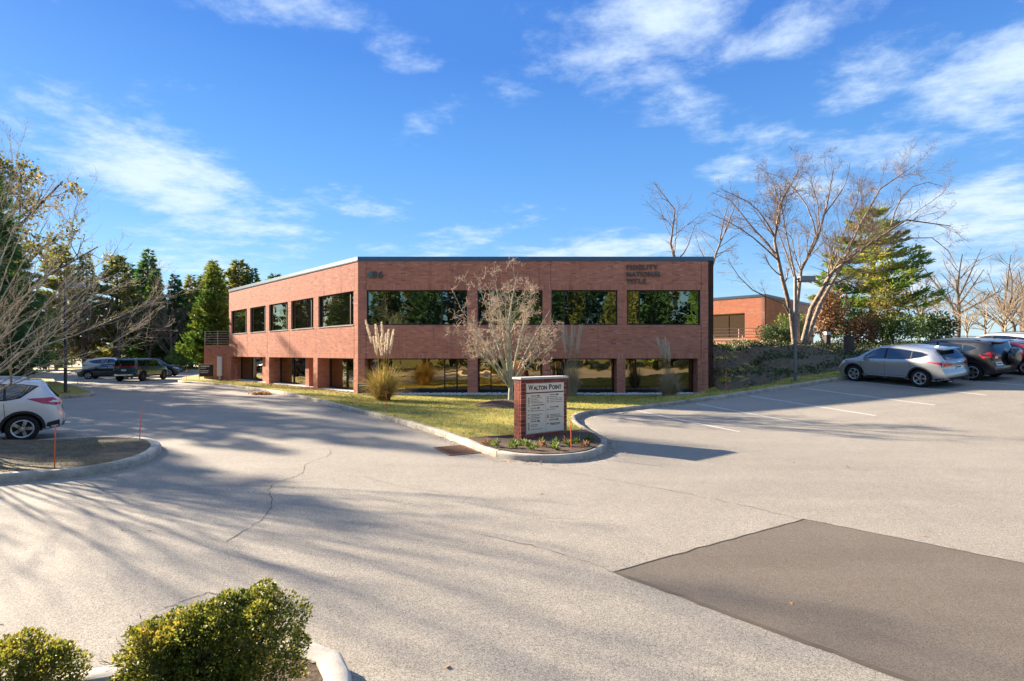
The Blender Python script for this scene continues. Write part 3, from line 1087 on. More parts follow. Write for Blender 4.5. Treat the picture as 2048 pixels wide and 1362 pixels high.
# mulch bed round the directory sign, dark soil of the ivy bank, gravel bed along the facade
tip = offset_line(CURB, .17)
tipm = (tip[:, 0] > -1.3) & (tip[:, 1] < 15.3)
SIGNBED = [tuple(p) for p in tip[tipm]]
v, f = sheet(SIGNBED, .3, lambda x, y: lz(x, y) + .02)
new_obj('sign_mulch', np_mesh('sign_mulch', v, f, True), None, [M['mulch']], kind='structure')
BANK = [(11.75, 28.3), (13.4, 27.6), (16.2, 28.0), (19.5, 29.2), (24, 30.6), (31, 33), (40, 36.3), (46, 38.5), (46, 42), (30, 41), (20, 40.5), (12.0, 42), (11.62, 33), (11.62, 29.2)]
v, f = sheet(BANK, .5, lambda x, y: lz(x, y) + .025)
new_obj('ivy_bank_soil', np_mesh('ivy_bank_soil', v, f, True), None, [M['soil']], kind='structure')
GRAVEL = [(-7.6, 28.95), (-4, 28.75), (2, 28.7), (6, 28.85), (10.6, 29.0), (10.9, 31.6), (-8.2, 31.6), (-8.3, 29.6)]
v, f = sheet(GRAVEL, .5, lambda x, y: lz(x, y) + .012)
new_obj('gravel_bed', np_mesh('gravel_bed', v, f, True), None, [M['mulch']], kind='structure')
# ------------------------------------------------------------------ office building
BW, BH, BJ = .305, .1016, .011       # brick module and joint


class Wall:
    def __init__(s, o, d):
        s.o = np.array(o, float)
        s.d = np.array(d, float) / np.linalg.norm(d)
        s.n = np.array([s.d[1], -s.d[0]])      # outward: to the right of the direction

    def p(s, a, z, out=0.0):
        q = s.o + s.d * a + s.n * out
        return (q[0], q[1], z)

    def box(s, mb, a0, a1, z0, z1, o0, o1, mi=0, tint=.5):
        """box from a0..a1 along, z0..z1 up, o0 (inner) .. o1 (outer)"""
        P = s.p
        mb.hexa([P(a0, z0, o1), P(a1, z0, o1), P(a1, z0, o0), P(a0, z0, o0), P(a0, z1, o1), P(a1, z1, o1), P(a1, z1, o0), P(a0, z1, o0)], mi, tint)

    def mat(s, a, z, out):
        q = s.o + s.d * a + s.n * out
        m = Matrix(((s.d[0], -s.n[0], 0, q[0]), (s.d[1], -s.n[1], 0, q[1]), (0, 0, 1, z), (0, 0, 0, 1)))
        return m


BRICKS = []       # (wall, a0, a1, z0, z1, out, tint)
_brng = np.random.default_rng(11)


def lay(w, a0, a1, z0, z1, out=0.0, soldier=False, dark=0.0):
    """lay bricks over a rectangle of a wall, running bond, or one soldier course at the foot"""
    if soldier:
        k = max(1, int(round((a1 - a0) / BH)))
        st = (a1 - a0) / k
        for i in range(k):
            BRICKS.append((w, a0 + i * st + BJ / 2, a0 + (i + 1) * st - BJ / 2, z0 + BJ / 2, z0 + .30, out, _brng.random()))
        z0 += .305
    rows = max(1, int(round((z1 - z0) / BH)))
    h = (z1 - z0) / rows
    for r in range(rows):
        a = a0 - (BW / 2 if r % 2 else 0)
        while a < a1 - .04:
            b0, b1 = max(a, a0) + BJ / 2, min(a + BW, a1) - BJ / 2
            if b1 - b0 > .03:
                t = _brng.random()
                if dark and _brng.random() < dark:
                    t *= .15
                BRICKS.append((w, b0, b1, z0 + r * h + BJ / 2, z0 + (r + 1) * h - BJ / 2, out, t))
            a += BW


F0 = np.array([-8.83, 30.5])
F1 = np.array([11.55, 30.5])
LT = 15.8
L0 = F0 + np.array([-LT, LT])
front = Wall(F0, F1 - F0)
left = Wall(L0, F0 - L0)
LLEN = LT * math.sqrt(2)
FLEN = F1[0] - F0[0]
Z_TOP, Z_BAND, Z_SILL, Z_SOF, Z_FOOT, REC = 7.66, 5.96, 3.955, 2.035, -.25, .9


def fu(u):
    return (u - 1024) * 30.5 / 1064 - F0[0]


def lu(u):
    k = (u - 1024) / 1064
    t = -(8.83 + 30.5 * k) / (1 + k)
    return LLEN - t * math.sqrt(2)


bld = thing('office_building', 'two-storey red brick office building with dark ribbon windows and flat roof', 'building', (float(F0[0]), float(F0[1]), 0))
BOFF = Vector((-F0[0], -F0[1], 0))


def bpart(mb, name, mats, parent=None, **kw):
    """part of the building: vertices were made in world coordinates"""
    mb.v = [(p[0] - F0[0], p[1] - F0[1], p[2]) for p in mb.v]
    return mb.build(name, mats, parent or bld, **kw)


# openings: (a0, a1, [mullions at a]) along each wall
F_UP = [(fu(733), fu(934), [fu(883), fu(909)]), (fu(955), fu(1085), [fu(980)]), (fu(1103), fu(1235), [fu(1129)]), (fu(1254), fu(1401), [fu(1280)])]
L_UP = [(lu(462.4), lu(493.6), [lu(489)]), (lu(500), lu(531), [lu(527)]), (lu(538), lu(575.5), [lu(570)]), (lu(582), lu(626.7), [lu(620)]), (lu(636.6), lu(707), [lu(698)])]
F_PIER = [(0, fu(729)), (fu(935), fu(955)), (fu(1085), fu(1101)), (fu(1234), fu(1251)), (fu(1396), FLEN)]
L_PIER = [(0, lu(462)), (lu(531), lu(538)), (lu(626.5), lu(635)), (lu(707), LLEN)]

# --- masonry backing (mortar) and the bricks on it
mb = MB()
for w, ln, ups, piers in ((front, FLEN, F_UP, F_PIER), (left, LLEN, L_UP, L_PIER)):
    e0, e1 = (.0, 0.0)
    w.box(mb, 0, ln, Z_BAND, Z_TOP, -.3, -.006)
    w.box(mb, 0, ln, Z_SOF, Z_SILL, -.3, -.006)
    lay(w, .0, ln, Z_BAND, Z_TOP, 0, True, .05)
    lay(w, .0, ln, Z_SOF, Z_SILL, 0, True, .05)
    edges = [0] + [x for o in ups for x in (o[0], o[1])] + [ln]
    for i in range(0, len(edges), 2):
        a, b = edges[i], edges[i + 1]
        w.box(mb, a + .004, b - .004, Z_SILL, Z_BAND, -.29, -.007)
        lay(w, a, b, Z_SILL, Z_BAND, 0, dark=.10)
    for a, b in piers:
        dep = .38 if (w is left and b > ln - .01) else REC + .05
        w.box(mb, a + .006, b - .006, Z_FOOT, Z_SOF, -dep, -.007)
        lay(w, a, b, Z_FOOT, Z_SOF, 0, dark=.10)
        # returns of the pier towards the recess
        if b < ln - .01:
            lay(Wall(w.p(b, 0, 0)[:2], -w.n), 0, REC + .02, Z_FOOT, Z_SOF)
        if a > .01:
            lay(Wall(w.p(a, 0, -REC)[:2], w.n), -.02, REC, Z_FOOT, Z_SOF)
bpart(mb, 'wall', [M['mortar']])
# right flank and back of the building
right = Wall(F1, (0, 1))
mb = MB()
right.box(mb, .0, 9, -.3, Z_TOP, -.3, -.006)
backp = [L0, L0 + np.array([.707, .707]) * 10, np.array([F1[0] - .3, 39.5])]
Wall(backp[0], backp[0] - backp[1]).box(mb, -10, -.3, -.3, Z_TOP - .01, -.3, -.006)
Wall(backp[1], backp[1] - backp[2]).box(mb, -float(np.linalg.norm(backp[1] - backp[2])), -.0, -.3, Z_TOP - .01, -.3, -.006)
bpart(mb, 'rear_wall', [M['mortar']])
lay(right, 0, 8, -.3, Z_TOP)
mb = MB()
poly = [tuple(F0 + np.array([.0, .25])), tuple(F1 + np.array([-.25, .25])), (F1[0] - .25, 39.3), tuple(backp[1] + np.array([0, -.25])), tuple(L0 + np.array([.3, .0]))]
mb.prism(poly, Z_TOP - .18, Z_TOP - .06)
bpart(mb, 'roof', [M['roof_gravel']])
# dark core behind the lower glazing
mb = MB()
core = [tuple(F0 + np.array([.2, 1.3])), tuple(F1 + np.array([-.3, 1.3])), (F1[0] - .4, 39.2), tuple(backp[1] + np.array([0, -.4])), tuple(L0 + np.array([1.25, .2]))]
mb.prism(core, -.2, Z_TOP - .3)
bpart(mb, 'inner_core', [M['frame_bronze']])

# --- all bricks: those on the near corner stay single pieces, the rest is one mass
cam_xy = np.array([0.0, 0.0])


def brick_pts(b, depth=.02):
    w, a0, a1, z0, z1, out, t = b
    P = w.p
    return [P(a0, z0, out), P(a1, z0, out), P(a1, z0, out - depth), P(a0, z0, out - depth), P(a0, z1, out), P(a1, z1, out), P(a1, z1, out - depth), P(a0, z1, out - depth)]


single = []
for i, b in enumerate(BRICKS):
    if b[0] is front and b[3] < Z_SOF + .0 and b[2] < fu(960) and abs((b[2] - b[1]) - (BW - BJ)) < .004:
        single.append(i)
for i, b in enumerate(BRICKS):
    if len(single) >= 290:
        break
    if b[0] is front and Z_SOF + .3 < b[3] < Z_SOF + .95 and abs((b[2] - b[1]) - (BW - BJ)) < .004 and fu(735) < b[1] < fu(960):
        single.append(i)
sset = set(single)
bx = MB()
bx.box(-(BW - BJ) / 2, (BW - BJ) / 2, 0, .02, 0, BH - BJ)
sb_mesh = bx.mesh('brick')
sb_mesh.materials.append(M['brick_single'])
for i in single:
    w, a0, a1, z0, z1, out, t = BRICKS[i]
    o = bpy.data.objects.new('brick', sb_mesh)
    COL.objects.link(o)
    o.parent = bld
    m = w.mat((a0 + a1) / 2, z0, out + .001)
    m.translation = m.translation + BOFF
    sc = (z1 - z0) / (BH - BJ)
    o.matrix_local = m @ Matrix.Diagonal((1, 1, sc, 1))
mb = MB()
OPENF = ((4, 5, 6, 7), (0, 1, 5, 4), (0, 3, 2, 1), (1, 2, 6, 5), (3, 0, 4, 7))
for i, b in enumerate(BRICKS):
    if i in sset:
        continue
    mb.add(brick_pts(b), OPENF, 0, b[6])
bpart(mb, 'brickwork', [M['brick']], tint=True, kind='stuff')

# --- coping
mb = MB()
for w, ln, nseg in ((front, FLEN, 6), (left, LLEN, 6)):
    for k in range(nseg):
        a0, a1 = ln * k / nseg, ln * (k + 1) / nseg
        w.box(mb, a0 + (.004 if k else -.015), a1 - (.004 if k < nseg - 1 else -.015), Z_TOP + .004, Z_TOP + .21, -.34, .045 - (0 if w is front else .001))
        w.box(mb, a0 + .004, a1 - .004, Z_TOP - .035, Z_TOP + .004, -.3, .03)
right.box(mb, .05, 9, Z_TOP + .003, Z_TOP + .208, -.34, .045)
Wall(backp[1], backp[1] - backp[2]).box(mb, -float(np.linalg.norm(backp[1] - backp[2])), 0, Z_TOP - .1, Z_TOP + .2, -.3, .04)
bpart(mb, 'coping', [M['coping_metal']])

# --- windows: frame, mullions, panes


def window(w, a0, a1, z0, z1, back, muls, glass, sill=False, fr=.055):
    mb = MB()
    o1 = -back
    o0 = -back - .09
    w.box(mb, a0, a1, z1 - fr, z1, o0, o1)
    w.box(mb, a0, a1, z0, z0 + fr, o0, o1 + .01)
    w.box(mb, a0, a0 + fr, z0 + fr, z1 - fr, o0, o1)
    w.box(mb, a1 - fr, a1, z0 + fr, z1 - fr, o0, o1)
    for m_ in muls:
        w.box(mb, m_ - fr * .6, m_ + fr * .6, z0 + fr, z1 - fr, o0, o1 + .012)
    fo = bpart(mb, 'window', [M['frame_bronze']])
    eds = [a0 + fr] + sum([[m_ - fr * .6, m_ + fr * .6] for m_ in muls], []) + [a1 - fr]
    for i in range(0, len(eds), 2):
        g = MB()
        tilt = random.uniform(-.012, .012)
        tv = random.uniform(-.006, .006)
        P = w.p
        g.add([P(eds[i] - .01, z0 + fr - .01, o0 + .03 + tilt), P(eds[i + 1] + .01, z0 + fr - .01, o0 + .03 - tilt), P(eds[i + 1] + .01, z1 - fr + .01, o0 + .03 - tilt + tv), P(eds[i] - .01, z1 - fr + .01, o0 + .03 + tilt + tv)], [(0, 1, 2, 3)])
        bpart(g, 'pane', [glass], fo)
    if sill:
        s = MB()
        w.box(s, a0 + .002, a1 - .002, z0 - .03, z0 - .004, -back - .05, .035)
        bpart(s, 'sill', [M['sill_light']], fo)
    return fo


for a0, a1, mu in F_UP:
    window(front, a0 + .003, a1 - .003, Z_SILL + .003, Z_BAND - .003, .10, mu, M['glass_upper'])
for a0, a1, mu in L_UP:
    window(left, a0 + .003, a1 - .003, Z_SILL + .03, Z_BAND - .003, .10, mu, M['glass_side'], True)
lowF = [(F_PIER[i][1], F_PIER[i + 1][0]) for i in range(4)]
lowM = [[fu(752), fu(886), fu(911)], [fu(981)], [fu(1128)], [fu(1278)]]
for (a, b), mu in zip(lowF, lowM):
    window(front, a + .02, b - .02, .16, Z_SOF - .01, REC - .1, mu, M['glass_lower'])
lowL = [(L_PIER[i][1], L_PIER[i + 1][0]) for i in range(3)]
for (a, b) in lowL:
    n = 3 if b - a > 5 else 2
    window(left, a + .02, b - .02, .16, Z_SOF - .01, REC - .1, [a + (b - a) * k / n for k in range(1, n)], M['glass_side'])
# base upstand, recess ceilings and pale ledges
mb = MB()
for w, lows in ((front, lowF), (left, lowL)):
    for a, b in lows:
        w.box(mb, a + .01, b - .01, -.25, .157, -REC - .04, -REC + .13)
bpart(mb, 'base_upstand', [M['frame_bronze']])
mb = MB()
for w, lows in ((front, lowF), (left, lowL)):
    for a, b in lows:
        w.box(mb, a + .01, b - .01, Z_SOF - .006, Z_SOF + .05, -REC - .04, -.31)
bpart(mb, 'soffit', [M['soffit']])
mb = MB()
for a, b in lowL:
    left.box(mb, a + .03, b - .03, .05, .10, -REC + .135, -.12)
bpart(mb, 'ledge', [M['sill_light']])
# brick columns standing in the glazing of the left front
for a, b in [(lu(513.6), lu(520)), (lu(598.5), lu(605.5))]:
    mb = MB()
    left.box(mb, a, b, -.2, Z_SOF - .008, -REC + .15, -.42)
    bpart(mb, 'column', [M['brick']], tint=True)
# control joints
mb = MB()
for a in (fu(732.0), fu(1101.5), fu(1402.5)):
    front.box(mb, a - .009, a + .009, Z_BAND + .01, Z_TOP - .04, -.01, .0035)
    front.box(mb, a - .009, a + .009, Z_SOF + .01, Z_SILL - .01, -.01, .0035)
for u in (494.5, 534.5, 579, 632, 708):
    left.box(mb, lu(u) - .01, lu(u) + .01, Z_SOF + .01, Z_SILL - .02, -.01, .0035)
left.box(mb, lu(708) - .01, lu(708) + .01, Z_BAND + .01, Z_TOP - .04, -.01, .0035)
bpart(mb, 'control_joint', [M['frame_bronze']])


def wall_text(w, s, a, z, size, out, ext, mat, name, spacing=1.0, offset=0.0, xs=1.0, fit=None):
    me = text_mesh(name, s, size, ext, offset, spacing)
    if fit:
        xx = [v_.co.x for v_ in me.vertices]
        xs = fit / (max(xx) - min(xx))
    me.materials.append(mat)
    o = bpy.data.objects.new(name, me)
    COL.objects.link(o)
    o.parent = bld
    # text x -> along wall, text y -> up, text z -> outward
    q = w.o + w.d * a + w.n * out
    o.matrix_local = Matrix(((w.d[0] * xs, 0, w.n[0], q[0] - F0[0]), (w.d[1] * xs, 0, w.n[1], q[1] - F0[1]), (0, 1, 0, z), (0, 0, 0, 1)))
    return o


zt = lambda v: 2.35 + (706 - v) * 30.5 / 1064
for s, v, wd in (('FIDELITY', 539.0, 1.80), ('NATIONAL', 553.0, 1.98), ('TITLE', 566.8, 1.14)):
    wall_text(front, s, fu(1252.5), zt(v) + .0, .375, .05, .025, M['letter_metal'], 'lettering', 1.12, .008, 1.02, wd)
wall_text(front, '4', fu(734.5), zt(556.0), .53, .05, .025, M['letter_patina'], 'house_number', 1.0, .016, 1.15, .28)
wall_text(front, '86', fu(744.5), zt(556.0), .53, .05, .025, M['letter_metal'], 'house_number', 1.12, .012, 1.25, .64)

# --- stair landing at the far left end: low brick wall, pink-grey railing, white downpipe box
land = thing('stair_landing', 'small brick stair landing with metal railing at far left end of office', 'landing', (-26.0, 47.4, 0))
mb = MB()
lw = Wall((-26.1, 46.9), (.98, -.2))
mb2 = MB()
for o, z0, z1 in ((0, -.2, 3.05),):
    pts = [(-1.1, -.6), (1.55, -1.1), (2.6, 1.0), (-.6, 1.9)]
    mb.prism(pts, -.2, 3.05)
lb = mb.build('wall', [M['mortar']], land)
bk = MB()
lw = Wall((-1.1, -.6), (2.65, -.5))
BR2 = []
rows = 32
ln = math.hypot(2.65, .5)
rg = np.random.default_rng(3)
for r in range(rows):
    a = -(BW / 2 if r % 2 else 0)
    while a < ln - .05:
        a0, a1 = max(a, 0) + .006, min(a + BW, ln) - .006
        if a1 - a0 > .03:
            bk.add(brick_pts((lw, a0, a1, -.2 + r * BH, -.2 + (r + 1) * BH - .011, .006, 0), .03), OPENF, 0, rg.random() * .8)
        a += BW
bk.build('brickwork', [M['brick']], land, tint=True, kind='stuff')
for z in np.linspace(3.2, 4.25, 6):
    t = MB()
    t.tube([(-1.05, -.55, z), (1.5, -1.03, z)], .022, 6)
    t.build('rail', [M['rail_pink']], land)
for p in ((-1.05, -.55), (.2, -.79), (1.45, -1.02)):
    t = MB()
    t.box(p[0] - .025, p[0] + .025, p[1] - .025, p[1] + .025, 3.05, 4.28)
    t.build('post', [M['rail_pink']], land)
t = MB()
t.box(.35, .75, -1.16, -.95, .35, 2.05)
t.box(.48, .62, -1.13, -.97, -.05, .35)
t.build('pipe_box', [M['pvc_white']], land)

# ------------------------------------------------------------------ second building up the slope
C2 = np.array([22.35, 47.0])
annex = thing('brick_annex', 'low red brick building on the rise behind the bare birch', 'building', (float(C2[0]), float(C2[1]), 3.0))
wl = Wall(C2 + np.array([-14, 14]) * 1.0, (1, -1))      # ends at the corner
wr = Wall(C2, (1, 1))
l2 = 14 * math.sqrt(2)
zb, ztop = 3.0, 7.35
mb = MB()
mbk = MB()
rg = np.random.default_rng(5)
ap = lambda m: [(p[0] - C2[0], p[1] - C2[1], p[2] - 3.0) for p in m.v]
oz0, oz1 = 4.3, 6.0
op0, op1 = l2 - 9.5, l2 - 1.75


def lay2(w, a0, a1, z0, z1):
    rows = max(1, int(round((z1 - z0) / BH)))
    for r in range(rows):
        a = a0 - (BW / 2 if r % 2 else 0)
        while a < a1 - .05:
            b0, b1 = max(a, a0) + .006, min(a + BW, a1) - .006
            if b1 - b0 > .03:
                mbk.add(brick_pts((w, b0, b1, z0 + r * BH, z0 + (r + 1) * BH - .011, 0, 0), .02), OPENF, 0, rg.random() * .7 + .3)
            a += BW


wl.box(mb, 0, l2, oz1, ztop, -.3, -.006)
wl.box(mb, op1, l2, zb - .5, oz1, -.3, -.006)
wl.box(mb, 0, op1, zb - .5, oz0 - .55, -.3, -.006)
wl.box(mb, 0, op0, oz0 - .55, oz1, -.3, -.006)
lay2(wl, l2 - 8, l2, oz1, ztop)
lay2(wl, op1, l2, zb - .2, oz1)
wr.box(mb, 0.0, 14, zb - .5, ztop, -.3, -.006)
lay2(wr, 0, 9, zb - .2, ztop)
mb.v = ap(mb)
mb.build('wall', [M['mortar']], annex)
mbk.v = ap(mbk)
mbk.build('brickwork', [M['brick']], annex, tint=True, kind='stuff')
mb = MB()
wl.box(mb, 0, l2 + .04, ztop + .003, ztop + .22, -.35, .05)
wr.box(mb, -.0, 14, ztop + .004, ztop + .219, -.35, .05)
mb.v = ap(mb)
mb.build('coping', [M['coping_metal']], annex)
mb = MB()
mb.prism([tuple(C2 + np.array([0, .4])), tuple(C2 + np.array([9.6, 9.9])), tuple(C2 + np.array([0, 19])), tuple(C2 + np.array([-9.6, 9.9]))], ztop - .3, ztop - .1)
mb.v = ap(mb)
mb.build('roof', [M['roof_gravel']], annex)
for k in range(4):
    a0 = op0 + (op1 - op0) * k / 4
    a1 = op0 + (op1 - op0) * (k + 1) / 4
    g = MB()
    wl.box(g, a0 + .03, a1 - .03, oz0 - .5, oz1 - .02, -1.3, -1.25)
    g.v = ap(g)
    fo = g.build('window', [M['glass_upper']], annex)
    g = MB()
    wl.box(g, a0 - .03, a0 + .03, oz0 - .5, oz1 - .02, -1.3, -1.2)
    g.v = ap(g)
    g.build('frame', [M['frame_bronze']], fo)
# recess floor, ceiling and side of the porch
mb = MB()
wl.box(mb, op0, op1, oz0 - .6, oz0 - .5, -1.4, -.31)
wl.box(mb, op0, op1, oz1 - .01, oz1 + .05, -1.4, -.31)
mb.v = ap(mb)
mb.build('porch', [M['soffit']], annex)

# railings of the annex walk
def railing(name, label, pts, z, h, nr, mat, posts):
    o = thing(name, label, 'railing', (pts[0][0], pts[0][1], z))
    P = np.array(pts, float)
    for k in range(nr):
        zz = h * (k + 1) / nr
        t = MB()
        t.tube([(p[0] - P[0][0], p[1] - P[0][1], zz) for p in P], .028, 6)
        t.build('rail', [mat], o)
    for (x, y) in posts:
        t = MB()
        t.box(x - P[0][0] - .03, x - P[0][0] + .03, y - P[0][1] - .03, y - P[0][1] + .03, -.4, h)
        t.build('post', [mat], o)
    return o


railing('handrail', 'tall pink-grey pipe railing round the corner of the far brick building', [(15.0, 45.2), (22.0, 43.6), (22.6, 45.6)], 3.15, 1.25, 5, M['rail_pink'], [(15.0, 45.2), (18.9, 44.3), (22.0, 43.6), (22.6, 45.6)])
railing('ramp_rail', 'lower pink-grey ramp railing in front of the far brick building', [(14.6, 43.6), (18.6, 42.9)], 3.05, .75, 3, M['rail_pink'], [(14.8, 43.55), (16.4, 43.25), (18.6, 42.9)])
# ------------------------------------------------------------------ cars
def curve1(pts):
    P = np.array(pts, float)
    x = P[:, 0]
    yv = P[:, 1]
    # monotone cubic
    h = np.diff(x)
    dl = np.diff(yv) / h
    mm = np.zeros(len(x))
    mm[0], mm[-1] = dl[0], dl[-1]
    for i in range(1, len(x) - 1):
        if dl[i - 1] * dl[i] <= 0:
            mm[i] = 0
        else:
            w1, w2 = 2 * h[i] + h[i - 1], h[i] + 2 * h[i - 1]
            mm[i] = (w1 + w2) / (w1 / dl[i - 1] + w2 / dl[i])

    def f(q):
        q = np.clip(q, x[0], x[-1])
        i = np.clip(np.searchsorted(x, q) - 1, 0, len(h) - 1)
        t = (q - x[i]) / h[i]
        return ((2 * t ** 3 - 3 * t ** 2 + 1) * yv[i] + (t ** 3 - 2 * t ** 2 + t) * h[i] * mm[i] + (-2 * t ** 3 + 3 * t ** 2) * yv[i + 1] + (t ** 3 - t ** 2) * h[i] * mm[i + 1])
    return f


def wheel_meshes(rad, wid, spokes, dark):
    """tyre and rim, axle along y, outer face towards +y"""
    t = MB()
    rr = rad * .66
    prof = [(rr, -wid / 2 + .02), (rad * .80, -wid / 2), (rad * .95, -wid / 2 + .015), (rad, -wid / 2 + .045), (rad, wid / 2 - .045), (rad * .95, wid / 2 - .015), (rad * .80, wid / 2), (rr, wid / 2 - .02)]
    t.lathe(prof, 28, 'y')
    tm = t.mesh('wheel', True, False, 40)
    r = MB()
    o = wid / 2 - .012
    r.lathe([(rr, -.02), (rr + .006, o - .004), (rr - .006, o + .002), (rr - .026, o - .006), (rr - .03, -.02)], 28, 'y', 0)
    r.lathe([(rr - .02, o - .085), (.001, o - .085)], 28, 'y', 1)
    for k in range(spokes):
        for dv in (-1, 1):
            a = 2 * math.pi * (k + .5) / spokes + dv * .42 / spokes * 2 * .62
            b = 2 * math.pi * (k + .5) / spokes + dv * .10
            c0 = np.array([math.cos(b), math.sin(b)]) * rr * .16
            c1 = np.array([math.cos(a), math.sin(a)]) * (rr - .02)
            tt = (c1 - c0) / np.linalg.norm(c1 - c0)
            nn = np.array([-tt[1], tt[0]])
            w0, w1 = .026, .017
            q = [c0 - nn * w0, c1 - nn * w1, c1 + nn * w1, c0 + nn * w0]
            vs = [(p[0], o - .06, p[1]) for p in q] + [(p[0], o - .012, p[1]) for p in q]
            r.add(vs, [(0, 1, 2, 3), (7, 6, 5, 4), (0, 4, 5, 1), (1, 5, 6, 2), (2, 6, 7, 3), (3, 7, 4, 0)], 0)
    r.lathe([(rr * .24, o - .05), (rr * .22, o - .004), (.001, o - .002)], 14, 'y', 0)
    rm = r.mesh('rim', False)
    rm.materials.append(M['alloy_dark'] if dark else M['alloy'])
    rm.materials.append(M['cladding'])
    tm.materials.append(M['tyre_rubber'])
    return tm, rm


def build_car(name, label, cat, sp, pos, heading, group=None):
    L, W = sp['L'], sp['W'] / 2
    top = curve1(sp['top'])
    belt = curve1(sp['belt'])
    hw = curve1([(-L / 2, .90), (-L / 2 + .25, .955), (-L / 2 + .9, 1.0), (L / 2 - 1.2, 1.0), (L / 2 - .45, .955), (L / 2, .84)])
    zb0 = sp.get('sill', .25)
    bot = curve1([(-L / 2, zb0 + .10), (-L / 2 + .35, zb0 + .02), (-L / 2 + .8, zb0), (L / 2 - .8, zb0), (L / 2 - .3, zb0 - .02), (L / 2, zb0 + .02)])
    tum = sp.get('tumble', .19)
    Hmax = max(p[1] for p in sp['top'])
    xs = np.concatenate([-L / 2 + np.array([0, .03, .08, .16, .26, .38]), np.linspace(-L / 2 + .5, L / 2 - .5, 40), L / 2 - np.array([.38, .26, .16, .08, .03, 0])])
    rings, halves = [], []
    hs = Hmax / 1.67
    rear_c = curve1([(.15, .13), (.30 * hs, .07), (.42 * hs, .015), (.55 * hs, .0), (.66 * hs, .02), (.72 * hs, .065), (.85 * hs, .085), (1.0 * hs, .07), (1.12 * hs, .05), (1.3 * hs, .10), (2.2, .2)])
    front_c = curve1([(.12, .16), (.30, .05), (.48, .0), (.62, .015), (.78, .08), (.95, .2), (1.2, .35)])

    def xfas(x, yy, zz):
        de = L / 2 - abs(x)
        if de >= .8:
            return x
        e = (1 - de / .8) ** 2
        q = abs(yy) / W
        if x > 0:
            return x - e * (.30 * q ** 2.2 + float(front_c(zz)))
        return x + e * (.17 * q ** 2.6 + float(rear_c(zz)))

    for x in xs:
        zt, zb_, w = float(top(x)), float(bot(x)), float(hw(x)) * W
        zs = min(float(belt(x)), zt - .035)
        g = min(1.0, max(0.0, (zt - zs) / .32))
        wr = w * .955 - tum * (zt - zs) / (Hmax - 1.0) * 1.0
        wr = max(wr, w * .6)
        lw = lambda f: zb_ + (zs - zb_) * f
        half = [(0, zb_), (w * .6, zb_), (w * .90, zb_ + .015), (w * .955, zb_ + .07), (w * .975, lw(.28)), (w * .985, lw(.5)), (w * 1.0, lw(.68)), (w * .998, lw(.82)), (w * .982, lw(.93)), (w * .955, zs)]
        zr = zt - .085 * g - .02
        for fch in (.2, .45, .7, .9):
            half.append((w * .955 + (wr - w * .955) * fch ** 1.15, zs + (zr - zs) * fch))
        half += [(wr * .97, zr + (zt - zr) * .35), (wr * .90, zr + (zt - zr) * .68), (wr * .72, zr + (zt - zr) * .90), (wr * .4, zt - .003), (0, zt)]
        ring = [(xfas(x, yy, zz), yy, zz) for (yy, zz) in half]
        halves.append(half)
        full = ring + [(p[0], -p[1], p[2]) for p in ring[-2:0:-1]]
        rings.append(full)
    n = len(rings[0])
    V = [p for r_ in rings for p in r_]
    Fc = []
    for i in range(len(rings) - 1):
        for k in range(n):
            k2 = (k + 1) % n
            Fc.append((i * n + k, (i + 1) * n + k, (i + 1) * n + k2, i * n + k2))
    # the nose and tail are curved grids, not flat lids
    for ri, x in ((0, xs[0]), (len(rings) - 1, xs[-1])):
        half = halves[ri]
        nh = len(half)
        cols = np.linspace(1, -1, 11)
        base_i = len(V)
        for j in range(nh):
            for c in cols:
                yy = half[j][0] * c
                V.append((xfas(x, yy, half[j][1]), yy, half[j][1]))
        for j in range(nh - 1):
            for c in range(10):
                q = (base_i + j * 11 + c, base_i + j * 11 + c + 1, base_i + (j + 1) * 11 + c + 1, base_i + (j + 1) * 11 + c)
                Fc.append(q if ri else q[::-1])
    bm = bmesh.new()
    bv = [bm.verts.new(p) for p in V]
    for f in Fc:
        try:
            bm.faces.new([bv[i] for i in f])
        except ValueError:
            pass
    bmesh.ops.remove_doubles(bm, verts=bm.verts, dist=1e-4)
    bmesh.ops.dissolve_degenerate(bm, edges=bm.edges, dist=1e-5)
    bmesh.ops.recalc_face_normals(bm, faces=bm.faces)
    me = bpy.data.meshes.new('body')
    bm.to_mesh(me)
    bvh = BVHTree.FromBMesh(bm)
    bm.free()
    me.polygons.foreach_set('use_smooth', np.ones(len(me.polygons), bool))
    me.materials.append(sp['paint'])
    me.materials.append(M['cladding'])
    rad = sp['wheel']
    wx = (sp['wb'] / 2 + sp.get('wshift', 0.0), -sp['wb'] / 2 + sp.get('wshift', 0.0))
    body = bpy.data.objects.new('body', me)
    COL.objects.link(body)
    ct = MB()
    for x in wx:
        for s_ in (-1, 1):
            ct.lathe([(.001, s_ * (W + .3)), (rad + .055, s_ * (W + .3)), (rad + .055, s_ * (W - .34)), (.001, s_ * (W - .34))], 28, 'y', 0, (x, 0, rad + .01))
    cme = ct.mesh('cut')
    cb = bmesh.new()
    cb.from_mesh(cme)
    bmesh.ops.remove_doubles(cb, verts=cb.verts, dist=2e-3)
    bmesh.ops.recalc_face_normals(cb, faces=cb.faces)
    cb.to_mesh(cme)
    cb.free()
    cme.materials.append(sp['paint'])
    cme.materials.append(M['cladding'])
    cme.polygons.foreach_set('material_index', np.ones(len(cme.polygons), np.int32))
    cobj = bpy.data.objects.new('cut', cme)
    COL.objects.link(cobj)
    md = body.modifiers.new('arch', 'BOOLEAN')
    md.operation = 'DIFFERENCE'
    md.object = cobj
    md.solver = 'EXACT'
    dg = bpy.context.evaluated_depsgraph_get()
    nm = bpy.data.meshes.new_from_object(body.evaluated_get(dg))
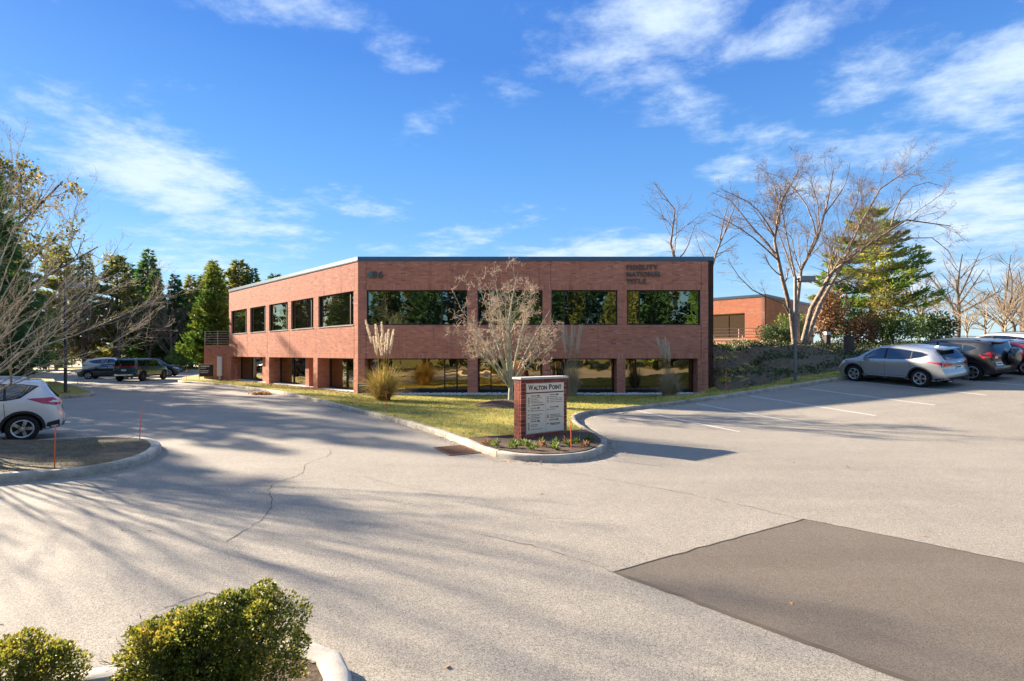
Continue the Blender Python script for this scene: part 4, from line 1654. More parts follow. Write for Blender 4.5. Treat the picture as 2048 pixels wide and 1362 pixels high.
    body.modifiers.clear()
    bpy.data.objects.remove(cobj)
    if len(nm.polygons) > 100:
        body.data = nm
        nm.set_sharp_from_angle(angle=R(38))

    root = thing(name, label, cat, group=group)
    body.parent = root

    def cast(o, d):
        h = bvh.ray_cast(Vector(o), Vector(d))
        return h[0], h[1]

    def proj(p2, axis, off):
        a, b = p2
        if axis == 'L':
            h, nn = cast((a, 3, b), (0, -1, 0))
        elif axis == 'R':
            h, nn = cast((a, -3, b), (0, 1, 0))
        elif axis == 'B':
            h, nn = cast((-4.5, a, b), (1, 0, 0))
        elif axis == 'F':
            h, nn = cast((4.5, a, b), (-1, 0, 0))
        else:
            h, nn = cast((a, b, 4), (0, 0, -1))
        if h is None:
            return None
        return h + nn * off

    def patch_(nm_, poly, axis, mat, off=.006, cuts=3, parent=None):
        b2 = bmesh.new()
        vs = [b2.verts.new((p[0], p[1], 0)) for p in poly]
        f = b2.faces.new(vs)
        bmesh.ops.triangulate(b2, faces=[f])
        for _ in range(cuts):
            eds = [e for e in b2.edges if e.calc_length() > .13]
            if not eds:
                break
            bmesh.ops.subdivide_edges(b2, edges=eds, cuts=1)
            bmesh.ops.triangulate(b2, faces=b2.faces)
        bad = []
        for v_ in b2.verts:
            q = proj((v_.co.x, v_.co.y), axis, off)
            if q is None:
                bad.append(v_)
            else:
                v_.co = q
        if bad:
            bmesh.ops.delete(b2, geom=bad, context='VERTS')
        if not b2.faces:
            b2.free()
            return None
        bmesh.ops.recalc_face_normals(b2, faces=b2.faces)
        want = {'L': Vector((0, 1, 0)), 'R': Vector((0, -1, 0)), 'B': Vector((-1, 0, 0)), 'F': Vector((1, 0, 0)), 'T': Vector((0, 0, 1))}[axis]
        sm = sum((ff.normal for ff in b2.faces), Vector())
        if sm.dot(want) < 0:
            bmesh.ops.reverse_faces(b2, faces=b2.faces)
        m_ = bpy.data.meshes.new(nm_)
        b2.to_mesh(m_)
        b2.free()
        m_.polygons.foreach_set('use_smooth', np.ones(len(m_.polygons), bool))
        return new_obj(nm_, m_, parent or root, [mat])

    # glass, lamps, trim: outlines drawn in side / rear / front view, laid on the body
    for ax in ('L', 'R'):
        for wpoly in sp['side_glass']:
            patch_('side_window', wpoly, ax, M['car_glass'], .006)
        if sp.get('trim_glass'):
            patch_('window_surround', sp['trim_glass'], ax, M['cladding'], .003)
        for x in wx:
            # arch lip
            lip = []
            r0, r1 = rad + .05, rad + (.115 if sp.get('clad', True) else .07)
            ang = [R(a) for a in np.linspace(-14, 194, 23)]
            vs, fs = [], []
            for a in ang:
                for r_ in (r0, r1):
                    q = proj((x + r_ * math.cos(a), max(rad + .01 + r_ * math.sin(a), zb0 + .012)), ax, .007)
                    vs.append(q if q is not None else Vector((x, (W if ax == 'L' else -W) * .97, rad)))
            for i in range(len(ang) - 1):
                f = (2 * i, 2 * i + 1, 2 * i + 3, 2 * i + 2)
                fs.append(f if ax == 'R' else f[::-1])
            if sp.get('clad', True):
                m_ = bpy.data.meshes.new('arch_trim')
                m_.from_pydata([tuple(v_) for v_ in vs], [], fs)
                m_.update()
                new_obj('arch_trim', m_, root, [M['cladding']])
        xa, xb = wx[1] + rad + .12, wx[0] - rad - .12
        patch_('sill_trim', [(xa, zb0 + .02), (xb, zb0 + .02), (xb, zb0 + .16), (xa, zb0 + .16)], ax, M['cladding'], .006)
        # door seams and handles
        for sx, z0, z1, lean in sp['seams']:
            patch_('door_seam', [(sx, z0), (sx + .012, z0), (sx + .012 + lean, z1), (sx + lean, z1)], ax, M['cladding'], .003)
        for hx, hz in sp['handles']:
            q = proj((hx, hz), ax, .0)
            if q is not None:
                h = MB()
                s_ = 1 if ax == 'L' else -1
                h.box(-.10, .10, -.008, .032, -.014, .014)
                me_ = bevel_obj_mesh(h.mesh('door_handle'), .007)
                ho = new_obj('door_handle', me_, root, [sp['paint'] if not sp.get('chrome') else M['chrome']], loc=(q.x, q.y, q.z))
                ho.scale = (1, s_, 1)
        # mirror
        mx, mz = sp['mirror']
        q = proj((mx, mz), ax, 0)
        if q is not None:
            s_ = 1 if ax == 'L' else -1
            h = MB()
            h.hexa([(-.06, .0, -.02), (.05, .0, -.02), (.05, .08, -.02), (-.06, .08, -.02), (-.05, 0, .05), (.04, 0, .05), (.03, .1, .05), (-.05, .1, .05)])
            h.hexa([(-.07, .07, -.035), (.10, .07, -.03), (.05, .27, -.02), (-.07, .25, -.035), (-.07, .07, .10), (.06, .07, .09), (.02, .24, .08), (-.07, .24, .10)])
            me_ = bevel_obj_mesh(h.mesh('mirror'), .015)
            mo = new_obj('mirror', me_, root, [sp['paint']], loc=(q.x, q.y, q.z))
            mo.scale = (1, s_, 1)
        for poly in sp.get('tail_side', []):
            patch_('tail_light', poly, ax, M['lamp_red'], .008)
        for poly in sp.get('tail_side_clear', []):
            patch_('reverse_light', poly, ax, M['lamp_clear'], .010)
        for poly in sp.get('head_side', []):
            patch_('headlight', poly, ax, M['lamp_clear'], .008)
        for poly in sp.get('accent_side', []):
            patch_('side_moulding', poly, ax, M['chrome'], .008)
        for poly in sp.get('clad_side', []):
            patch_('bumper_trim', poly, ax, M['cladding'], .006)
    for poly, mt in sp.get('rear', []):
        patch_({'lamp_red': 'tail_light', 'lamp_clear': 'reverse_light', 'car_glass': 'rear_window', 'cladding': 'bumper_trim', 'plate': 'licence_plate', 'chrome': 'badge_strip', 'plate_ink': 'plate_text', 'tyre_rubber': 'step_pad'}[mt], poly, 'B', M[mt], {'plate': .012, 'plate_ink': .015, 'lamp_red': .009, 'lamp_clear': .011, 'chrome': .01}.get(mt, .006))
    for poly, mt in sp.get('front', []):
        patch_({'lamp_clear': 'headlight', 'cladding': 'grille', 'chrome': 'grille_trim', 'plate': 'licence_plate'}[mt], poly, 'F', M[mt], .008 if mt != 'chrome' else .011)
    for poly, nm_ in sp.get('top_glass', []):
        patch_(nm_, poly, 'T', M['car_glass'], .006, 4)
    if sp.get('rails'):
        x0, x1, yr = sp['rails']
        for s_ in (-1, 1):
            t = MB()
            pts = []
            for x in np.linspace(x0, x1, 9):
                h = bvh.ray_cast(Vector((x, s_ * yr, 4)), Vector((0, 0, -1)))[0]
                k = 1 - abs((x - x0) / (x1 - x0) * 2 - 1) ** 6
                pts.append((x, s_ * yr, (h.z if h else 1.6) + .012 + .045 * k))
            t.tube(pts, .017, 6)
            t.build('roof_rail', [M['alloy_dark'] if sp.get('rail_dark', True) else M['alloy']], root, smooth=True)
    if sp.get('spoiler'):
        x0, x1, ys, z0, mt = sp['spoiler']
        t = MB()
        t.hexa([(x0, -ys, z0 - .045), (x1, -ys * .98, z0 - .02), (x1, ys * .98, z0 - .02), (x0, ys, z0 - .045), (x0, -ys * .96, z0 - .012), (x1, -ys * .96, z0 + .022), (x1, ys * .96, z0 + .022), (x0, ys * .96, z0 - .012)])
        new_obj('spoiler', bevel_obj_mesh(t.mesh('spoiler'), .012), root, [mt])
    if sp.get('antenna'):
        ax_, az_ = sp['antenna']
        t = MB()
        t.hexa([(ax_ - .09, -.025, az_), (ax_ + .09, -.012, az_), (ax_ + .09, .012, az_), (ax_ - .09, .025, az_), (ax_ - .08, -.006, az_ + .06), (ax_ - .03, -.006, az_ + .05), (ax_ - .03, .006, az_ + .05), (ax_ - .08, .006, az_ + .06)])
        t.build('antenna_fin', [sp['paint']], root)
    if sp.get('spare'):
        t = MB()
        r_ = .37
        t.lathe([(.001, -.20), (r_ * .55, -.20), (r_ * .86, -.185), (r_ * .97, -.14), (r_, -.07), (r_, .03), (r_ * .9, .06), (.001, .06)], 28, 'x', 0, (-L / 2 - .02, sp['spare'], .98))
        t.build('spare_wheel_cover', [M['paint_black']], root, smooth=True, sharp=45)
    for ex in sp.get('exhaust', []):
        t = MB()
        t.lathe([(.03, 0), (.04, 0), (.042, .12), (.03, .12)], 12, 'x', 0, (-L / 2 + .02, ex, zb0 + .05), True)
        t.build('exhaust_pipe', [M['chrome']], root)
    tm, rm = wheel_meshes(rad, .235, sp.get('spokes', 5), sp.get('dark_rims', False))
    for x in wx:
        for s_ in (-1, 1):
            w_ = new_obj('wheel', tm, root, (), loc=(x, s_ * (W - .125), rad), rotz=(0 if s_ > 0 else math.pi))
            new_obj('rim', rm, w_, ())
    # stand it on the slope
    hd = np.array(heading, float)
    hd /= np.linalg.norm(hd)
    lf_ = np.array([-hd[1], hd[0]])
    wb, tr = sp['wb'], W - .12
    px = np.array(pos, float)
    zf = lambda q: float(gz(q[0], q[1]))
    fr_, rr_ = px + hd * wb / 2, px - hd * wb / 2
    le_, ri_ = px + lf_ * tr, px - lf_ * tr
    X = Vector((*(hd * wb), zf(fr_) - zf(rr_))).normalized()
    Yv = Vector((*(lf_ * 2 * tr), zf(le_) - zf(ri_))).normalized()
    Z = X.cross(Yv).normalized()
    Yv = Z.cross(X)
    zc = (zf(fr_) + zf(rr_) + zf(le_) + zf(ri_)) / 4 + .004
    root.matrix_world = Matrix(((X.x, Yv.x, Z.x, px[0]), (X.y, Yv.y, Z.y, px[1]), (X.z, Yv.z, Z.z, zc), (0, 0, 0, 1)))
    return root


def suv_spec(L, W, H, wb, **kw):
    """generic crossover outline scaled to length / height; x forward"""
    h = H / 1.67
    l = L / 4.74
    d = dict(L=L, W=W, wb=wb, wheel=.36, sill=.24,
             tumble=.25,
             top=[(-2.37 * l, 1.0 * h), (-2.33 * l, 1.07 * h), (-2.22 * l, 1.16 * h), (-2.03 * l, 1.36 * h), (-1.86 * l, 1.50 * h), (-1.6 * l, 1.565 * h), (-1.0 * l, 1.635 * h), (-.3 * l, 1.67 * h), (.25 * l, 1.645 * h), (.62 * l, 1.53 * h), (1.0 * l, 1.31 * h), (1.32 * l, 1.11 * h), (1.5 * l, 1.065 * h), (1.9 * l, 1.0 * h), (2.2 * l, .90 * h), (2.32 * l, .80 * h), (2.37 * l, .70 * h)],
             belt=[(-2.37 * l, .95 * h), (-1.8 * l, 1.15 * h), (-1.0 * l, 1.13 * h), (1.0 * l, 1.07 * h), (1.5 * l, 1.0 * h), (2.1 * l, .86 * h), (2.37 * l, .62 * h)],
             side_glass=[[(.92 * l, 1.115 * h), (.04 * l, 1.135 * h), (.04 * l, 1.53 * h), (.28 * l, 1.52 * h), (.56 * l, 1.41 * h)],
                         [(-.05 * l, 1.135 * h), (-1.00 * l, 1.165 * h), (-1.00 * l, 1.475 * h), (-.5 * l, 1.525 * h), (-.05 * l, 1.535 * h)],
                         [(-1.05 * l, 1.17 * h), (-1.38 * l, 1.24 * h), (-1.60 * l, 1.335 * h), (-1.38 * l, 1.415 * h), (-1.05 * l, 1.465 * h)]],
             trim_glass=[(1.02 * l, 1.09 * h), (.0 * l, 1.115 * h), (-1.02 * l, 1.143 * h), (-1.42 * l, 1.22 * h), (-1.68 * l, 1.34 * h), (-1.40 * l, 1.435 * h), (-.5 * l, 1.548 * h), (.05 * l, 1.555 * h), (.30 * l, 1.54 * h), (.60 * l, 1.42 * h)],
             seams=[(.0 * l, .42, 1.08 * h, -.01), (-1.04 * l, .75, 1.12 * h, .02), (1.03 * l, .45, 1.02 * h, -.02)],
             handles=[(.25 * l, .96 * h), (-.80 * l, 1.0 * h)],
             mirror=(.86 * l, 1.08 * h),
             rear=[([(-.66, 1.13 * h), (.66, 1.13 * h), (.56, 1.46 * h), (-.56, 1.46 * h)], 'car_glass'),
                   ([(-.72, .30), (.72, .30), (.72, .46), (-.72, .46)], 'cladding'),
                   ([(-.17, .72), (.17, .72), (.17, .87), (-.17, .87)], 'plate'), ([(-.12, .77), (.12, .77), (.12, .82), (-.12, .82)], 'plate_ink')],
             front=[([(-.5, .40), (.5, .40), (.56, .70), (-.56, .70)], 'cladding')],
             top_glass=[([(.46 * l, -.56), (1.22 * l, -.66), (1.30 * l, 0), (1.22 * l, .66), (.46 * l, .56), (.40 * l, 0)], 'windscreen')],
             tail_side=[[(-1.62 * l, 1.03 * h), (-2.34 * l, .86 * h), (-2.34 * l, .98 * h), (-2.2 * l, 1.06 * h)]],
             head_side=[[(2.30 * l, .70), (1.78 * l, .86), (1.80 * l, .93), (2.25 * l, .84)]],
             spokes=5, rails=(-1.45 * l, .35 * l, .60))
    d.update(kw)
    return d


# light-coloured crossover at the left, silver crossover, black off-roader with spare wheel, red saloon and white pickup at the right
ford = suv_spec(4.52, 1.84, 1.68, 2.69, trim_glass=[(1.02, 1.05), (.0, 1.08), (-1.03, 1.10), (-1.30, 1.15), (-1.68, 1.46), (-1.36, 1.515), (-.5, 1.555), (.05, 1.56), (.32, 1.54), (.60, 1.44)], paint=M['paint_white'], wheel=.35, spokes=5,
                side_glass=[[(.95, 1.07), (.05, 1.10), (.05, 1.53), (.30, 1.52), (.56, 1.43)], [(.0, 1.10), (-.98, 1.14), (-.98, 1.50), (-.5, 1.535), (.0, 1.54)],
                            [(-1.03, 1.12), (-1.26, 1.17), (-1.62, 1.45), (-1.35, 1.50), (-1.03, 1.515)]],
                top=[(-2.26, .96), (-2.22, 1.06), (-2.14, 1.15), (-1.98, 1.36), (-1.84, 1.56), (-1.74, 1.61), (-1.3, 1.645), (-.3, 1.68), (.25, 1.655), (.60, 1.54), (.98, 1.31), (1.28, 1.12), (1.45, 1.07), (1.82, 1.01), (2.1, .92), (2.22, .80), (2.26, .70)],
                tail_side=[[(-1.42, 1.135), (-1.75, .99), (-2.02, .93), (-2.21, .93), (-2.20, 1.12), (-1.95, 1.145)], ],
                tail_side_clear=[[(-1.86, 1.03), (-2.20, .99), (-2.20, 1.045), (-1.95, 1.075)]],
                clad_side=[[(-1.80, .30), (-2.18, .36), (-2.18, .56), (-1.84, .48)], ],
                seams=[(.02, .42, 1.08, -.01), (-1.02, .62, 1.12, .03), (1.0, .45, 1.02, -.02), (-1.02, 1.13, 1.60, -.10)],
                rails=(-1.5, .3, .58), rail_dark=False, antenna=(-1.35, 1.64))
build_car('parked_car', 'pale silver-white crossover cut off by the left edge, behind the near island', 'car', ford, (-14.46, 13.72), (-.735, -.678), 'parked cars')

rdx = suv_spec(4.74, 1.90, 1.67, 2.75, paint=M['paint_silver'], wheel=.365, spokes=5, lean_r=.10,
               accent_side=[[(-.85, .36), (.98, .36), (.98, .395), (-.85, .41)]], chrome=False,
               clad_side=[[(-1.85, .26), (-2.30, .34), (-2.30, .44), (-1.86, .38)]],
               tail_side=[[(-1.60, 1.065), (-2.05, .965), (-2.33, .88), (-2.33, .96), (-2.22, 1.05)]],
               rear=[([(-.66, 1.13), (.66, 1.13), (.55, 1.44), (-.55, 1.44)], 'car_glass'), ([(-.80, .28), (.80, .28), (.80, .44), (-.80, .44)], 'cladding'),
                     ([(-.16, .74), (.16, .74), (.16, .88), (-.16, .88)], 'plate'), ([(-.12, .79), (.12, .79), (.12, .84), (-.12, .84)], 'plate_ink'),
                     ([(.42, .93), (.86, .86), (.86, 1.0), (.55, 1.03)], 'lamp_red'), ([(-.42, .93), (-.86, .86), (-.86, 1.0), (-.55, 1.03)], 'lamp_red'),
                     ([(-.10, 1.0), (.10, 1.0), (.10, 1.05), (-.10, 1.05)], 'chrome')],
               spoiler=(-2.10, -1.78, .58, 1.545, M['paint_black']), exhaust=[.55, -.55], antenna=(-1.5, 1.585), rails=None)
ACU = np.array([17.04, 23.45])
ROW = np.array([.925, .38])
HD = (-.39, .92)
build_car('parked_car', 'silver crossover nosed against the kerb beside the lamp post', 'car', rdx, ACU, HD, 'parked cars')

rav = suv_spec(4.45, 1.84, 1.72, 2.66, paint=M['paint_black'], wheel=.36, spokes=5, clad=True, tumble=.16,
               top=[(-2.22, 1.0), (-2.19, 1.12), (-2.12, 1.22), (-2.02, 1.50), (-1.94, 1.63), (-1.6, 1.68), (-.9, 1.71), (-.2, 1.72), (.3, 1.68), (.65, 1.55), (.98, 1.33), (1.26, 1.13), (1.42, 1.08), (1.8, 1.02), (2.08, .92), (2.18, .80), (2.22, .70)],
               tail_side=[[(-1.93, 1.20), (-2.02, .96), (-2.18, .94), (-2.17, 1.16), (-2.1, 1.24)]],
               rear=[([(-.62, 1.20), (.62, 1.20), (.55, 1.55), (-.55, 1.55)], 'car_glass'), ([(-.80, .32), (.80, .32), (.80, .46), (-.80, .46)], 'cladding'),
                     ([(.66, .95), (.90, .95), (.90, 1.24), (.72, 1.20)], 'lamp_red'), ([(-.66, .95), (-.90, .95), (-.90, 1.24), (-.72, 1.20)], 'lamp_red'),
                     ([(.60, .96), (.72, .96), (.74, 1.04), (.62, 1.04)], 'lamp_clear'),
                     ([(.40, .66), (.72, .66), (.72, .81), (.40, .81)], 'plate'), ([(.45, .72), (.67, .72), (.67, .76), (.45, .76)], 'plate_ink')],
               spare=-.22, rails=(-1.5, .4, .60), spoiler=(-2.12, -1.85, .56, 1.64, M['paint_black']))
build_car('parked_car', 'black off-roader with spare wheel cover on its tailgate', 'car', rav, ACU + ROW * 2.7 + np.array([.18, -.45]), HD, 'parked cars')

red = suv_spec(4.87, 1.84, 1.45, 2.83, trim_glass=[(1.06, .93), (.0, .96), (-.98, 1.0), (-1.30, 1.12), (-.72, 1.33), (-.05, 1.355), (.32, 1.33), (.66, 1.21)], paint=M['paint_red'], wheel=.335, clad=False, sill=.20,
               top=[(-2.43, .88), (-2.40, 1.0), (-2.30, 1.06), (-1.95, 1.09), (-1.62, 1.15), (-1.1, 1.34), (-.6, 1.43), (-.1, 1.45), (.35, 1.41), (.75, 1.28), (1.15, 1.07), (1.35, .99), (1.7, .95), (2.1, .86), (2.35, .72), (2.43, .60)],
               belt=[(-2.43, .86), (-1.8, 1.02), (-1.0, .98), (1.0, .92), (1.5, .89), (2.1, .78), (2.43, .55)],
               side_glass=[[(.98, .95), (.0, .98), (.0, 1.33), (.30, 1.31), (.62, 1.20)], [(-.05, .98), (-.95, 1.02), (-1.25, 1.12), (-.7, 1.31), (-.05, 1.335)]],
               top_glass=[([(.48, -.52), (1.12, -.62), (1.22, 0), (1.12, .62), (.48, .52), (.42, 0)], 'windscreen'), ([(-.95, -.52), (-1.60, -.58), (-1.70, 0), (-1.60, .58), (-.95, .52), (-.86, 0)], 'rear_window')],
               seams=[(-.02, .38, .97, -.01), (-1.0, .6, 1.0, .02), (1.02, .4, .92, -.02)], handles=[(.22, .86), (-.78, .90)], mirror=(.82, .97),
               tail_side=[[(-1.95, .95), (-2.38, .80), (-2.38, .93), (-2.1, 1.0)]],
               rear=[([(.40, .84), (.88, .80), (.88, .93), (.60, .95)], 'lamp_red'), ([(-.40, .84), (-.88, .80), (-.88, .93), (-.60, .95)], 'lamp_red'), ([(-.75, .26), (.75, .26), (.75, .38), (-.75, .38)], 'cladding'),
                     ([(-.16, .62), (.16, .62), (.16, .75), (-.16, .75)], 'plate')],
               head_side=[[(2.35, .62), (1.85, .76), (1.88, .82), (2.3, .74)]], rails=None, exhaust=[.6, -.6])
build_car('parked_car', 'bright red saloon parked beyond the black off-roader', 'car', red, ACU + ROW * 5.2 + np.array([.42, -1.05]), HD, 'parked cars')
van = suv_spec(4.7, 1.86, 1.56, 2.8, paint=M['paint_white'], wheel=.35)
build_car('parked_car', 'white car at the right edge beyond the red saloon', 'car', van, ACU + ROW * 8.4 + np.array([-.1, .3]), HD, 'parked cars')

riv = suv_spec(5.1, 2.02, 1.90, 3.08, trim_glass=None, paint=M['paint_teal'], wheel=.40, tumble=.13, sill=.36, dark_rims=True, lean_r=.02,
               top=[(-2.55, 1.1), (-2.53, 1.24), (-2.49, 1.40), (-2.42, 1.70), (-2.34, 1.84), (-2.2, 1.88), (-1.2, 1.90), (-.2, 1.90), (.35, 1.86), (.7, 1.72), (1.0, 1.48), (1.24, 1.27), (1.4, 1.21), (1.9, 1.17), (2.35, 1.10), (2.5, .95), (2.55, .8)],
               belt=[(-2.55, 1.05), (-2.3, 1.23), (-1.0, 1.20), (1.0, 1.15), (1.5, 1.10), (2.3, 1.0), (2.55, .72)],
               side_glass=[[(1.0, 1.20), (.1, 1.23), (.1, 1.74), (.4, 1.72), (.66, 1.60)], [(.04, 1.23), (-.98, 1.25), (-.98, 1.75), (.04, 1.75)], [(-1.04, 1.25), (-2.15, 1.28), (-2.12, 1.74), (-1.04, 1.75)]],
               rear=[([(-.80, 1.30), (.80, 1.30), (.72, 1.74), (-.72, 1.74)], 'car_glass'), ([(-.98, 1.16), (.98, 1.16), (.98, 1.25), (-.98, 1.25)], 'lamp_red'), ([(-.92, .50), (.92, .50), (.92, .62), (-.92, .62)], 'chrome'),
                     ([(-.2, .86), (.2, .86), (.2, 1.0), (-.2, 1.0)], 'plate')],
               tail_side=[[(-2.25, 1.17), (-2.52, 1.15), (-2.52, 1.25), (-2.25, 1.25)]], seams=[(.07, .5, 1.2, 0), (-1.0, .6, 1.22, .02), (1.03, .5, 1.15, 0)], handles=[(.3, 1.08), (-.75, 1.1)],
               mirror=(.9, 1.22), rails=(-2.0, .3, .66), top_glass=[([(.55, -.66), (1.12, -.74), (1.2, 0), (1.12, .74), (.55, .66), (.5, 0)], 'windscreen')], head_side=[])
build_car('parked_car', 'boxy teal-blue SUV seen from behind on the left drive, full-width red tail strip', 'car', riv, (-31.9, 45.9), (-.08, .997), 'parked cars')
maz = dict(red)
maz.update(paint=M['paint_navy'], front=[([(-.62, .42), (.62, .42), (.52, .68), (-.52, .68)], 'cladding'), ([(.5, .62), (.86, .66), (.86, .74), (.55, .72)], 'lamp_clear'), ([(-.5, .62), (-.86, .66), (-.86, .74), (-.55, .72)], 'lamp_clear'),
                                         ([(-.6, .40), (.6, .40), (.6, .43), (-.6, .43)], 'chrome'), ([(-.08, .57), (.08, .57), (.08, .64), (-.08, .64)], 'chrome')])
build_car('parked_car', 'dark navy saloon facing left, partly hidden by the teal SUV', 'car', maz, (-36.9, 48.9), (-.94, -.34), 'parked cars')
wsu = suv_spec(4.9, 1.95, 1.88, 2.9, paint=M['paint_white'], wheel=.38, rails=(-1.6, .3, .62))
build_car('parked_car', 'white SUV with dark roof rails behind the navy saloon', 'car', wsu, (-41.2, 54.8), (.94, .34), 'parked cars')
dsu = suv_spec(4.8, 1.93, 1.80, 2.85, paint=M['paint_charcoal'], wheel=.38)
build_car('parked_car', 'charcoal SUV showing its bonnet to the right behind the teal SUV', 'car', dsu, (-35.9, 53.6), (.96, .28), 'parked cars')
# ------------------------------------------------------------------ trees and shrubs
def W3(u, v, y):
    """a point y metres ahead, given by its bearing and elevation as read off the photograph (used for limb shapes)"""
    return np.array([(u - 1024) / 1064 * y, y, CAM_H + (706 - v) / 1064 * y])


def tree_obj(name, label, base, levels_arr, split, bark, twig, sides=(7, 5, 4, 3, 3), group=None, leaves=None, crown_name='crown', cat='tree', shift=True):
    """levels_arr in world coordinates; trunk = levels < split, crown = the rest (+ leaves)"""
    root = thing(name, label, cat, tuple(float(c) for c in base), 0, group)
    b = np.array(base)
    tr = [tube_batch(P - b if shift else P, Rd, sides[min(i, len(sides) - 1)]) for i, (P, Rd) in enumerate(levels_arr)]
    V, F = join_arr(tr[:split])
    new_obj('trunk', np_mesh('trunk', V, F, True), root, [bark])
    if len(tr) > split:
        V, F = join_arr(tr[split:])
        new_obj(crown_name, np_mesh(crown_name, V, F, True), root, [twig])
    if leaves is not None:
        C, D, ln, wd, mat, seed = leaves
        V, F = leaf_cards(C - b if shift else C, D, ln, wd, seed)
        new_obj('foliage', np_mesh('foliage', V, F, False, np.random.default_rng(seed).random(len(F))), root, [mat])
    return root


def conifer_arrays(h, r, seed, nb=70, per=55, clen=.34, cwid=.10, bare=.08, droop=-.15, power=.8, layered=False, lean=0.0):
    rng = np.random.default_rng(seed)
    trunk = np.array([[[0, 0, 0], [rng.normal(0, .03 * h * .1), rng.normal(0, .01 * h), h * .35], [rng.normal(0, .008 * h), rng.normal(0, .008 * h), h * .7], [0, 0, h]]])
    tr = np.array([[.024 * h, .018 * h, .010 * h, .015]])
    t = np.sort(bare + (1 - bare) * (np.arange(nb) + rng.random(nb)) / nb)
    t = np.minimum(t, .985)
    if layered:
        t = np.minimum(.985, (np.floor(t * 9) + rng.random(nb) * .35) / 9 + .04)
    az = np.arange(nb) * 2.39996 + rng.normal(0, .35, nb)
    prof = (1 - t) ** power
    low = np.clip((t - bare) / .10, .35, 1)
    ln = r * prof * low * rng.uniform(.72, 1.18, nb) + .10
    m = 6
    s = np.linspace(0, 1, m)[None, :]
    dirx, diry = np.cos(az)[:, None], np.sin(az)[:, None]
    z = t[:, None] * h + ln[:, None] * (s * rng.normal(.10, .08, (nb, 1)) + droop * s ** 2 + (.14 * s ** 3))
    P = np.stack([dirx * ln[:, None] * s, diry * ln[:, None] * s, z], -1)
    P += rng.normal(0, .02, P.shape) * ln[:, None, None]
    Rd = (np.maximum(.004 * ln + .006, .008))[:, None] * np.linspace(1.4, .35, m)[None]
    # needle sprays along every branch, side shoots spreading flat
    cnt = np.maximum(6, (per * (ln / r) ** 1.15).astype(int))
    par = np.repeat(np.arange(nb), cnt)
    N = len(par)
    q = rng.random(N) ** .62
    f = q * (m - 1)
    i0 = np.minimum(f.astype(int), m - 2)
    fr = (f - i0)[:, None]
    c = P[par, i0] * (1 - fr) + P[par, i0 + 1] * fr
    tan = unit(P[par, i0 + 1] - P[par, i0])
    side = np.stack([-tan[:, 1], tan[:, 0], np.zeros(N)], 1) * np.sign(rng.normal(size=(N, 1)))
    spread = (ln[par] * .30 * (1 - q * .6))[:, None]
    off = rng.random((N, 1))
    c = c + side * spread * off + rng.normal(0, .045, (N, 3)) * (ln[par, None] * .4 + .25)
    d = unit(tan * .8 + side * .8 + rng.normal(0, .35, (N, 3)) + np.array([0, 0, .12]))
    return trunk, tr, P, Rd, c, d


def conifer_meshes(h, r, seed, needle, bark, **kw):
    clen, cwid = kw.get('clen', .34), kw.get('cwid', .10)
    T, tr, P, Rd, c, d = conifer_arrays(h, r, seed, **kw)
    V1, F1_ = tube_batch(T, tr, 8)
    V2, F2 = tube_batch(P, Rd, 3)
    V, F = join_arr([(V1, F1_), (V2, F2)])
    trunk = np_mesh('trunk', V, F, True)
    trunk.materials.append(bark)
    V, F = leaf_cards(c, d, clen, cwid, seed, .35)
    cr = np_mesh('crown', V, F, False, np.random.default_rng(seed + 1).random(len(F)))
    cr.materials.append(needle)
    return trunk, cr


def plant_tree(name, label, meshes, loc, rot=0.0, sc=1.0, group=None, zs=None, cat='tree'):
    o = thing(name, label, cat, loc, rot, group)
    o.scale = (sc, sc, zs or sc)
    a = bpy.data.objects.new('trunk', meshes[0])
    b = bpy.data.objects.new('crown', meshes[1])
    for q in (a, b):
        COL.objects.link(q)
        q.parent = o
    return o


G = lambda x, y: float(gz(x, y))
# ---- conifer prototypes (unit sizes in metres)
SPR = [conifer_meshes(15, 3.3, 100 + k, M[m_], M['bark_brown'], nb=120, per=150, clen=.62, cwid=.20, bare=.07, droop=-.32) for k, m_ in enumerate(['needle_dark', 'needle_olive', 'needle_green'])]
PINE = [conifer_meshes(15, 3.6, 120 + k, M[m_], M['bark_brown'], nb=90, per=190, clen=.60, cwid=.19, bare=.22, droop=-.02, power=.55) for k, m_ in enumerate(['needle_olive', 'needle_dark'])]
NEAR = [conifer_meshes(11, 3.4, 140 + k, M[m_], M['bark_brown'], nb=150, per=300, clen=.30, cwid=.075, bare=.03, droop=-.22) for k, m_ in enumerate(['needle_dark', 'needle_green'])]

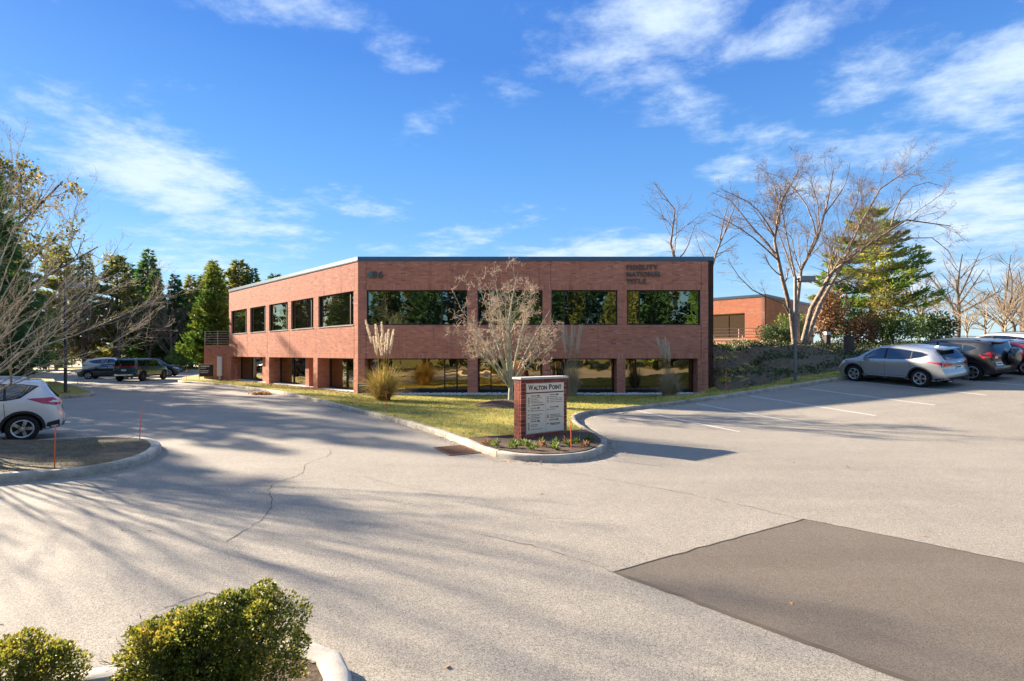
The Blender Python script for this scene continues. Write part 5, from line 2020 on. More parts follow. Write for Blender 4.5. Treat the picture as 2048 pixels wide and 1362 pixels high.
# background belt beyond the left drive
belt_ = [  # x, y, h, kind, mesh, words
    (-62.5, 78, 17.0, SPR[1], 'tall olive spruce rising behind the blue mailbox'),
    (-56.5, 76, 16.2, PINE[0], 'open-crowned olive pine left of the twin-topped spruce'),
    (-54.0, 79, 17.8, SPR[0], 'twin-topped dark spruce, tallest of the belt beyond the drive'),
    (-51.0, 76, 14.2, SPR[2], 'green spruce just right of the twin-topped spruce'),
    (-49.5, 82, 14.5, SPR[1], 'olive spruce over the far lot, right of the green one'),
    (-47.5, 75, 13.5, SPR[0], 'dark narrow spruce above the teal SUV'),
    (-44.5, 80, 15.2, PINE[1], 'dark pine between the narrow spruce and the tall cypress'),
    (-43.0, 74, 13.2, SPR[2], 'green spruce half hidden behind the tall cypress'),
    (-40.5, 72, 15.0, SPR[1], 'spruce whose top shows just left of the office roof'),
    (-38.6, 75, 15.4, PINE[0], 'pine top above the far end of the office roof'),
    (-36.0, 74, 14.2, SPR[2], 'green spruce top over the sloping roof line'),
    (-33.8, 76, 13.6, PINE[1], 'dark low tree top over the sloping roof line'),
    (-68.0, 80, 18.5, PINE[0], 'large olive pine behind the lamp island, far left'),
    (-74.0, 74, 17.0, SPR[0], 'dark spruce at the far left end of the belt'),
    (-59.5, 86, 17.2, SPR[2], 'green spruce in the second row behind the belt'),
    (-46.0, 90, 16.5, SPR[1], 'olive spruce in the second row behind the dark pine'),
    (-66.0, 92, 18.0, SPR[0], 'dark spruce in the second row at the left'),
    (-53.0, 94, 18.5, SPR[2], 'green spruce deep in the belt behind the twin-topped one'),
    (-71.0, 68.5, 15.0, SPR[2], 'green spruce standing on the verge at the far left')]
for i, (x, y, h, ms, lab) in enumerate(belt_):
    hh = 15.0
    plant_tree('spruce_tree' if ms in SPR else 'pine_tree', lab, ms, (x, y, G(x, y)), i * 1.7, h / hh * (.92 + .16 * ((i * 37) % 10) / 10), 'conifers beyond the left drive', h / hh)
# dark conifers along the side lawn at the left; their shadows fall across the drive
for i, (x, y, h, k, lab) in enumerate([(-28.4, 27.6, 10.4, 0, 'dark spruce on the lamp island at the left edge, shading the drive'), (-30.8, 25.9, 13.0, 0, 'dark spruce beside it on the lamp island, off the left edge'), (-33.2, 33.2, 14.5, 0, 'dark spruce just behind the lamp post at the left edge'), (-35.6, 36.6, 14.5, 1, 'green spruce behind the lamp island spruce'), (-38.4, 40.6, 11.0, 0, 'dense dark spruce at the left edge beside the lamp post'),
                                       (-41.0, 36.5, 12.0, 1, 'green spruce crowding the left edge of the view'), (-36.5, 29.8, 11.8, 0, 'dark spruce on the side lawn behind the pale car'),
                                       (-45.5, 43.0, 13.0, 0, 'dark spruce behind the lamp island'), (-33.5, 21.5, 9.5, 1, 'green spruce on the side lawn, off to the left')]):
    plant_tree('spruce_tree', lab, NEAR[k], (x, y, .1), i * 2.1, min(1.12, h / 11), 'spruces along the side lawn', h / 11)
for i, (x, y, h, lab) in enumerate([(-56, 59, 14, 'spruce behind the tall leafy tree at the left edge'), (-62, 62, 15, 'spruce beyond the leafy tree, second in its row'), (-68, 58, 14, 'spruce at the far end of the side lawn'), (-74, 61, 16, 'spruce at the lot corner far off to the left'), (-79, 56, 15, 'outermost spruce of the side lawn')]):
    plant_tree('spruce_tree', lab, SPR[i % 3], (x, y, .1), i * 2.7, h / 15 * 1.15, 'spruces along the side lawn', h / 15)
# tall cypress at the office's far end and a small juniper before it
CYP = conifer_meshes(10.6, 3.0, 171, M['needle_bright'], M['bark_brown'], nb=230, per=190, clen=.36, cwid=.11, bare=.01, droop=.18, power=.95)
plant_tree('cypress_tree', 'bright green cone-shaped cypress beside the left end of the office', CYP, (-28.2, 50.4, .1), .4, 1.0)
JUN = conifer_meshes(3.2, 1.6, 172, M['needle_green'], M['bark_brown'], nb=90, per=70, clen=.24, cwid=.08, bare=.01, droop=.25, power=.7)
plant_tree('juniper_shrub', 'small rounded juniper between the teal SUV and the cypress', JUN, (-39.3, 63.0, .1), .2, 1.0, cat='shrub')
# white pine on the right, layered
WP = conifer_meshes(11.6, 5.2, 181, M['needle_pine'], M['bark_brown'], nb=110, per=400, clen=.42, cwid=.10, bare=.14, droop=.02, power=.62, layered=True)
plant_tree('white_pine', 'green and golden layered pine behind the bare birch', WP, (30.4, 45.0, 3.1), .7, 1.0)
# trees behind the camera, mirrored in the office windows
mir = [(-34, -24, 17), (-27, -20, 15), (-20.5, -26, 18), (-13, -21, 16), (-6, -25, 13), (2.5, -22, 17.5), (9, -26, 16), (16, -21, 15), (23, -25, 18), (30, -22, 16), (38, -27, 17), (46, -23, 15), (-42, -23, 16)] + [(-38 + 7.3 * k, -33 - (k * 5 % 7), 20 + (k * 3 % 5)) for k in range(13)] + [(-30.5, -29, 9), (-10, -17, 8), (6, -18, 9), (20, -17, 7.5), (27, -31, 12), (-17, -18, 9)]
for i, (x, y, h) in enumerate(mir):
    ms = (SPR + PINE)[(i * 3) % 5]
    plant_tree('spruce_tree' if ms in SPR else 'pine_tree', 'conifer in the row across the lot, seen only mirrored in the office windows', ms, (x, y, -.07), i * 1.3, h / 15, 'conifers mirrored in the windows', h / 15)


# ---- bare deciduous trees
def bare_tree_local(h, seed, spread=.5, n_main=6, twist=.12):
    rng = np.random.default_rng(seed)
    limbs = [([(0, 0, 0), (rng.normal(0, .02) * h, rng.normal(0, .02) * h, h * .3), (rng.normal(0, .04) * h, rng.normal(0, .04) * h, h * .62), (rng.normal(0, .06) * h, rng.normal(0, .06) * h, h * .95)], .022 * h, .004 * h)]
    for k in range(n_main):
        a = k * 2.4 + rng.normal(0, .3)
        z0 = h * rng.uniform(.18, .5)
        ln = h * spread * rng.uniform(.7, 1.15)
        el = rng.uniform(.5, 1.05)
        c, s = math.cos(a), math.sin(a)
        limbs.append(([(0, 0, z0), (c * ln * .4 * math.cos(el), s * ln * .4 * math.cos(el), z0 + ln * .42 * math.sin(el)), (c * ln * math.cos(el), s * ln * math.cos(el), z0 + ln * math.sin(el) * 1.1)], .011 * h, .003 * h))
    return grow(limbs, [dict(n=6, len=.42, ang=42, wander=.16, up=.07, rr=.55), dict(n=6, len=.48, ang=40, wander=.18, up=.06, rr=.55), dict(n=7, len=.5, ang=38, wander=.22, up=.05, rr=.6, tmin=.1)], seed, min_r=.0032 * h / 8)


def bare_proto(h, seed, bark, twig, **kw):
    lv = bare_tree_local(h, seed, **kw)
    tr = [tube_batch(P, Rd, s) for (P, Rd), s in zip(lv, (8, 5, 3, 3))]
    V, F = join_arr(tr[:2])
    a = np_mesh('trunk', V, F, True)
    a.materials.append(bark)
    V, F = join_arr(tr[2:])
    b = np_mesh('crown', V, F, True)
    b.materials.append(twig)
    return a, b


BARE = [bare_proto(9, 300 + k, M['bark_brown'], M['twig_far'], spread=sp_) for k, sp_ in enumerate((.55, .7, .62))]
for i, (x, y, h, k, lab) in enumerate([
        (-57.5, 71.5, 10, 0, 'bare tree with a slanting trunk on the far verge'), (-53.3, 71.8, 10.5, 1, 'bare broad tree above the navy saloon'), (-49.0, 72.0, 9.5, 2, 'bare tree above the teal SUV'),
        (-61.0, 71.2, 9.0, 1, 'bare tree on the verge near the blue mailbox'), (-45.4, 70.8, 9.6, 0, 'bare brownish tree left of the cypress'), (-64.5, 73.5, 10.0, 2, 'bare tree behind the lamp post')]):
    plant_tree('bare_tree', lab, BARE[k], (x, y, G(x, y) + .1), i * 1.9, h / 9, 'bare trees along the far verge')
# oak still holding leaves, far left
lv = bare_tree_local(20, 411, spread=.55, n_main=9)
tips = lv[3][0]
rng = np.random.default_rng(4)
sel = rng.random(len(tips)) < .92
tt = tips[sel]
C = np.concatenate([tt[:, 3], tt[:, 5], tt[:, 4]]) + rng.normal(0, .22, (3 * len(tt), 3))
D = rng.normal(size=C.shape) + np.array([0, 0, -.3])
base = np.array([-49.5, 49.0, .1])
tree_obj('oak_tree', 'tall olive-brown leafy tree filling the upper left corner', base, [(P + base, Rd) for P, Rd in lv], 2, M['bark_brown'], M['twig_far'], leaves=(C + base, D, .34, .24, M['leaf_oak'], 9))
lv = bare_tree_local(13, 417, spread=.55, n_main=8)
tips = lv[3][0]
C = np.concatenate([tips[:, 3], tips[:, 5]]) + rng.normal(0, .2, (2 * len(tips), 3))
base = np.array([-58.0, 66.5, .1])
base = np.array([-50.3, 87.0, .1])
tree_obj('oak_tree', 'reddish-brown oak still in leaf among the conifers left of the cypress', base, [(P + base, Rd) for P, Rd in lv], 2, M['bark_brown'], M['twig_far'], leaves=(C + base, rng.normal(size=C.shape), .36, .26, M['leaf_brown'], 10))

# far right: bare trees and scrub
for i, (x, y, h, k, lab) in enumerate([(46.5, 55.5, 12.2, 0, 'bare tree with forked crown above the black off-roader'), (54.0, 58.5, 11.0, 1, 'broad bare tree at the right edge above the red saloon'), (50.5, 66, 10.5, 2, 'bare tree between the two at the right edge'),
                                       (60.5, 63, 11.5, 0, 'bare tree cut by the right edge'), (66, 70, 12, 2, 'bare tree behind the one cut by the right edge')]):
    plant_tree('bare_tree', lab, BARE[k], (x, y, G(x, y) - .3), i * 1.3 + .5, h / 9 * .8, 'bare trees beyond the right lot')
SCRUB = [bare_proto(4.0, 330 + k, M['twig_far'], M['twig_far'], spread=.9, n_main=9) for k in range(2)]
for i in range(11):
    x = 38.5 + i * 2.7
    y = 47 + (i * 29 % 7) * 1.1
    plant_tree('bare_shrub', 'brown leafless shrub in the scrub hedge beyond the right lot', SCRUB[i % 2], (x, y, G(x, y) - .2), i * 1.1, .85 + .1 * (i % 4), 'leafless scrub along the right lot', cat='shrub')


def shrub(name, label, loc, rx, ry, h, n, mat, ln, wd, seed, cat='shrub', lobes=7, shell=.55, group=None, stems=5):
    """leafy mound: leaves through a lumpy volume, denser to the outside; bare stems inside"""
    rng = np.random.default_rng(seed)
    root = thing(name, label, cat, loc, 0, group)
    cs = np.concatenate([[[0, 0, h * .5]], np.column_stack([rng.uniform(-.5, .5, lobes) * rx, rng.uniform(-.5, .5, lobes) * ry, rng.uniform(.35, .72, lobes) * h])])
    rs = np.concatenate([[.62], rng.uniform(.36, .52, lobes)])
    k = rng.integers(0, len(cs), n)
    d = unit(rng.normal(size=(n, 3)))
    rad = (shell + (1 - shell) * rng.random(n) ** .5) * rs[k] * (1 + .12 * np.sin(d[:, 0] * 7 + d[:, 2] * 9))
    C = cs[k] + d * rad[:, None] * np.array([rx, ry, h * .62])
    C[:, 2] = np.abs(C[:, 2])
    D = d + rng.normal(0, .6, (n, 3)) + np.array([0, 0, .25])
    V, F = leaf_cards(C, D, ln, wd, seed)
    new_obj('foliage', np_mesh('foliage', V, F, False, rng.random(len(F))), root, [mat])
    limbs = []
    for j in range(stems):
        a = rng.uniform(0, 6.28)
        e = np.array([math.cos(a) * rx * .6, math.sin(a) * ry * .6, h * rng.uniform(.6, .9)])
        limbs.append(([(0, 0, -.05), tuple(e * .45 + np.array([0, 0, .05])), tuple(e)], .018 * h + .004, .005))
    lv = grow(limbs, [dict(n=5, len=.4, ang=40, wander=.15, up=.08, rr=.5)], seed, min_r=.002)
    V, F = join_arr([tube_batch(P, Rd, 4) for P, Rd in lv])
    new_obj('stems', np_mesh('stems', V, F, True), root, [M['bark_brown']])
    return root


L3 = lambda x, y: (x, y, lz(x, y) - .03)
shrub('beech_shrub', 'coppery beech still in leaf right of the birch trunks', L3(22.6, 38.5), 1.9, 1.6, 4.3, 2600, M['leaf_brown'], .20, .13, 21)
shrub('beech_shrub', 'low tan-leaved shrub beside the dark bollard on the bank', L3(24.6, 37.5), 1.5, 1.2, 2.4, 1700, M['leaf_brown'], .18, .11, 22)
shrub('leafy_shrub', 'yellow-green shrub on the bank above the silver crossover', L3(26.8, 37.3), 2.0, 1.4, 2.5, 2600, M['leaf_green'], .17, .09, 23)
shrub('leafy_shrub', 'tall tan and green shrub in front of the layered pine', L3(28.0, 40.0), 2.1, 1.7, 5.0, 2400, M['leaf_oak'], .20, .11, 24)
shrub('holly_shrub', 'dark green holly between the coppery beech and the layered pine', L3(26.4, 41.5), 2.0, 1.5, 3.9, 2800, M['leaf_hedge'], .2, .12, 25)
shrub('leafy_shrub', 'dark evergreen shrub under the low branches of the layered pine', L3(32.2, 40.8), 2.4, 1.6, 2.6, 2400, M['leaf_hedge'], .2, .12, 26)
shrub('leafy_shrub', 'bright yellow-green shrub at the corner of the far brick building', L3(22.2, 42.2), 1.2, 1.0, 3.0, 1800, M['leaf_green'], .16, .09, 27)
shrub('hedge_shrub', 'dark clipped hedge left of the birch trunks', L3(19.6, 38.6), 2.0, 1.0, 1.9, 3600, M['leaf_hedge'], .12, .08, 28)
shrub('purple_shrub', 'dark purple shrub behind the pale car', (-29.0, 31.0, .1), 1.25, 1.1, 1.75, 2600, M['leaf_purple'], .14, .09, 29)
shrub('purple_shrub', 'purple-brown shrub next to the mailbox in the far left', (-66.0, 71.5, .1), 2.0, 1.5, 2.2, 1200, M['leaf_purple'], .25, .15, 30)

for i in range(13):
    x = -78 + i * 3.4
    y = 84.5 + (i * 5 % 4) * .8
    shrub('thicket_shrub', 'yellowing shrub of the thicket behind the far tree trunks', (x, y, G(x, y)), 2.6, 1.6, 3.2 + (i * 7 % 3) * .5, 800, M['leaf_oak'], .42, .28, 500 + i, group='thicket behind the far trunks', stems=3)

# ---- river birch on the bank: limbs laid out from the photograph, depth varied limb by limb
bx_, by_ = 19.0, 35.6
bb = np.array([bx_, by_, lz(bx_, by_) - .1])


def LB(*pts):
    return [W3(u, v, y) for u, v, y in pts]


b0 = (1598, 690, 35.6)
birch = [
    (LB((1590, 694, 35.4), (1583, 630, 35.2), (1568, 570, 34.8), (1556, 520, 34.4), (1548, 470, 34.2), (1552, 420, 34.0), (1590, 372, 33.8), (1598, 340, 33.6)), 0.179, .025),
    (LB((1596, 694, 35.8), (1596, 640, 36.0), (1592, 580, 36.4), (1606, 530, 36.8), (1634, 480, 37.2), (1648, 430, 37.6), (1662, 380, 37.8), (1668, 335, 38.0)), 0.164, .022),
    (LB((1604, 694, 35.5), (1612, 645, 35.2), (1636, 590, 34.8), (1664, 545, 34.4), (1694, 515, 34.2), (1740, 488, 33.8), (1782, 452, 33.4), (1850, 432, 33.0), (1902, 452, 32.6)), 0.187, .022),
    (LB((1608, 694, 36.0), (1626, 640, 36.6), (1654, 580, 37.4), (1690, 520, 38.0), (1720, 450, 38.4), (1752, 390, 38.8), (1790, 345, 39.0), (1830, 330, 39.2)), 0.156, .02),
    (LB((1586, 640, 35.3), (1560, 600, 35.0), (1520, 592, 34.6), (1496, 570, 34.2), (1470, 545, 34.0), (1456, 520, 33.8)), 0.066, .015),
    (LB((1557, 520, 34.6), (1530, 480, 34.8), (1500, 450, 35.2), (1462, 402, 35.6), (1425, 385, 36.0)), 0.078, .014),
    (LB((1548, 470, 34.2), (1520, 425, 33.6), (1490, 400, 33.2), (1440, 378, 33.0)), 0.055, .012),
    (LB((1634, 480, 37.2), (1622, 430, 37.6), (1600, 390, 38.2), (1560, 350, 38.8), (1530, 345, 39.0)), 0.062, .012),
    (LB((1640, 590, 34.8), (1668, 520, 35.4), (1690, 460, 36.0), (1716, 400, 36.4), (1735, 345, 36.6)), 0.070, .012),
    (LB((1740, 488, 33.8), (1800, 485, 33.4), (1850, 470, 33.2), (1895, 500, 33.0), (1915, 535, 33.0)), 0.047, .01),
    (LB((1782, 452, 33.4), (1800, 400, 33.2), (1840, 365, 33.0), (1885, 372, 32.8)), 0.047, .01),
    (LB((1596, 580, 36.2), (1570, 500, 37.0), (1540, 420, 37.6), (1510, 370, 38.0)), 0.055, .01),
    (LB((1664, 545, 34.4), (1640, 560, 33.6), (1615, 562, 33.2)), 0.039, .02),
    (LB((1592, 560, 35.5), (1575, 480, 35.0), (1562, 410, 34.6), (1540, 350, 34.4), (1520, 325, 34.2)), .06, .01),
    (LB((1556, 520, 34.4), (1500, 470, 33.8), (1450, 440, 33.4), (1415, 425, 33.2)), .06, .01),
    (LB((1648, 430, 37.6), (1690, 370, 37.2), (1700, 325, 37.0)), .05, .01),
    (LB((1606, 530, 36.8), (1640, 440, 37.6), (1622, 360, 38.2), (1625, 318, 38.4)), .06, .01)]
lv = grow(birch, [dict(n=13, len=.27, ang=42, wander=.17, up=.05, rr=.40, tmin=.30, angs=12), dict(n=11, len=.48, ang=36, wander=.18, up=.02, rr=.5, tmin=.12), dict(n=4, len=.5, ang=38, wander=.24, up=0, rr=.6, tmin=.1)], 51, min_r=.0068)
tree_obj('river_birch', 'large bare multi-stemmed birch with peeling pale bark on the bank', bb, lv, 2, M['bark_birch'], M['twig_birch'], sides=(9, 5, 3, 3))
b2 = np.array([14.9, 44.5, 3.0])
birch2 = [(LB((1378, 690, 44.5), (1372, 600, 44.5), (1352, 520, 44.3), (1338, 470, 44.0), (1350, 420, 43.8), (1336, 385, 43.6), (1310, 368, 43.4)), .20, .02),
          (LB((1380, 690, 44.5), (1400, 600, 44.8), (1425, 540, 45.2), (1440, 480, 45.5), (1470, 420, 45.8), (1480, 385, 46.0)), .18, .02),
          (LB((1352, 520, 44.3), (1372, 500, 44.6), (1390, 450, 45.0), (1402, 440, 45.2)), .07, .012),
          (LB((1440, 480, 45.5), (1450, 430, 45.0), (1462, 400, 44.6)), .07, .012),
          (LB((1425, 540, 45.2), (1400, 500, 45.6), (1392, 470, 46.0)), .06, .012)]
lv = grow(birch2, [dict(n=7, len=.30, ang=38, wander=.14, up=.06, rr=.42, tmin=.3), dict(n=6, len=.5, ang=34, wander=.18, up=.02, rr=.5, tmin=.15), dict(n=4, len=.55, ang=32, wander=.2, up=0, rr=.6, tmin=.1)], 52, min_r=.0065)
tree_obj('river_birch', 'slender bare birch rising behind the right end of the office roof', b2, lv, 2, M['bark_birch'], M['twig_birch'], sides=(8, 5, 3, 3))

# ---- ornamental tree on the lawn, dense pinkish twigs
ob = np.array([-.08, 22.4, .33])


def OB(u, v, y, mid=None, up=.55):
    tip = W3(u, v, y)
    s = ob + np.array([0, 0, .55])
    md = s + (tip - s) * .45 + np.array([0, 0, .35 * up])
    return [s, md, tip]


orn = [([ob + np.array([0, 0, -.1]), ob + np.array([0.02, 0, .5]), ob + np.array([.05, .02, 1.3]), W3(1018, 640, 22.3), W3(1036, 545, 22.2)], .105, .012)]
for (u, v, y, r) in [(958, 572, 21.8, .06), (990, 560, 23.2, .05), (1064, 580, 22.9, .05), (1100, 620, 22.1, .055), (1128, 668, 22.6, .05), (918, 612, 22.6, .055), (914, 660, 21.9, .05), (945, 700, 22.9, .04),
                     (1010, 600, 21.0, .045), (1050, 630, 23.6, .045), (975, 640, 23.8, .045), (1085, 690, 21.3, .04), (935, 640, 23.5, .04), (1110, 650, 23.4, .04), (985, 690, 20.9, .035)]:
    orn.append((OB(u, v, y), r, .008))
lv = grow(orn, [dict(n=9, len=.36, ang=42, wander=.24, up=.05, rr=.50, tmin=.3), dict(n=7, len=.46, ang=52, wander=.3, up=.03, rr=.6, tmin=.15), dict(n=3, len=.48, ang=52, wander=.32, up=.03, rr=.8, tmin=.2)], 61, min_r=.0072)
ends = lv[3][0][:, -1]
sel = np.random.default_rng(2).random(len(ends)) < .7
tree_obj('ornamental_tree', 'small bare ornamental tree with dense tan twigs on a mulch mound', ob, lv, 2, M['bark_lichen'], M['twig_tan'], sides=(9, 5, 3, 3), leaves=(ends[sel], np.random.default_rng(3).normal(size=(sel.sum(), 3)), .045, .03, M['bud'], 12))
mv = []
rng = np.random.default_rng(8)
mb = MB()
nR, nA = 7, 28
vs, fs = [(0, 0, .26)], []
for i in range(1, nR + 1):
    for a in range(nA):
        q = i / nR
        an = 2 * math.pi * a / nA
        rr = 1.25 * q * (1 + .06 * math.sin(3 * an))
        vs.append((rr * math.cos(an) * 1.1, rr * math.sin(an), .26 * (1 - q * q) ** 1.1 + rng.normal(0, .008) - (.06 if i == nR else 0)))
for a in range(nA):
    fs.append((0, 1 + a, 1 + (a + 1) % nA))
    for i in range(nR - 1):
        b = 1 + i * nA
        fs.append((b + a, b + nA + a, b + nA + (a + 1) % nA, b + (a + 1) % nA))
mb.add(vs, fs)
mb.build('mulch_mound', [M['mulch']], None, smooth=True, loc=(-.25, 22.3, .14), kind='structure')

# ---- bare tree just outside the left edge: long arching shoots reach into view
tb = np.array([-12.9, 12.1, .2])
lim = [([tb + np.array([0, 0, -.2]), tb + np.array([.05, .05, .5]), tb + np.array([.12, .1, 1.0])], .15, .11)]
rng = np.random.default_rng(77)
fork = tb + np.array([-.2, .0, .75])
tips_ = [W3(u, v, y) for u, v, y in [(322, 592, 14.2), (300, 640, 13.0), (258, 560, 13.6), (205, 545, 12.2), (235, 505, 14.6), (170, 470, 13.2), (150, 415, 14.0), (95, 440, 12.0), (110, 360, 13.4), (60, 390, 15.0), (40, 330, 12.6), (10, 370, 11.4), (-40, 320, 13.6),
                                    (250, 690, 12.4), (190, 600, 15.2), (120, 520, 11.2), (60, 560, 10.8), (20, 480, 15.4), (-80, 400, 11.0), (-140, 350, 14.0), (-220, 380, 12.0), (-260, 450, 13.4), (-330, 500, 11.0), (-120, 520, 9.6), (-300, 620, 10.4), (140, 650, 11.0)]]
for e in tips_:
    m1 = fork + (e - fork) * .33 + rng.normal(0, .16, 3)
    m2 = fork + (e - fork) * .68 + rng.normal(0, .22, 3)
    lim.append(([fork + rng.normal(0, .16, 3), m1, m2, e], rng.uniform(.016, .030), .006))
lv = grow(lim, [dict(n=6, len=.34, ang=26, wander=.09, up=.06, rr=.42, tmin=.25, angs=9), dict(n=6, len=.48, ang=28, wander=.14, up=.06, rr=.5, tmin=.1), dict(n=3, len=.5, ang=32, wander=.16, up=.05, rr=.7, tmin=.1)], 78, min_r=.0034)
tree_obj('bare_tree', 'pale bare tree with long arching shoots reaching in from the left edge', tb, lv, 2, M['bark_grey'], M['bark_twig'], sides=(8, 5, 3, 3))
# ------------------------------------------------------------------ boxwoods in the foreground planter
def boxwood(label, loc, lobes, n, seed):
    rng = np.random.default_rng(seed)
    root = thing('boxwood_shrub', label, 'shrub', loc, 0, 'boxwoods in the planter')
    Cs, Ds = [], []
    wts = np.array([l[3] * l[4] for l in lobes])
    for (cx, cy, cz, rx, rz) in lobes:
        k = int(n * rx * rz / wts.sum())
        d = unit(rng.normal(size=(k, 3)))
        d[:, 2] = np.where(d[:, 2] < -.75, -d[:, 2], d[:, 2])
        bump = 1 + .10 * np.sin(d[:, 0] * 9 + 3 * d[:, 1]) + .08 * np.sin(d[:, 2] * 13 + d[:, 1] * 7) + .07 * np.sin(d[:, 1] * 17)
        # squarish clipped outline
        sq = 1 / np.maximum(.80, np.max(np.abs(d), axis=1) ** .55)
        rad = (1 - .30 * rng.random(k) ** 2.0) * bump * sq * .86
        Cs.append(np.array([cx, cy, cz]) + d * rad[:, None] * np.array([rx, rx, rz]))
        Ds.append(d * .55 + rng.normal(0, .55, (k, 3)) + np.array([0, 0, .45]))
    C, D = np.concatenate(Cs), np.concatenate(Ds)
    ok = C[:, 2] > .02
    C, D = C[ok], D[ok]
    V, F = leaf_cards(C, D, .023, .0145, seed)
    new_obj('foliage', np_mesh('foliage', V, F, False, rng.random(len(F))), root, [M['leaf_box']])
    limbs = []
    for (cx, cy, cz, rx, rz) in lobes:
        for j in range(9):
            d = unit(rng.normal(size=3))
            d[2] = abs(d[2]) * .6 + .35
            e = np.array([cx, cy, cz]) + d * np.array([rx, rx, rz]) * .8
            limbs.append(([(cx * .4, cy * .4, -.03), tuple(e * .5 + np.array([cx, cy, 0]) * .2), tuple(e)], .011, .003))
    lv = grow(limbs, [dict(n=6, len=.4, ang=35, wander=.12, up=.05, rr=.5), dict(n=4, len=.5, ang=35, wander=.12, up=.05, rr=.6)], seed, min_r=.0016)
    V, F = join_arr([tube_batch(P, Rd, 4) for P, Rd in lv])
    new_obj('stems', np_mesh('stems', V, F, True), root, [M['bark_brown']])
    return root


boxwood('larger two-lobed boxwood in the planter, yellowish leaf tips', (-1.86, 3.42, .09), [(.17, .05, .34, .335, .37), (-.05, .0, .33, .27, .34), (-.36, -.03, .27, .26, .30), (-.18, -.05, .22, .33, .24)], 36000, 1)
boxwood('smaller low boxwood at the lower left corner', (-3.28, 3.45, .09), [(.0, .0, .18, .30, .21), (.25, .02, .15, .20, .17), (-.35, .0, .16, .28, .19)], 13000, 2)
boxwood('boxwood at the foot of the planter below the larger one', (-1.75, 2.75, .09), [(.0, .0, .20, .30, .22), (-.4, .0, .18, .3, .2)], 9000, 3)

# ------------------------------------------------------------------ directory sign
A_ = np.array([.238, 14.05])
sx_ = unit(np.array([1.36, 1.0]))
SW, ST, SH0, SH1 = 1.62, .32, .02, 1.66
sz0 = lz(.9, 14.0)
sign = thing('directory_sign', 'brick directory sign with beige tenant panel at the tip of the lawn', 'sign', (float(A_[0]), float(A_[1]), float(sz0)), math.atan2(sx_[1], sx_[0]))
SH = 1.70 - sz0 - .06       # brick body height; x along the face, y into the depth
sb = MB()
sb.box(.006, SW - .006, .006, ST - .006, -.2, SH)
sb.build('core', [M['mortar_sign']], sign)
bw, bh, jj = .305, .1016, .011
cache = {}


def sign_brick(x0, x1, y0, y1, z0, z1):
    key = (round(x1 - x0, 3), round(y1 - y0, 3), round(z1 - z0, 3))
    if key not in cache:
        b = MB()
        b.box(-key[0] / 2, key[0] / 2, -key[1] / 2, key[1] / 2, 0, key[2])
        me = b.mesh('brick')
        bevel_obj_mesh(me, .003)
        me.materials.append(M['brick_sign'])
        cache[key] = me
    o = bpy.data.objects.new('brick', cache[key])
    COL.objects.link(o)
    o.parent = sign
    o.location = ((x0 + x1) / 2, (y0 + y1) / 2, z0)
    o.rotation_euler = (random.uniform(-.004, .004), random.uniform(-.003, .003), 0)


rows = int(round((SH + .1) / bh))
PX0, PX1 = .165, SW - .115          # tenant panel, set into the face
PZ0, PZ1 = .13, SH - bh - .01
rowh = (SH + .1) / rows
for r in range(rows):
    z0 = -.1 + r * rowh + jj / 2
    z1 = -.1 + (r + 1) * rowh - jj / 2
    inpanel = z0 < PZ1 and z1 > PZ0
    # front face
    x = -bw / 2 if r % 2 else 0.0
    while x < SW - .02:
        a, b = max(x, 0) + (jj / 2 if x > 0 else -.002), min(x + bw, SW) - (jj / 2 if x + bw < SW else -.002)
        if b - a > .035:
            if inpanel:
                if a < PX0:
                    sign_brick(a, min(b, PX0 - .004), -.004, .05, z0, z1)
                if b > PX1 and a < PX1 + .09:
                    if max(a, PX1 + .004) < b - .02:
                        sign_brick(max(a, PX1 + .004), b, -.004, .05, z0, z1)
                elif a >= PX1:
                    sign_brick(a, b, -.004, .05, z0, z1)
            else:
                sign_brick(a, b, -.004, .05, z0, z1)
        x += bw
    # ends
    for xe in (0, 1):
        xa, xb = (-.005, .045) if xe == 0 else (SW - .045, SW + .005)
        cuts = [.052, .31] if r % 2 else [.052, .17, .31]
        for c0, c1 in zip(cuts[:-1], cuts[1:]):
            sign_brick(xa, xb, c0 + .004, c1 - .004, z0, z1)
    # back
    x = -bw / 2 if r % 2 else 0.0
    while x < SW - .02:
        a, b = max(x, 0) + .006, min(x + bw, SW) - .006
        if b - a > .05:
            sign_brick(a, b, ST - .045, ST + .003, z0, z1)
        x += bw
cp = MB()
cp.box(-.035, SW + .035, -.04, ST + .04, SH + .004, SH + .062)
new_obj('cap', bevel_obj_mesh(cp.mesh('cap'), .008), sign, [M['sign_cap']])
hd_h = .235
hp = MB()
hp.box(PX0 + .012, PX1 - .006, -.012, .03, PZ1 - hd_h, PZ1 - .006)
hp.build('name_panel', [M['sign_panel']], sign)
tp = MB()
tp.box(PX0 + .012, PX1 - .006, -.010, .03, PZ0 + .0, PZ1 - hd_h - .035)
tpan = tp.build('tenant_panel', [M['sign_panel']], sign)
gap = MB()
gap.box(PX0 + .012, PX1 - .006, .0, .03, PZ1 - hd_h - .031, PZ1 - hd_h - .003)
gap.build('panel_gap', [M['brick_sign']], sign)


def sign_text(s, x, z, size, mat, off=0.0, sp=1.0, y=-.0135, xs=1.0, fit=None, name='lettering'):
    me = text_mesh(name, s, size, .0008, off, sp)
    me.materials.append(mat)
    if fit:
        xx = [v_.co.x for v_ in me.vertices]
        xs = fit / (max(xx) - min(xx))
    o = bpy.data.objects.new(name, me)
    COL.objects.link(o)
    o.parent = sign
    o.matrix_local = Matrix(((xs, 0, 0, x), (0, 0, -1, y), (0, 1, 0, z), (0, 0, 0, 1)))
    return o


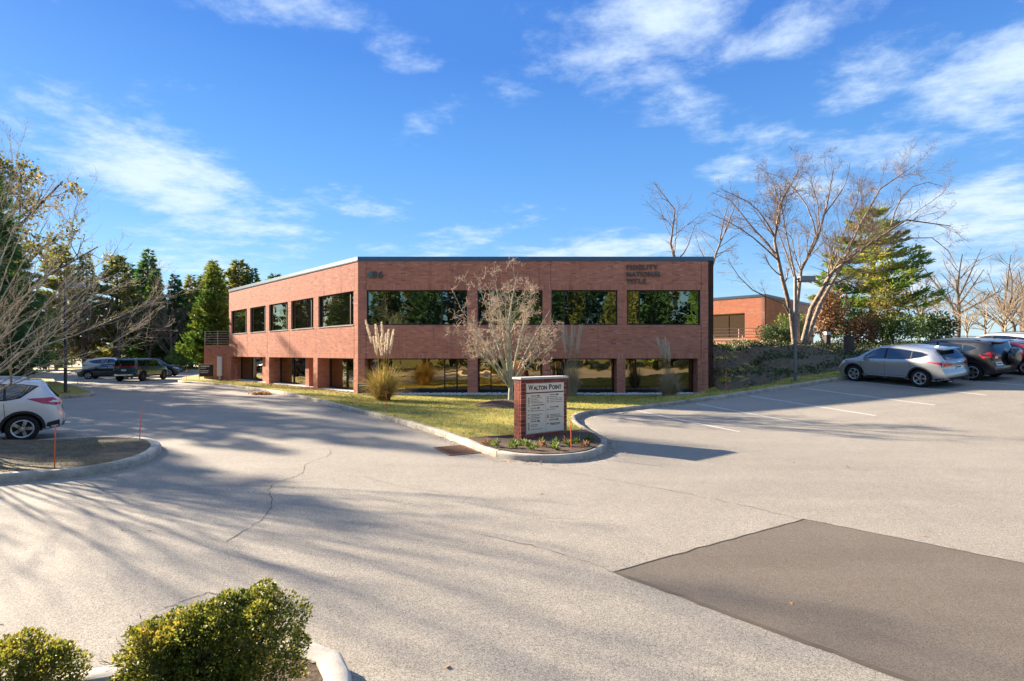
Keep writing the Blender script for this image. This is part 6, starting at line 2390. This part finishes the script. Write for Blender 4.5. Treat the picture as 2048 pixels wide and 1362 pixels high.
pw = PX1 - PX0 - .018
hz = PZ1 - hd_h + .062
big, sml = .198, .152
x0 = PX0 + .075
o1 = sign_text('W', x0, hz, big, M['sign_ink'], .006, 1.0, fit=.172)
o2 = sign_text('ALTON', x0 + .178, hz, sml, M['sign_ink'], .006, 1.02, fit=.475)
o3 = sign_text('P', x0 + .71, hz, big, M['sign_ink'], .006, 1.0, fit=.098)
o4 = sign_text('OINT', x0 + .826, hz, sml, M['sign_ink'], .006, 1.02, fit=.345)
# the directory: headings are readable in the photo, tenants only as grey dashes
mid = PX0 + .012 + pw * .505
tz1 = PZ1 - hd_h - .035
th = tz1 - PZ0
ln_ = MB()
ln_.box(mid - .002, mid + .002, -.0112, -.0095, PZ0 + .03, tz1 - .03)
ln_.build('divider', [M['sign_ink_soft']], sign)
rg = np.random.default_rng(31)


def zrow(f):
    return tz1 - th * f


def heading(x, f, num):
    sign_text('BUILDING', x, zrow(f), .050, M['sign_ink_soft'], .0, 1.05, fit=.19)
    sign_text(num, x + .22, zrow(f) - .003, .056, M['sign_ink'], .002, 1.0, fit=.09)


def row_dash(x, f, w, suite=True, soft=True):
    b = MB()
    if suite:
        b.box(x, x + .062, -.0118, -.0098, zrow(f), zrow(f) + .022, 0)
    xx = x + .105
    end = x + .105 + w
    while xx < end:
        l = rg.uniform(.018, .07)
        b.box(xx, min(xx + l, end), -.0118, -.0098, zrow(f) + .003, zrow(f) + .019, 1)
        xx += l + .012
    b.build('tenant_line', [M['sign_ink_soft'], M['sign_ink_soft']], sign)


lx, rx = PX0 + .055, mid + .04
heading(lx + .10, .075, '482')
for f, w in ((.12, .38), (.165, .22), (.205, .28), (.245, .42)):
    row_dash(lx, f, w)
row_dash(lx, .315, .05)
b = MB()
b.box(lx + .16, lx + .57, -.0122, -.0098, zrow(.305), zrow(.305) + .022)
b.build('tenant_line', [M['sign_olive']], sign)
heading(lx + .10, .385, '484')
for f, w in ((.435, .05), (.45, .45), (.54, .40), (.575, .30), (.62, .33), (.655, .29)):
    row_dash(lx, f, w, f in (.435, .54, .62))
heading(lx + .10, .715, '486')
for f, w in ((.76, 0), (.80, .24), (.84, .22), (.88, 0), (.915, .40)):
    row_dash(lx, f, w)
heading(rx + .10, .065, '488')
for f, w in ((.115, .26), (.16, .46), (.205, .46), (.25, .46)):
    row_dash(rx, f, w)
heading(rx + .10, .385, '490')
row_dash(rx, .44, .20)
for f, w in ((.58, .37), (.615, .40), (.65, .46)):
    row_dash(rx, f, w)
heading(rx + .10, .715, '492')
row_dash(rx, .80, .0)
sign_text('MARCUM', rx + .105, zrow(.835), .085, M['sign_ink'], .0, .92, fit=.36)

# ------------------------------------------------------------------ lamp posts
def lamp_post(label, loc, h, dirx, mat):
    o = thing('lamp_post', label, 'lamp post', loc, 0, 'lot lamps')
    t = MB()
    r_ = .062
    t.box(-r_, r_, -r_, r_, -.2, h)
    new_obj('post', bevel_obj_mesh(t.mesh('post'), .015), o, [mat])
    t = MB()
    t.box(-.16, .16, -.16, .16, .0, .03)
    for a in (-1, 1):
        for b in (-1, 1):
            t.lathe([(.018, .03), (.018, .06), (.001, .06)], 6, 'z', 0, (a * .12, b * .12, 0))
    t.build('base_plate', [mat], o)
    t = MB()
    x0, x1 = (.0, .22) if dirx > 0 else (-.22, .0)
    t.box(x0, x1, -.03, .03, h - .16, h - .08)
    t.build('arm', [mat], o)
    t = MB()
    a, b = (.12, .88) if dirx > 0 else (-.88, -.12)
    t.hexa([(a, -.22, h - .24), (b, -.22, h - .24), (b, .22, h - .24), (a, .22, h - .24), (a + .02, -.20, h + .02), (b - .02, -.20, h + .02), (b - .02, .20, h + .02), (a + .02, .20, h + .02)])
    hd_ = new_obj('lamp_head', bevel_obj_mesh(t.mesh('lamp_head'), .02), o, [M['lamp_head']])
    t = MB()
    t.box(a + .08, b - .08, -.16, .16, h - .252, h - .242)
    t.build('lens', [M['lamp_lens']], hd_)
    return o


lamp_post('grey square lamp post with box head at the right kerb', (13.5, 25.35, lz(13.5, 25.35)), 4.95, 1, M['pole_grey'])
lamp_post('dark square lamp post on the left grass island', (-25.1, 29.9, .13), 6.15, 1, M['pole_dark'])

# ------------------------------------------------------------------ marker stakes
def stake(label, x, y, z, h, mat, lean=(0, 0)):
    t = MB()
    t.tube([(0, 0, -.25), (lean[0] * .5, lean[1] * .5, h * .5), (lean[0], lean[1], h)], .011, 7)
    t.tube([(lean[0] * .8, lean[1] * .8, h * .80), (lean[0] * .98, lean[1] * .98, h * .97)], .0125, 7, 1)
    return t.build('marker_stake', [mat, M['stake_pink']], None, loc=(x, y, z), label=label, cat='stake', group='kerb marker stakes')


stake('orange stake at the front of the near left island', -8.85, 10.28, .12, .82, M['stake_orange'], (.03, 0))
stake('pink-orange stake at the back tip of the near left island', -9.55, 13.62, .12, .84, M['stake_pink'], (.07, 0))
stake('thin orange stake at the lamp island tip', -23.35, 28.6, .12, .98, M['stake_orange'], (-.02, 0))
stake('orange stake behind the curb below the first pampas clump', -4.75, 20.2, lz(-4.75, 20.2) - .02, .80, M['stake_orange'], (-.03, 0))
stake('orange stake in the planted bed before the directory sign', 1.36, 12.15, lz(1.36, 12.15), .66, M['stake_orange'], (-.02, .02))
stake('orange stake by the right curb in front of the ivy bank', 9.35, 23.25, lz(9.35, 23.25) - .02, .98, M['stake_orange'], (0, 0))
stake('orange stake on the lawn near the far left brick pier', -21.9, 42.2, lz(-21.9, 42.2), 1.0, M['stake_orange'], (.03, 0))
stake('pink-orange stake at the far tip of the lawn beside the drive', -26.1, 42.6, .12, 1.0, M['stake_pink'], (.05, 0))

# ------------------------------------------------------------------ small panels, mailbox, bollards, drain
def panel_sign(label, loc, rz, w, h, z0, rows_, left_white=True):
    o = thing('panel_sign', label, 'sign', loc, rz, 'small black panel signs')
    t = MB()
    t.box(-w / 2, w / 2, -.02, .02, z0, h)
    t.build('panel', [M['black_panel']], o)
    for s_ in (-1, 1):
        t = MB()
        t.box(s_ * w / 2 - (.03 if s_ < 0 else -.004), s_ * w / 2 + (.03 if s_ > 0 else -.004), -.03, .03, -.2, h + .02)
        t.build('post', [M['post_white'] if (s_ < 0 and left_white) else M['black_panel']], o)
    t = MB()
    t.box(-w / 2 - .03, w / 2 + .03, -.031, .031, h + .021, h + .04)
    t.build('top_trim', [M['post_white']], o)
    for (x0, x1, z, hh) in rows_:
        t = MB()
        xx = x0
        rg_ = np.random.default_rng(int(z * 1000))
        while xx < x1:
            l = rg_.uniform(.05, .12)
            t.box(xx, min(xx + l, x1), -.0225, -.0205, z, z + hh)
            xx += l + .02
        t.build('print_line', [M['panel_print']], o)
    return o


panel_sign('low black panel sign with white edge at the near corner pier', (-8.0, 29.2, .03), 0.0, .9, .62, .10, [(-.40, .40, .50, .07)])
panel_sign('tall black panel sign with white post at the far left end of the office', (-25.3, 44.0, .05), .25, 1.0, 1.35, .35, [(-.42, .25, 1.16, .10), (-.42, .0, 1.02, .05), (-.42, .2, .80, .06), (-.42, .15, .66, .05)])

mbx = thing('mailbox', 'blue street mailbox on legs at the far verge', 'mailbox', (-62.3, 70.9, .12), .15)
t = MB()
pr = [(-.42, .45), (.42, .45), (.42, 1.25)] + [(.42 * math.cos(a), 1.25 + .32 * math.sin(a)) for a in np.linspace(.15, math.pi - .15, 9)] + [(-.42, 1.25)]
vs = [(p[0], -.36, p[1]) for p in pr] + [(p[0], .36, p[1]) for p in pr]
n_ = len(pr)
t.add(vs, [tuple(range(n_)), tuple(range(2 * n_ - 1, n_ - 1, -1))] + [((i + 1) % n_, i, n_ + i, n_ + (i + 1) % n_) for i in range(n_)])
t.build('box', [M['mail_blue']], mbx)
for a in (-.33, .33):
    for b in (-.28, .28):
        t = MB()
        t.box(a - .05, a + .05, b - .05, b + .05, -.05, .46)
        t.build('leg', [M['mail_blue']], mbx)
t = MB()
t.box(.02, .32, -.372, -.362, .72, .98)
t.build('decal', [M['panel_print']], mbx)
t = MB()
t.box(-.3, .3, -.40, -.36, 1.22, 1.30)
t.build('pull_handle', [M['dark_steel']], mbx)


def bollard(label, x, y, h, w, tape):
    z = lz(x, y)
    o = thing('bollard', label, 'bollard', (x, y, z), 0, 'dark bollards on the bank')
    t = MB()
    t.box(-w / 2, w / 2, -w / 2, w / 2, -.3, h)
    new_obj('post', bevel_obj_mesh(t.mesh('post'), .02), o, [M['wood_post']])
    t = MB()
    if tape:
        t.box(-w / 2 - .004, w / 2 + .004, -w / 2 - .004, w / 2 + .004, h - .26, h - .06)
        t.build('reflector', [M['panel_print']], o)
    else:
        t.box(-w / 2 - .01, w / 2 + .01, -w / 2 - .01, w / 2 + .01, h, h + .03)
        t.build('cap', [M['dark_steel']], o)
    return o


bollard('dark post with pale reflector among tan shrubs', 21.7, 36.6, 1.3, .30, True)
bollard('dark block post just behind the silver crossover bonnet', 19.9, 31.4, 1.1, .40, False)

dr = thing('storm_drain', 'rusty storm drain grate set against the curved curb', 'drain', (-1.34, 12.85, .0), math.atan2(-1.85, .93))
t = MB()
t.box(-.55, .55, -.36, .36, -.2, .006)
t.build('pit', [M['dark_steel']], dr)
for s_ in (-1, 1):
    t = MB()
    t.box(-.58, .58, s_ * .36 - .035, s_ * .36 + .035, -.05, .016)
    t.build('frame', [M['rust']], dr)
    t = MB()
    t.box(s_ * .56 - .03, s_ * .56 + .03, -.32, .32, -.05, .0155)
    t.build('frame', [M['rust']], dr)
for k in range(13):
    x = -.47 + k * .0785
    t = MB()
    t.box(x - .02, x + .02, -.325, .325, -.03, .013)
    t.build('bar', [M['rust']], dr)

# ------------------------------------------------------------------ pampas grass
def pampas(label, loc, seed, hgt, plumes, blades, blade_mat, stem_mat, tuft_h, tuft_r, lean):
    rng = np.random.default_rng(seed)
    o = thing('pampas_grass', label, 'grass clump', loc, 0, 'pampas clumps before the office')
    # arching blades
    m = 6
    a = rng.uniform(0, 2 * math.pi, blades)
    ln = tuft_h * rng.uniform(.30, 1.25, blades)
    sp_ = tuft_r * rng.uniform(.05, 1.0, blades) ** 1.0
    s = np.linspace(0, 1, m)
    P = np.zeros((blades, m, 3))
    r0 = .30 * np.sqrt(rng.random(blades))
    rr = r0[:, None] + sp_[:, None] * s[None] ** 1.9
    P[:, :, 0] = np.cos(a)[:, None] * rr
    P[:, :, 1] = np.sin(a)[:, None] * rr
    droop = (sp_ / tuft_r) * rng.uniform(.1, .95, blades)
    P[:, :, 2] = ln[:, None] * (s[None] * 1.12 - droop[:, None] * s[None] ** 3.2)
    P[:, :, 2] = np.maximum(P[:, :, 2], .015 + .02 * rng.random((blades, 1)))
    P += rng.normal(0, .012, P.shape)
    Rd = np.full((blades, m), .012) * np.linspace(1.1, .35, m)[None]
    sv = unit(np.column_stack([-np.sin(a) + rng.normal(0, .5, blades), np.cos(a) + rng.normal(0, .5, blades), np.zeros(blades)]))[:, None, :] * Rd[:, :, None]
    V = np.stack([P - sv, P + sv], 2).reshape(-1, 3)
    ii = np.arange(blades * m * 2).reshape(blades, m, 2)
    F = np.stack([ii[:, :-1, 0], ii[:, :-1, 1], ii[:, 1:, 1], ii[:, 1:, 0]], -1).reshape(-1, 4)
    new_obj('blades', np_mesh('blades', V, F, True, np.repeat(rng.random(blades), m - 1)), o, [blade_mat])
    # stems with feathery plumes
    for k in range(plumes):
        h = hgt * rng.uniform(.78, 1.02)
        aa = rng.uniform(0, 2 * math.pi)
        off = np.array([lean[0] * h * rng.uniform(.7, 1.2) + ((k + .5) / plumes - .5) * .30 * h + rng.normal(0, .02) * h, lean[1] * h + math.sin(aa) * .10 * h * rng.uniform(.2, 1)])
        b = np.array([math.cos(aa), math.sin(aa)]) * .12
        pts = [(b[0], b[1], 0), (b[0] + off[0] * .35, b[1] + off[1] * .35, h * .5), (b[0] + off[0] * .72, b[1] + off[1] * .72, h * .8), (b[0] + off[0], b[1] + off[1], h)]
        pts = resample(pts, 8)
        st = MB()
        st.tube(pts, list(np.linspace(.014, .006, 8)), 5)
        so = st.build('stem', [stem_mat], o, smooth=True)
        n = 420
        q = rng.random(n)
        i0 = np.minimum((5.4 + q * 1.6).astype(int), 6)
        base = pts[5] + (pts[7] - pts[5]) * (q * 1.0)[:, None]
        d = unit(pts[7] - pts[5])
        fat = .046 * np.sin(np.clip(q ** .8 * .9 + .08, 0, 1) * math.pi) ** .8 + .004
        dd = unit(rng.normal(size=(n, 3)))
        C = base + dd * (fat * rng.random(n))[:, None]
        V, F = leaf_cards(C, d * 1.5 + dd * .6 + np.array([lean[0] * .5, 0, 0]), .12, .012, seed + k)
        new_obj('plume', np_mesh('plume', V, F, False, rng.random(n)), so, [M['plume']])
    return o


pampas('golden pampas clump with tall cream plumes at the left corner', (-6.15, 25.4, lz(-6.15, 25.4) - .02), 5, 3.75, 12, 1700, M['pampas_blade'], M['pampas_blade'], 1.35, 1.45, (-.035, 0))
pampas('pale pampas clump half hidden behind the ornamental tree', (3.15, 28.3, lz(3.15, 28.3) - .02), 6, 3.7, 12, 450, M['pampas_pale'], M['pampas_pale'], 1.6, .55, (.01, 0))
pampas('grey pampas clump before the rightmost lower window', (8.05, 27.2, lz(8.05, 27.2) - .02), 7, 3.05, 9, 750, M['pampas_pale'], M['pampas_pale'], 1.15, .75, (-.13, 0))

# ------------------------------------------------------------------ bed plants round the sign
spots = [(-.62, 12.75), (-.38, 12.45), (.05, 12.35), (.35, 12.75), (.48, 12.1), (.72, 12.65), (.98, 12.1), (1.05, 12.75), (1.35, 12.6), (.25, 12.95), (1.72, 12.55), (1.62, 13.1), (.72, 12.95), (1.95, 13.3), (.02, 12.9), (1.35, 13.15)]
place_w = ['nearest the left curb', 'second from the left in the bed', 'in the front row of the bed, left of the middle', 'before the left end of the sign', 'in the very front of the bed', 'before the middle of the sign', 'front right of the middle', 'before the right part of the sign', 'beside the orange stake', 'close against the sign, left part', 'right of the orange stake', 'at the right side of the bed', 'close against the sign, middle', 'rightmost in the bed', 'at the left foot of the sign', 'close against the sign, right part']
for i, (x, y) in enumerate(spots):
    rng = np.random.default_rng(700 + i)
    n = 46
    h = rng.uniform(.10, .19)
    d = unit(rng.normal(size=(n, 3)))
    d[:, 2] = np.abs(d[:, 2])
    C = d * np.array([.09, .09, h]) * rng.random((n, 1))
    V, F = leaf_cards(C, d + np.array([0, 0, .4]), .10, .035, 700 + i)
    new_obj('bedding_plant', np_mesh('bedding_plant', V, F, False, rng.random(n)), None, [M['leaf_green'] if i % 5 else M['leaf_brown']], loc=(x, y, lz(x, y) + .02), label='small %s bedding plant %s' % ('green' if i % 5 else 'tan withered', place_w[i]), cat='plant', group='bedding plants round the sign')

# ------------------------------------------------------------------ stuff: grass, leaves, gravel, ivy
def scatter(poly, n, seed, extra=None):
    rng = np.random.default_rng(seed)
    P = np.array(poly)
    lo, hi = P.min(0), P.max(0)
    xy = lo + (hi - lo) * rng.random((n, 2))
    ok = in_poly(xy[:, 0], xy[:, 1], P)
    if extra is not None:
        ok &= extra(xy[:, 0], xy[:, 1])
    return xy[ok], rng


def blades(name, poly, n, seed, zf, h, w, label, mat, extra=None, clump=True):
    xy, rng = scatter(poly, n, seed, extra)
    if clump:
        xy = xy + rng.normal(0, .02, xy.shape)
    z = zf(xy[:, 0], xy[:, 1])
    k = len(xy)
    C = np.column_stack([xy, z - .01])
    D = unit(np.column_stack([rng.normal(0, .55, k), rng.normal(0, .55, k), np.ones(k)]))
    S = unit(np.column_stack([rng.normal(size=k), rng.normal(size=k), np.zeros(k)]))
    hh = (h * rng.uniform(.5, 1.4, k))[:, None]
    V = np.stack([C - S * w / 2, C + S * w / 2, C + D * hh], 1).reshape(-1, 3)
    F = np.arange(3 * k).reshape(k, 3)
    new_obj(name, np_mesh(name, V, F, False, rng.random(k)), None, [mat], label=label, cat='grass', kind='stuff')


notbed = lambda x, y: ~in_poly(x, y, SIGNBED) & ~in_poly(x, y, GRAVEL) & ~in_poly(x, y, BANK) & (np.hypot(x + .25, y - 22.3) > 1.15)
near_lawn = [p for p in LAWN if p[1] < 31] + [(11.5, 30.2), (-8.9, 30.3)]
blades('lawn_grass', [tuple(p) for p in LAWN if True], 420000, 41, lz, .085, .022, 'short yellowing winter grass on the lawn', M['grass_blade'],
       lambda x, y: notbed(x, y) & (y < 30.3 + np.maximum(0, -8.9 - x)) & (x < 17) & (y < 44))
blades('island_grass', [tuple(p) for p in offset_line(ISLE, .2, True)], 30000, 42, isle_z, .05, .011, 'sparse grass on the bare near-left island', M['grass_blade'],
       lambda x, y: (np.sin(x * 2.3 + y) + np.sin(y * 3.1 - x * 1.3) > .35) | (y < 10.4 + .5 * (x + 9)))
blades('lamp_island_grass', [tuple(p) for p in offset_line(ISLE2, .2, True)], 26000, 43, flatz(.135), .06, .02, 'green grass on the lamp island', M['grass_blade'], lambda x, y: x > -38)


def litter(name, poly, n, seed, zf, size, label, extra=None, lift=.012):
    xy, rng = scatter(poly, n, seed, extra)
    k = len(xy)
    C = np.column_stack([xy, zf(xy[:, 0], xy[:, 1]) + lift])
    D = np.column_stack([rng.normal(size=k), rng.normal(size=k), rng.normal(0, .18, k)])
    V, F = leaf_cards(C, D, size, size * .6, seed, .75)
    new_obj(name, np_mesh(name, V, F, False, rng.random(k)), None, [M['litter']], label=label, cat='leaves', kind='stuff')


strip = [(-9.3, 29.2), (-24.5, 44.4), (-24.0, 45.2), (-8.6, 30.3)]
litter('fallen_leaves', strip, 9000, 51, lz, .12, 'rust-brown leaves drifted along the foot of the sunlit side', lift=.085)
litter('lawn_leaves', [tuple(p) for p in LAWN], 12000, 52, lz, .095, 'scattered brown leaves on the lawn', lambda x, y: notbed(x, y) & (y < 30 + np.maximum(0, -8.9 - x)) & (x < 16) & (y < 42) & (np.sin(x * 1.1 + 2) + np.sin(y * .9 + x * .4) > -.2), .085)
lot_poly = [(-12, 3.5), (16, 3.5), (22, 20), (3, 19.5), (3, 12), (0, 10.5), (-2.5, 13), (-12, 26), (-20, 34), (-24, 38), (-20, 24), (-7, 14), (-7, 9)]
litter('lot_leaves', lot_poly, 260, 53, gz, .055, 'a few dry leaves lying on the asphalt', None, .012)
rng = np.random.default_rng(54)
C = np.column_stack([rng.normal(-14.1, .28, 260), rng.normal(30.0, .22, 260), np.abs(rng.normal(.03, .045, 260)) + .012])
V, F = leaf_cards(C, rng.normal(size=(260, 3)), .12, .08, 54, .3)
new_obj('leaf_pile', np_mesh('leaf_pile', V, F, False, rng.random(260)), None, [M['litter']], label='small pile of brown leaves in the gutter of the drive', cat='leaves', kind='stuff')

gl = offset_line(CURB, -.14)
gl = gl[(gl[:, 0] > -25) & (gl[:, 0] < 17)]
gk = rng.integers(0, len(gl), 900)
gp = gl[gk] + rng.normal(0, .16, (900, 2))
okg = ~in_poly(gp[:, 0], gp[:, 1], [tuple(p) for p in offset_line(CURB, -.02)] + [(46, 60), (-33, 60)])
gp = gp[okg]
C = np.column_stack([gp, gz(gp[:, 0], gp[:, 1]) + .012])
V, F = leaf_cards(C, np.column_stack([rng.normal(size=(len(gp), 2)), rng.normal(0, .2, len(gp))]), .055, .032, 55, .7)
new_obj('gutter_leaves', np_mesh('gutter_leaves', V, F, False, rng.random(len(gp))), None, [M['litter']], label='leaf crumbs gathered in the gutter along the lawn curb', cat='leaves', kind='stuff')

# white river stones in the bed along the facade
xy, rng = scatter(GRAVEL, 5200, 61, lambda x, y: y < 30.4)
ico = bmesh.new()
bmesh.ops.create_icosphere(ico, subdivisions=1, radius=1)
iv = np.array([v_.co for v_ in ico.verts])
if_ = np.array([[v_.index for v_ in f.verts] for f in ico.faces])
ico.free()
k = len(xy)
sc = rng.uniform(.035, .085, (k, 1, 1)) * np.stack([rng.uniform(.8, 1.4, k), rng.uniform(.8, 1.3, k), rng.uniform(.5, .85, k)], 1)[:, None, :]
rot = rng.uniform(0, 6.28, k)
Vs = iv[None] * (1 + rng.normal(0, .10, (k, len(iv), 1))) * sc
c_, s_ = np.cos(rot)[:, None], np.sin(rot)[:, None]
Vr = np.stack([Vs[:, :, 0] * c_ - Vs[:, :, 1] * s_, Vs[:, :, 0] * s_ + Vs[:, :, 1] * c_, Vs[:, :, 2]], -1)
Vr += np.column_stack([xy, lz(xy[:, 0], xy[:, 1]) + .03])[:, None, :]
Ff = (if_[None] + (np.arange(k) * len(iv))[:, None, None]).reshape(-1, 3)
new_obj('river_stones', np_mesh('river_stones', Vr.reshape(-1, 3), Ff, True), None, [M['stone_white']], label='bed of white river stones along the office front', cat='stones', kind='stuff')

# ivy and ground cover on the bank
def ivy():
    xy, rng = scatter(BANK, 4600, 71)
    f = np.sin(xy[:, 0] * 1.3 + 1.1 * np.sin(xy[:, 1] * .9)) + np.sin(xy[:, 1] * 1.7 - xy[:, 0] * .6) + rng.normal(0, .6, len(xy))
    xy = xy[f > -.35]
    k = len(xy)
    per = 8
    hgt = rng.uniform(.05, .34, k)
    C = np.repeat(np.column_stack([xy, lz(xy[:, 0], xy[:, 1]) + .04]), per, 0) + rng.normal(0, .14, (k * per, 3)) * np.array([1, 1, 0])
    C[:, 2] += np.repeat(hgt, per) * rng.random(k * per)
    D = rng.normal(size=C.shape) + np.array([0, -.3, .5])
    V, F = leaf_cards(C, D, .13, .10, 71)
    new_obj('ivy_cover', np_mesh('ivy_cover', V, F, False, rng.random(len(F))), None, [M['leaf_ivy']], label='dark ivy and ground cover on the shaded bank', cat='ivy', kind='stuff')


ivy()
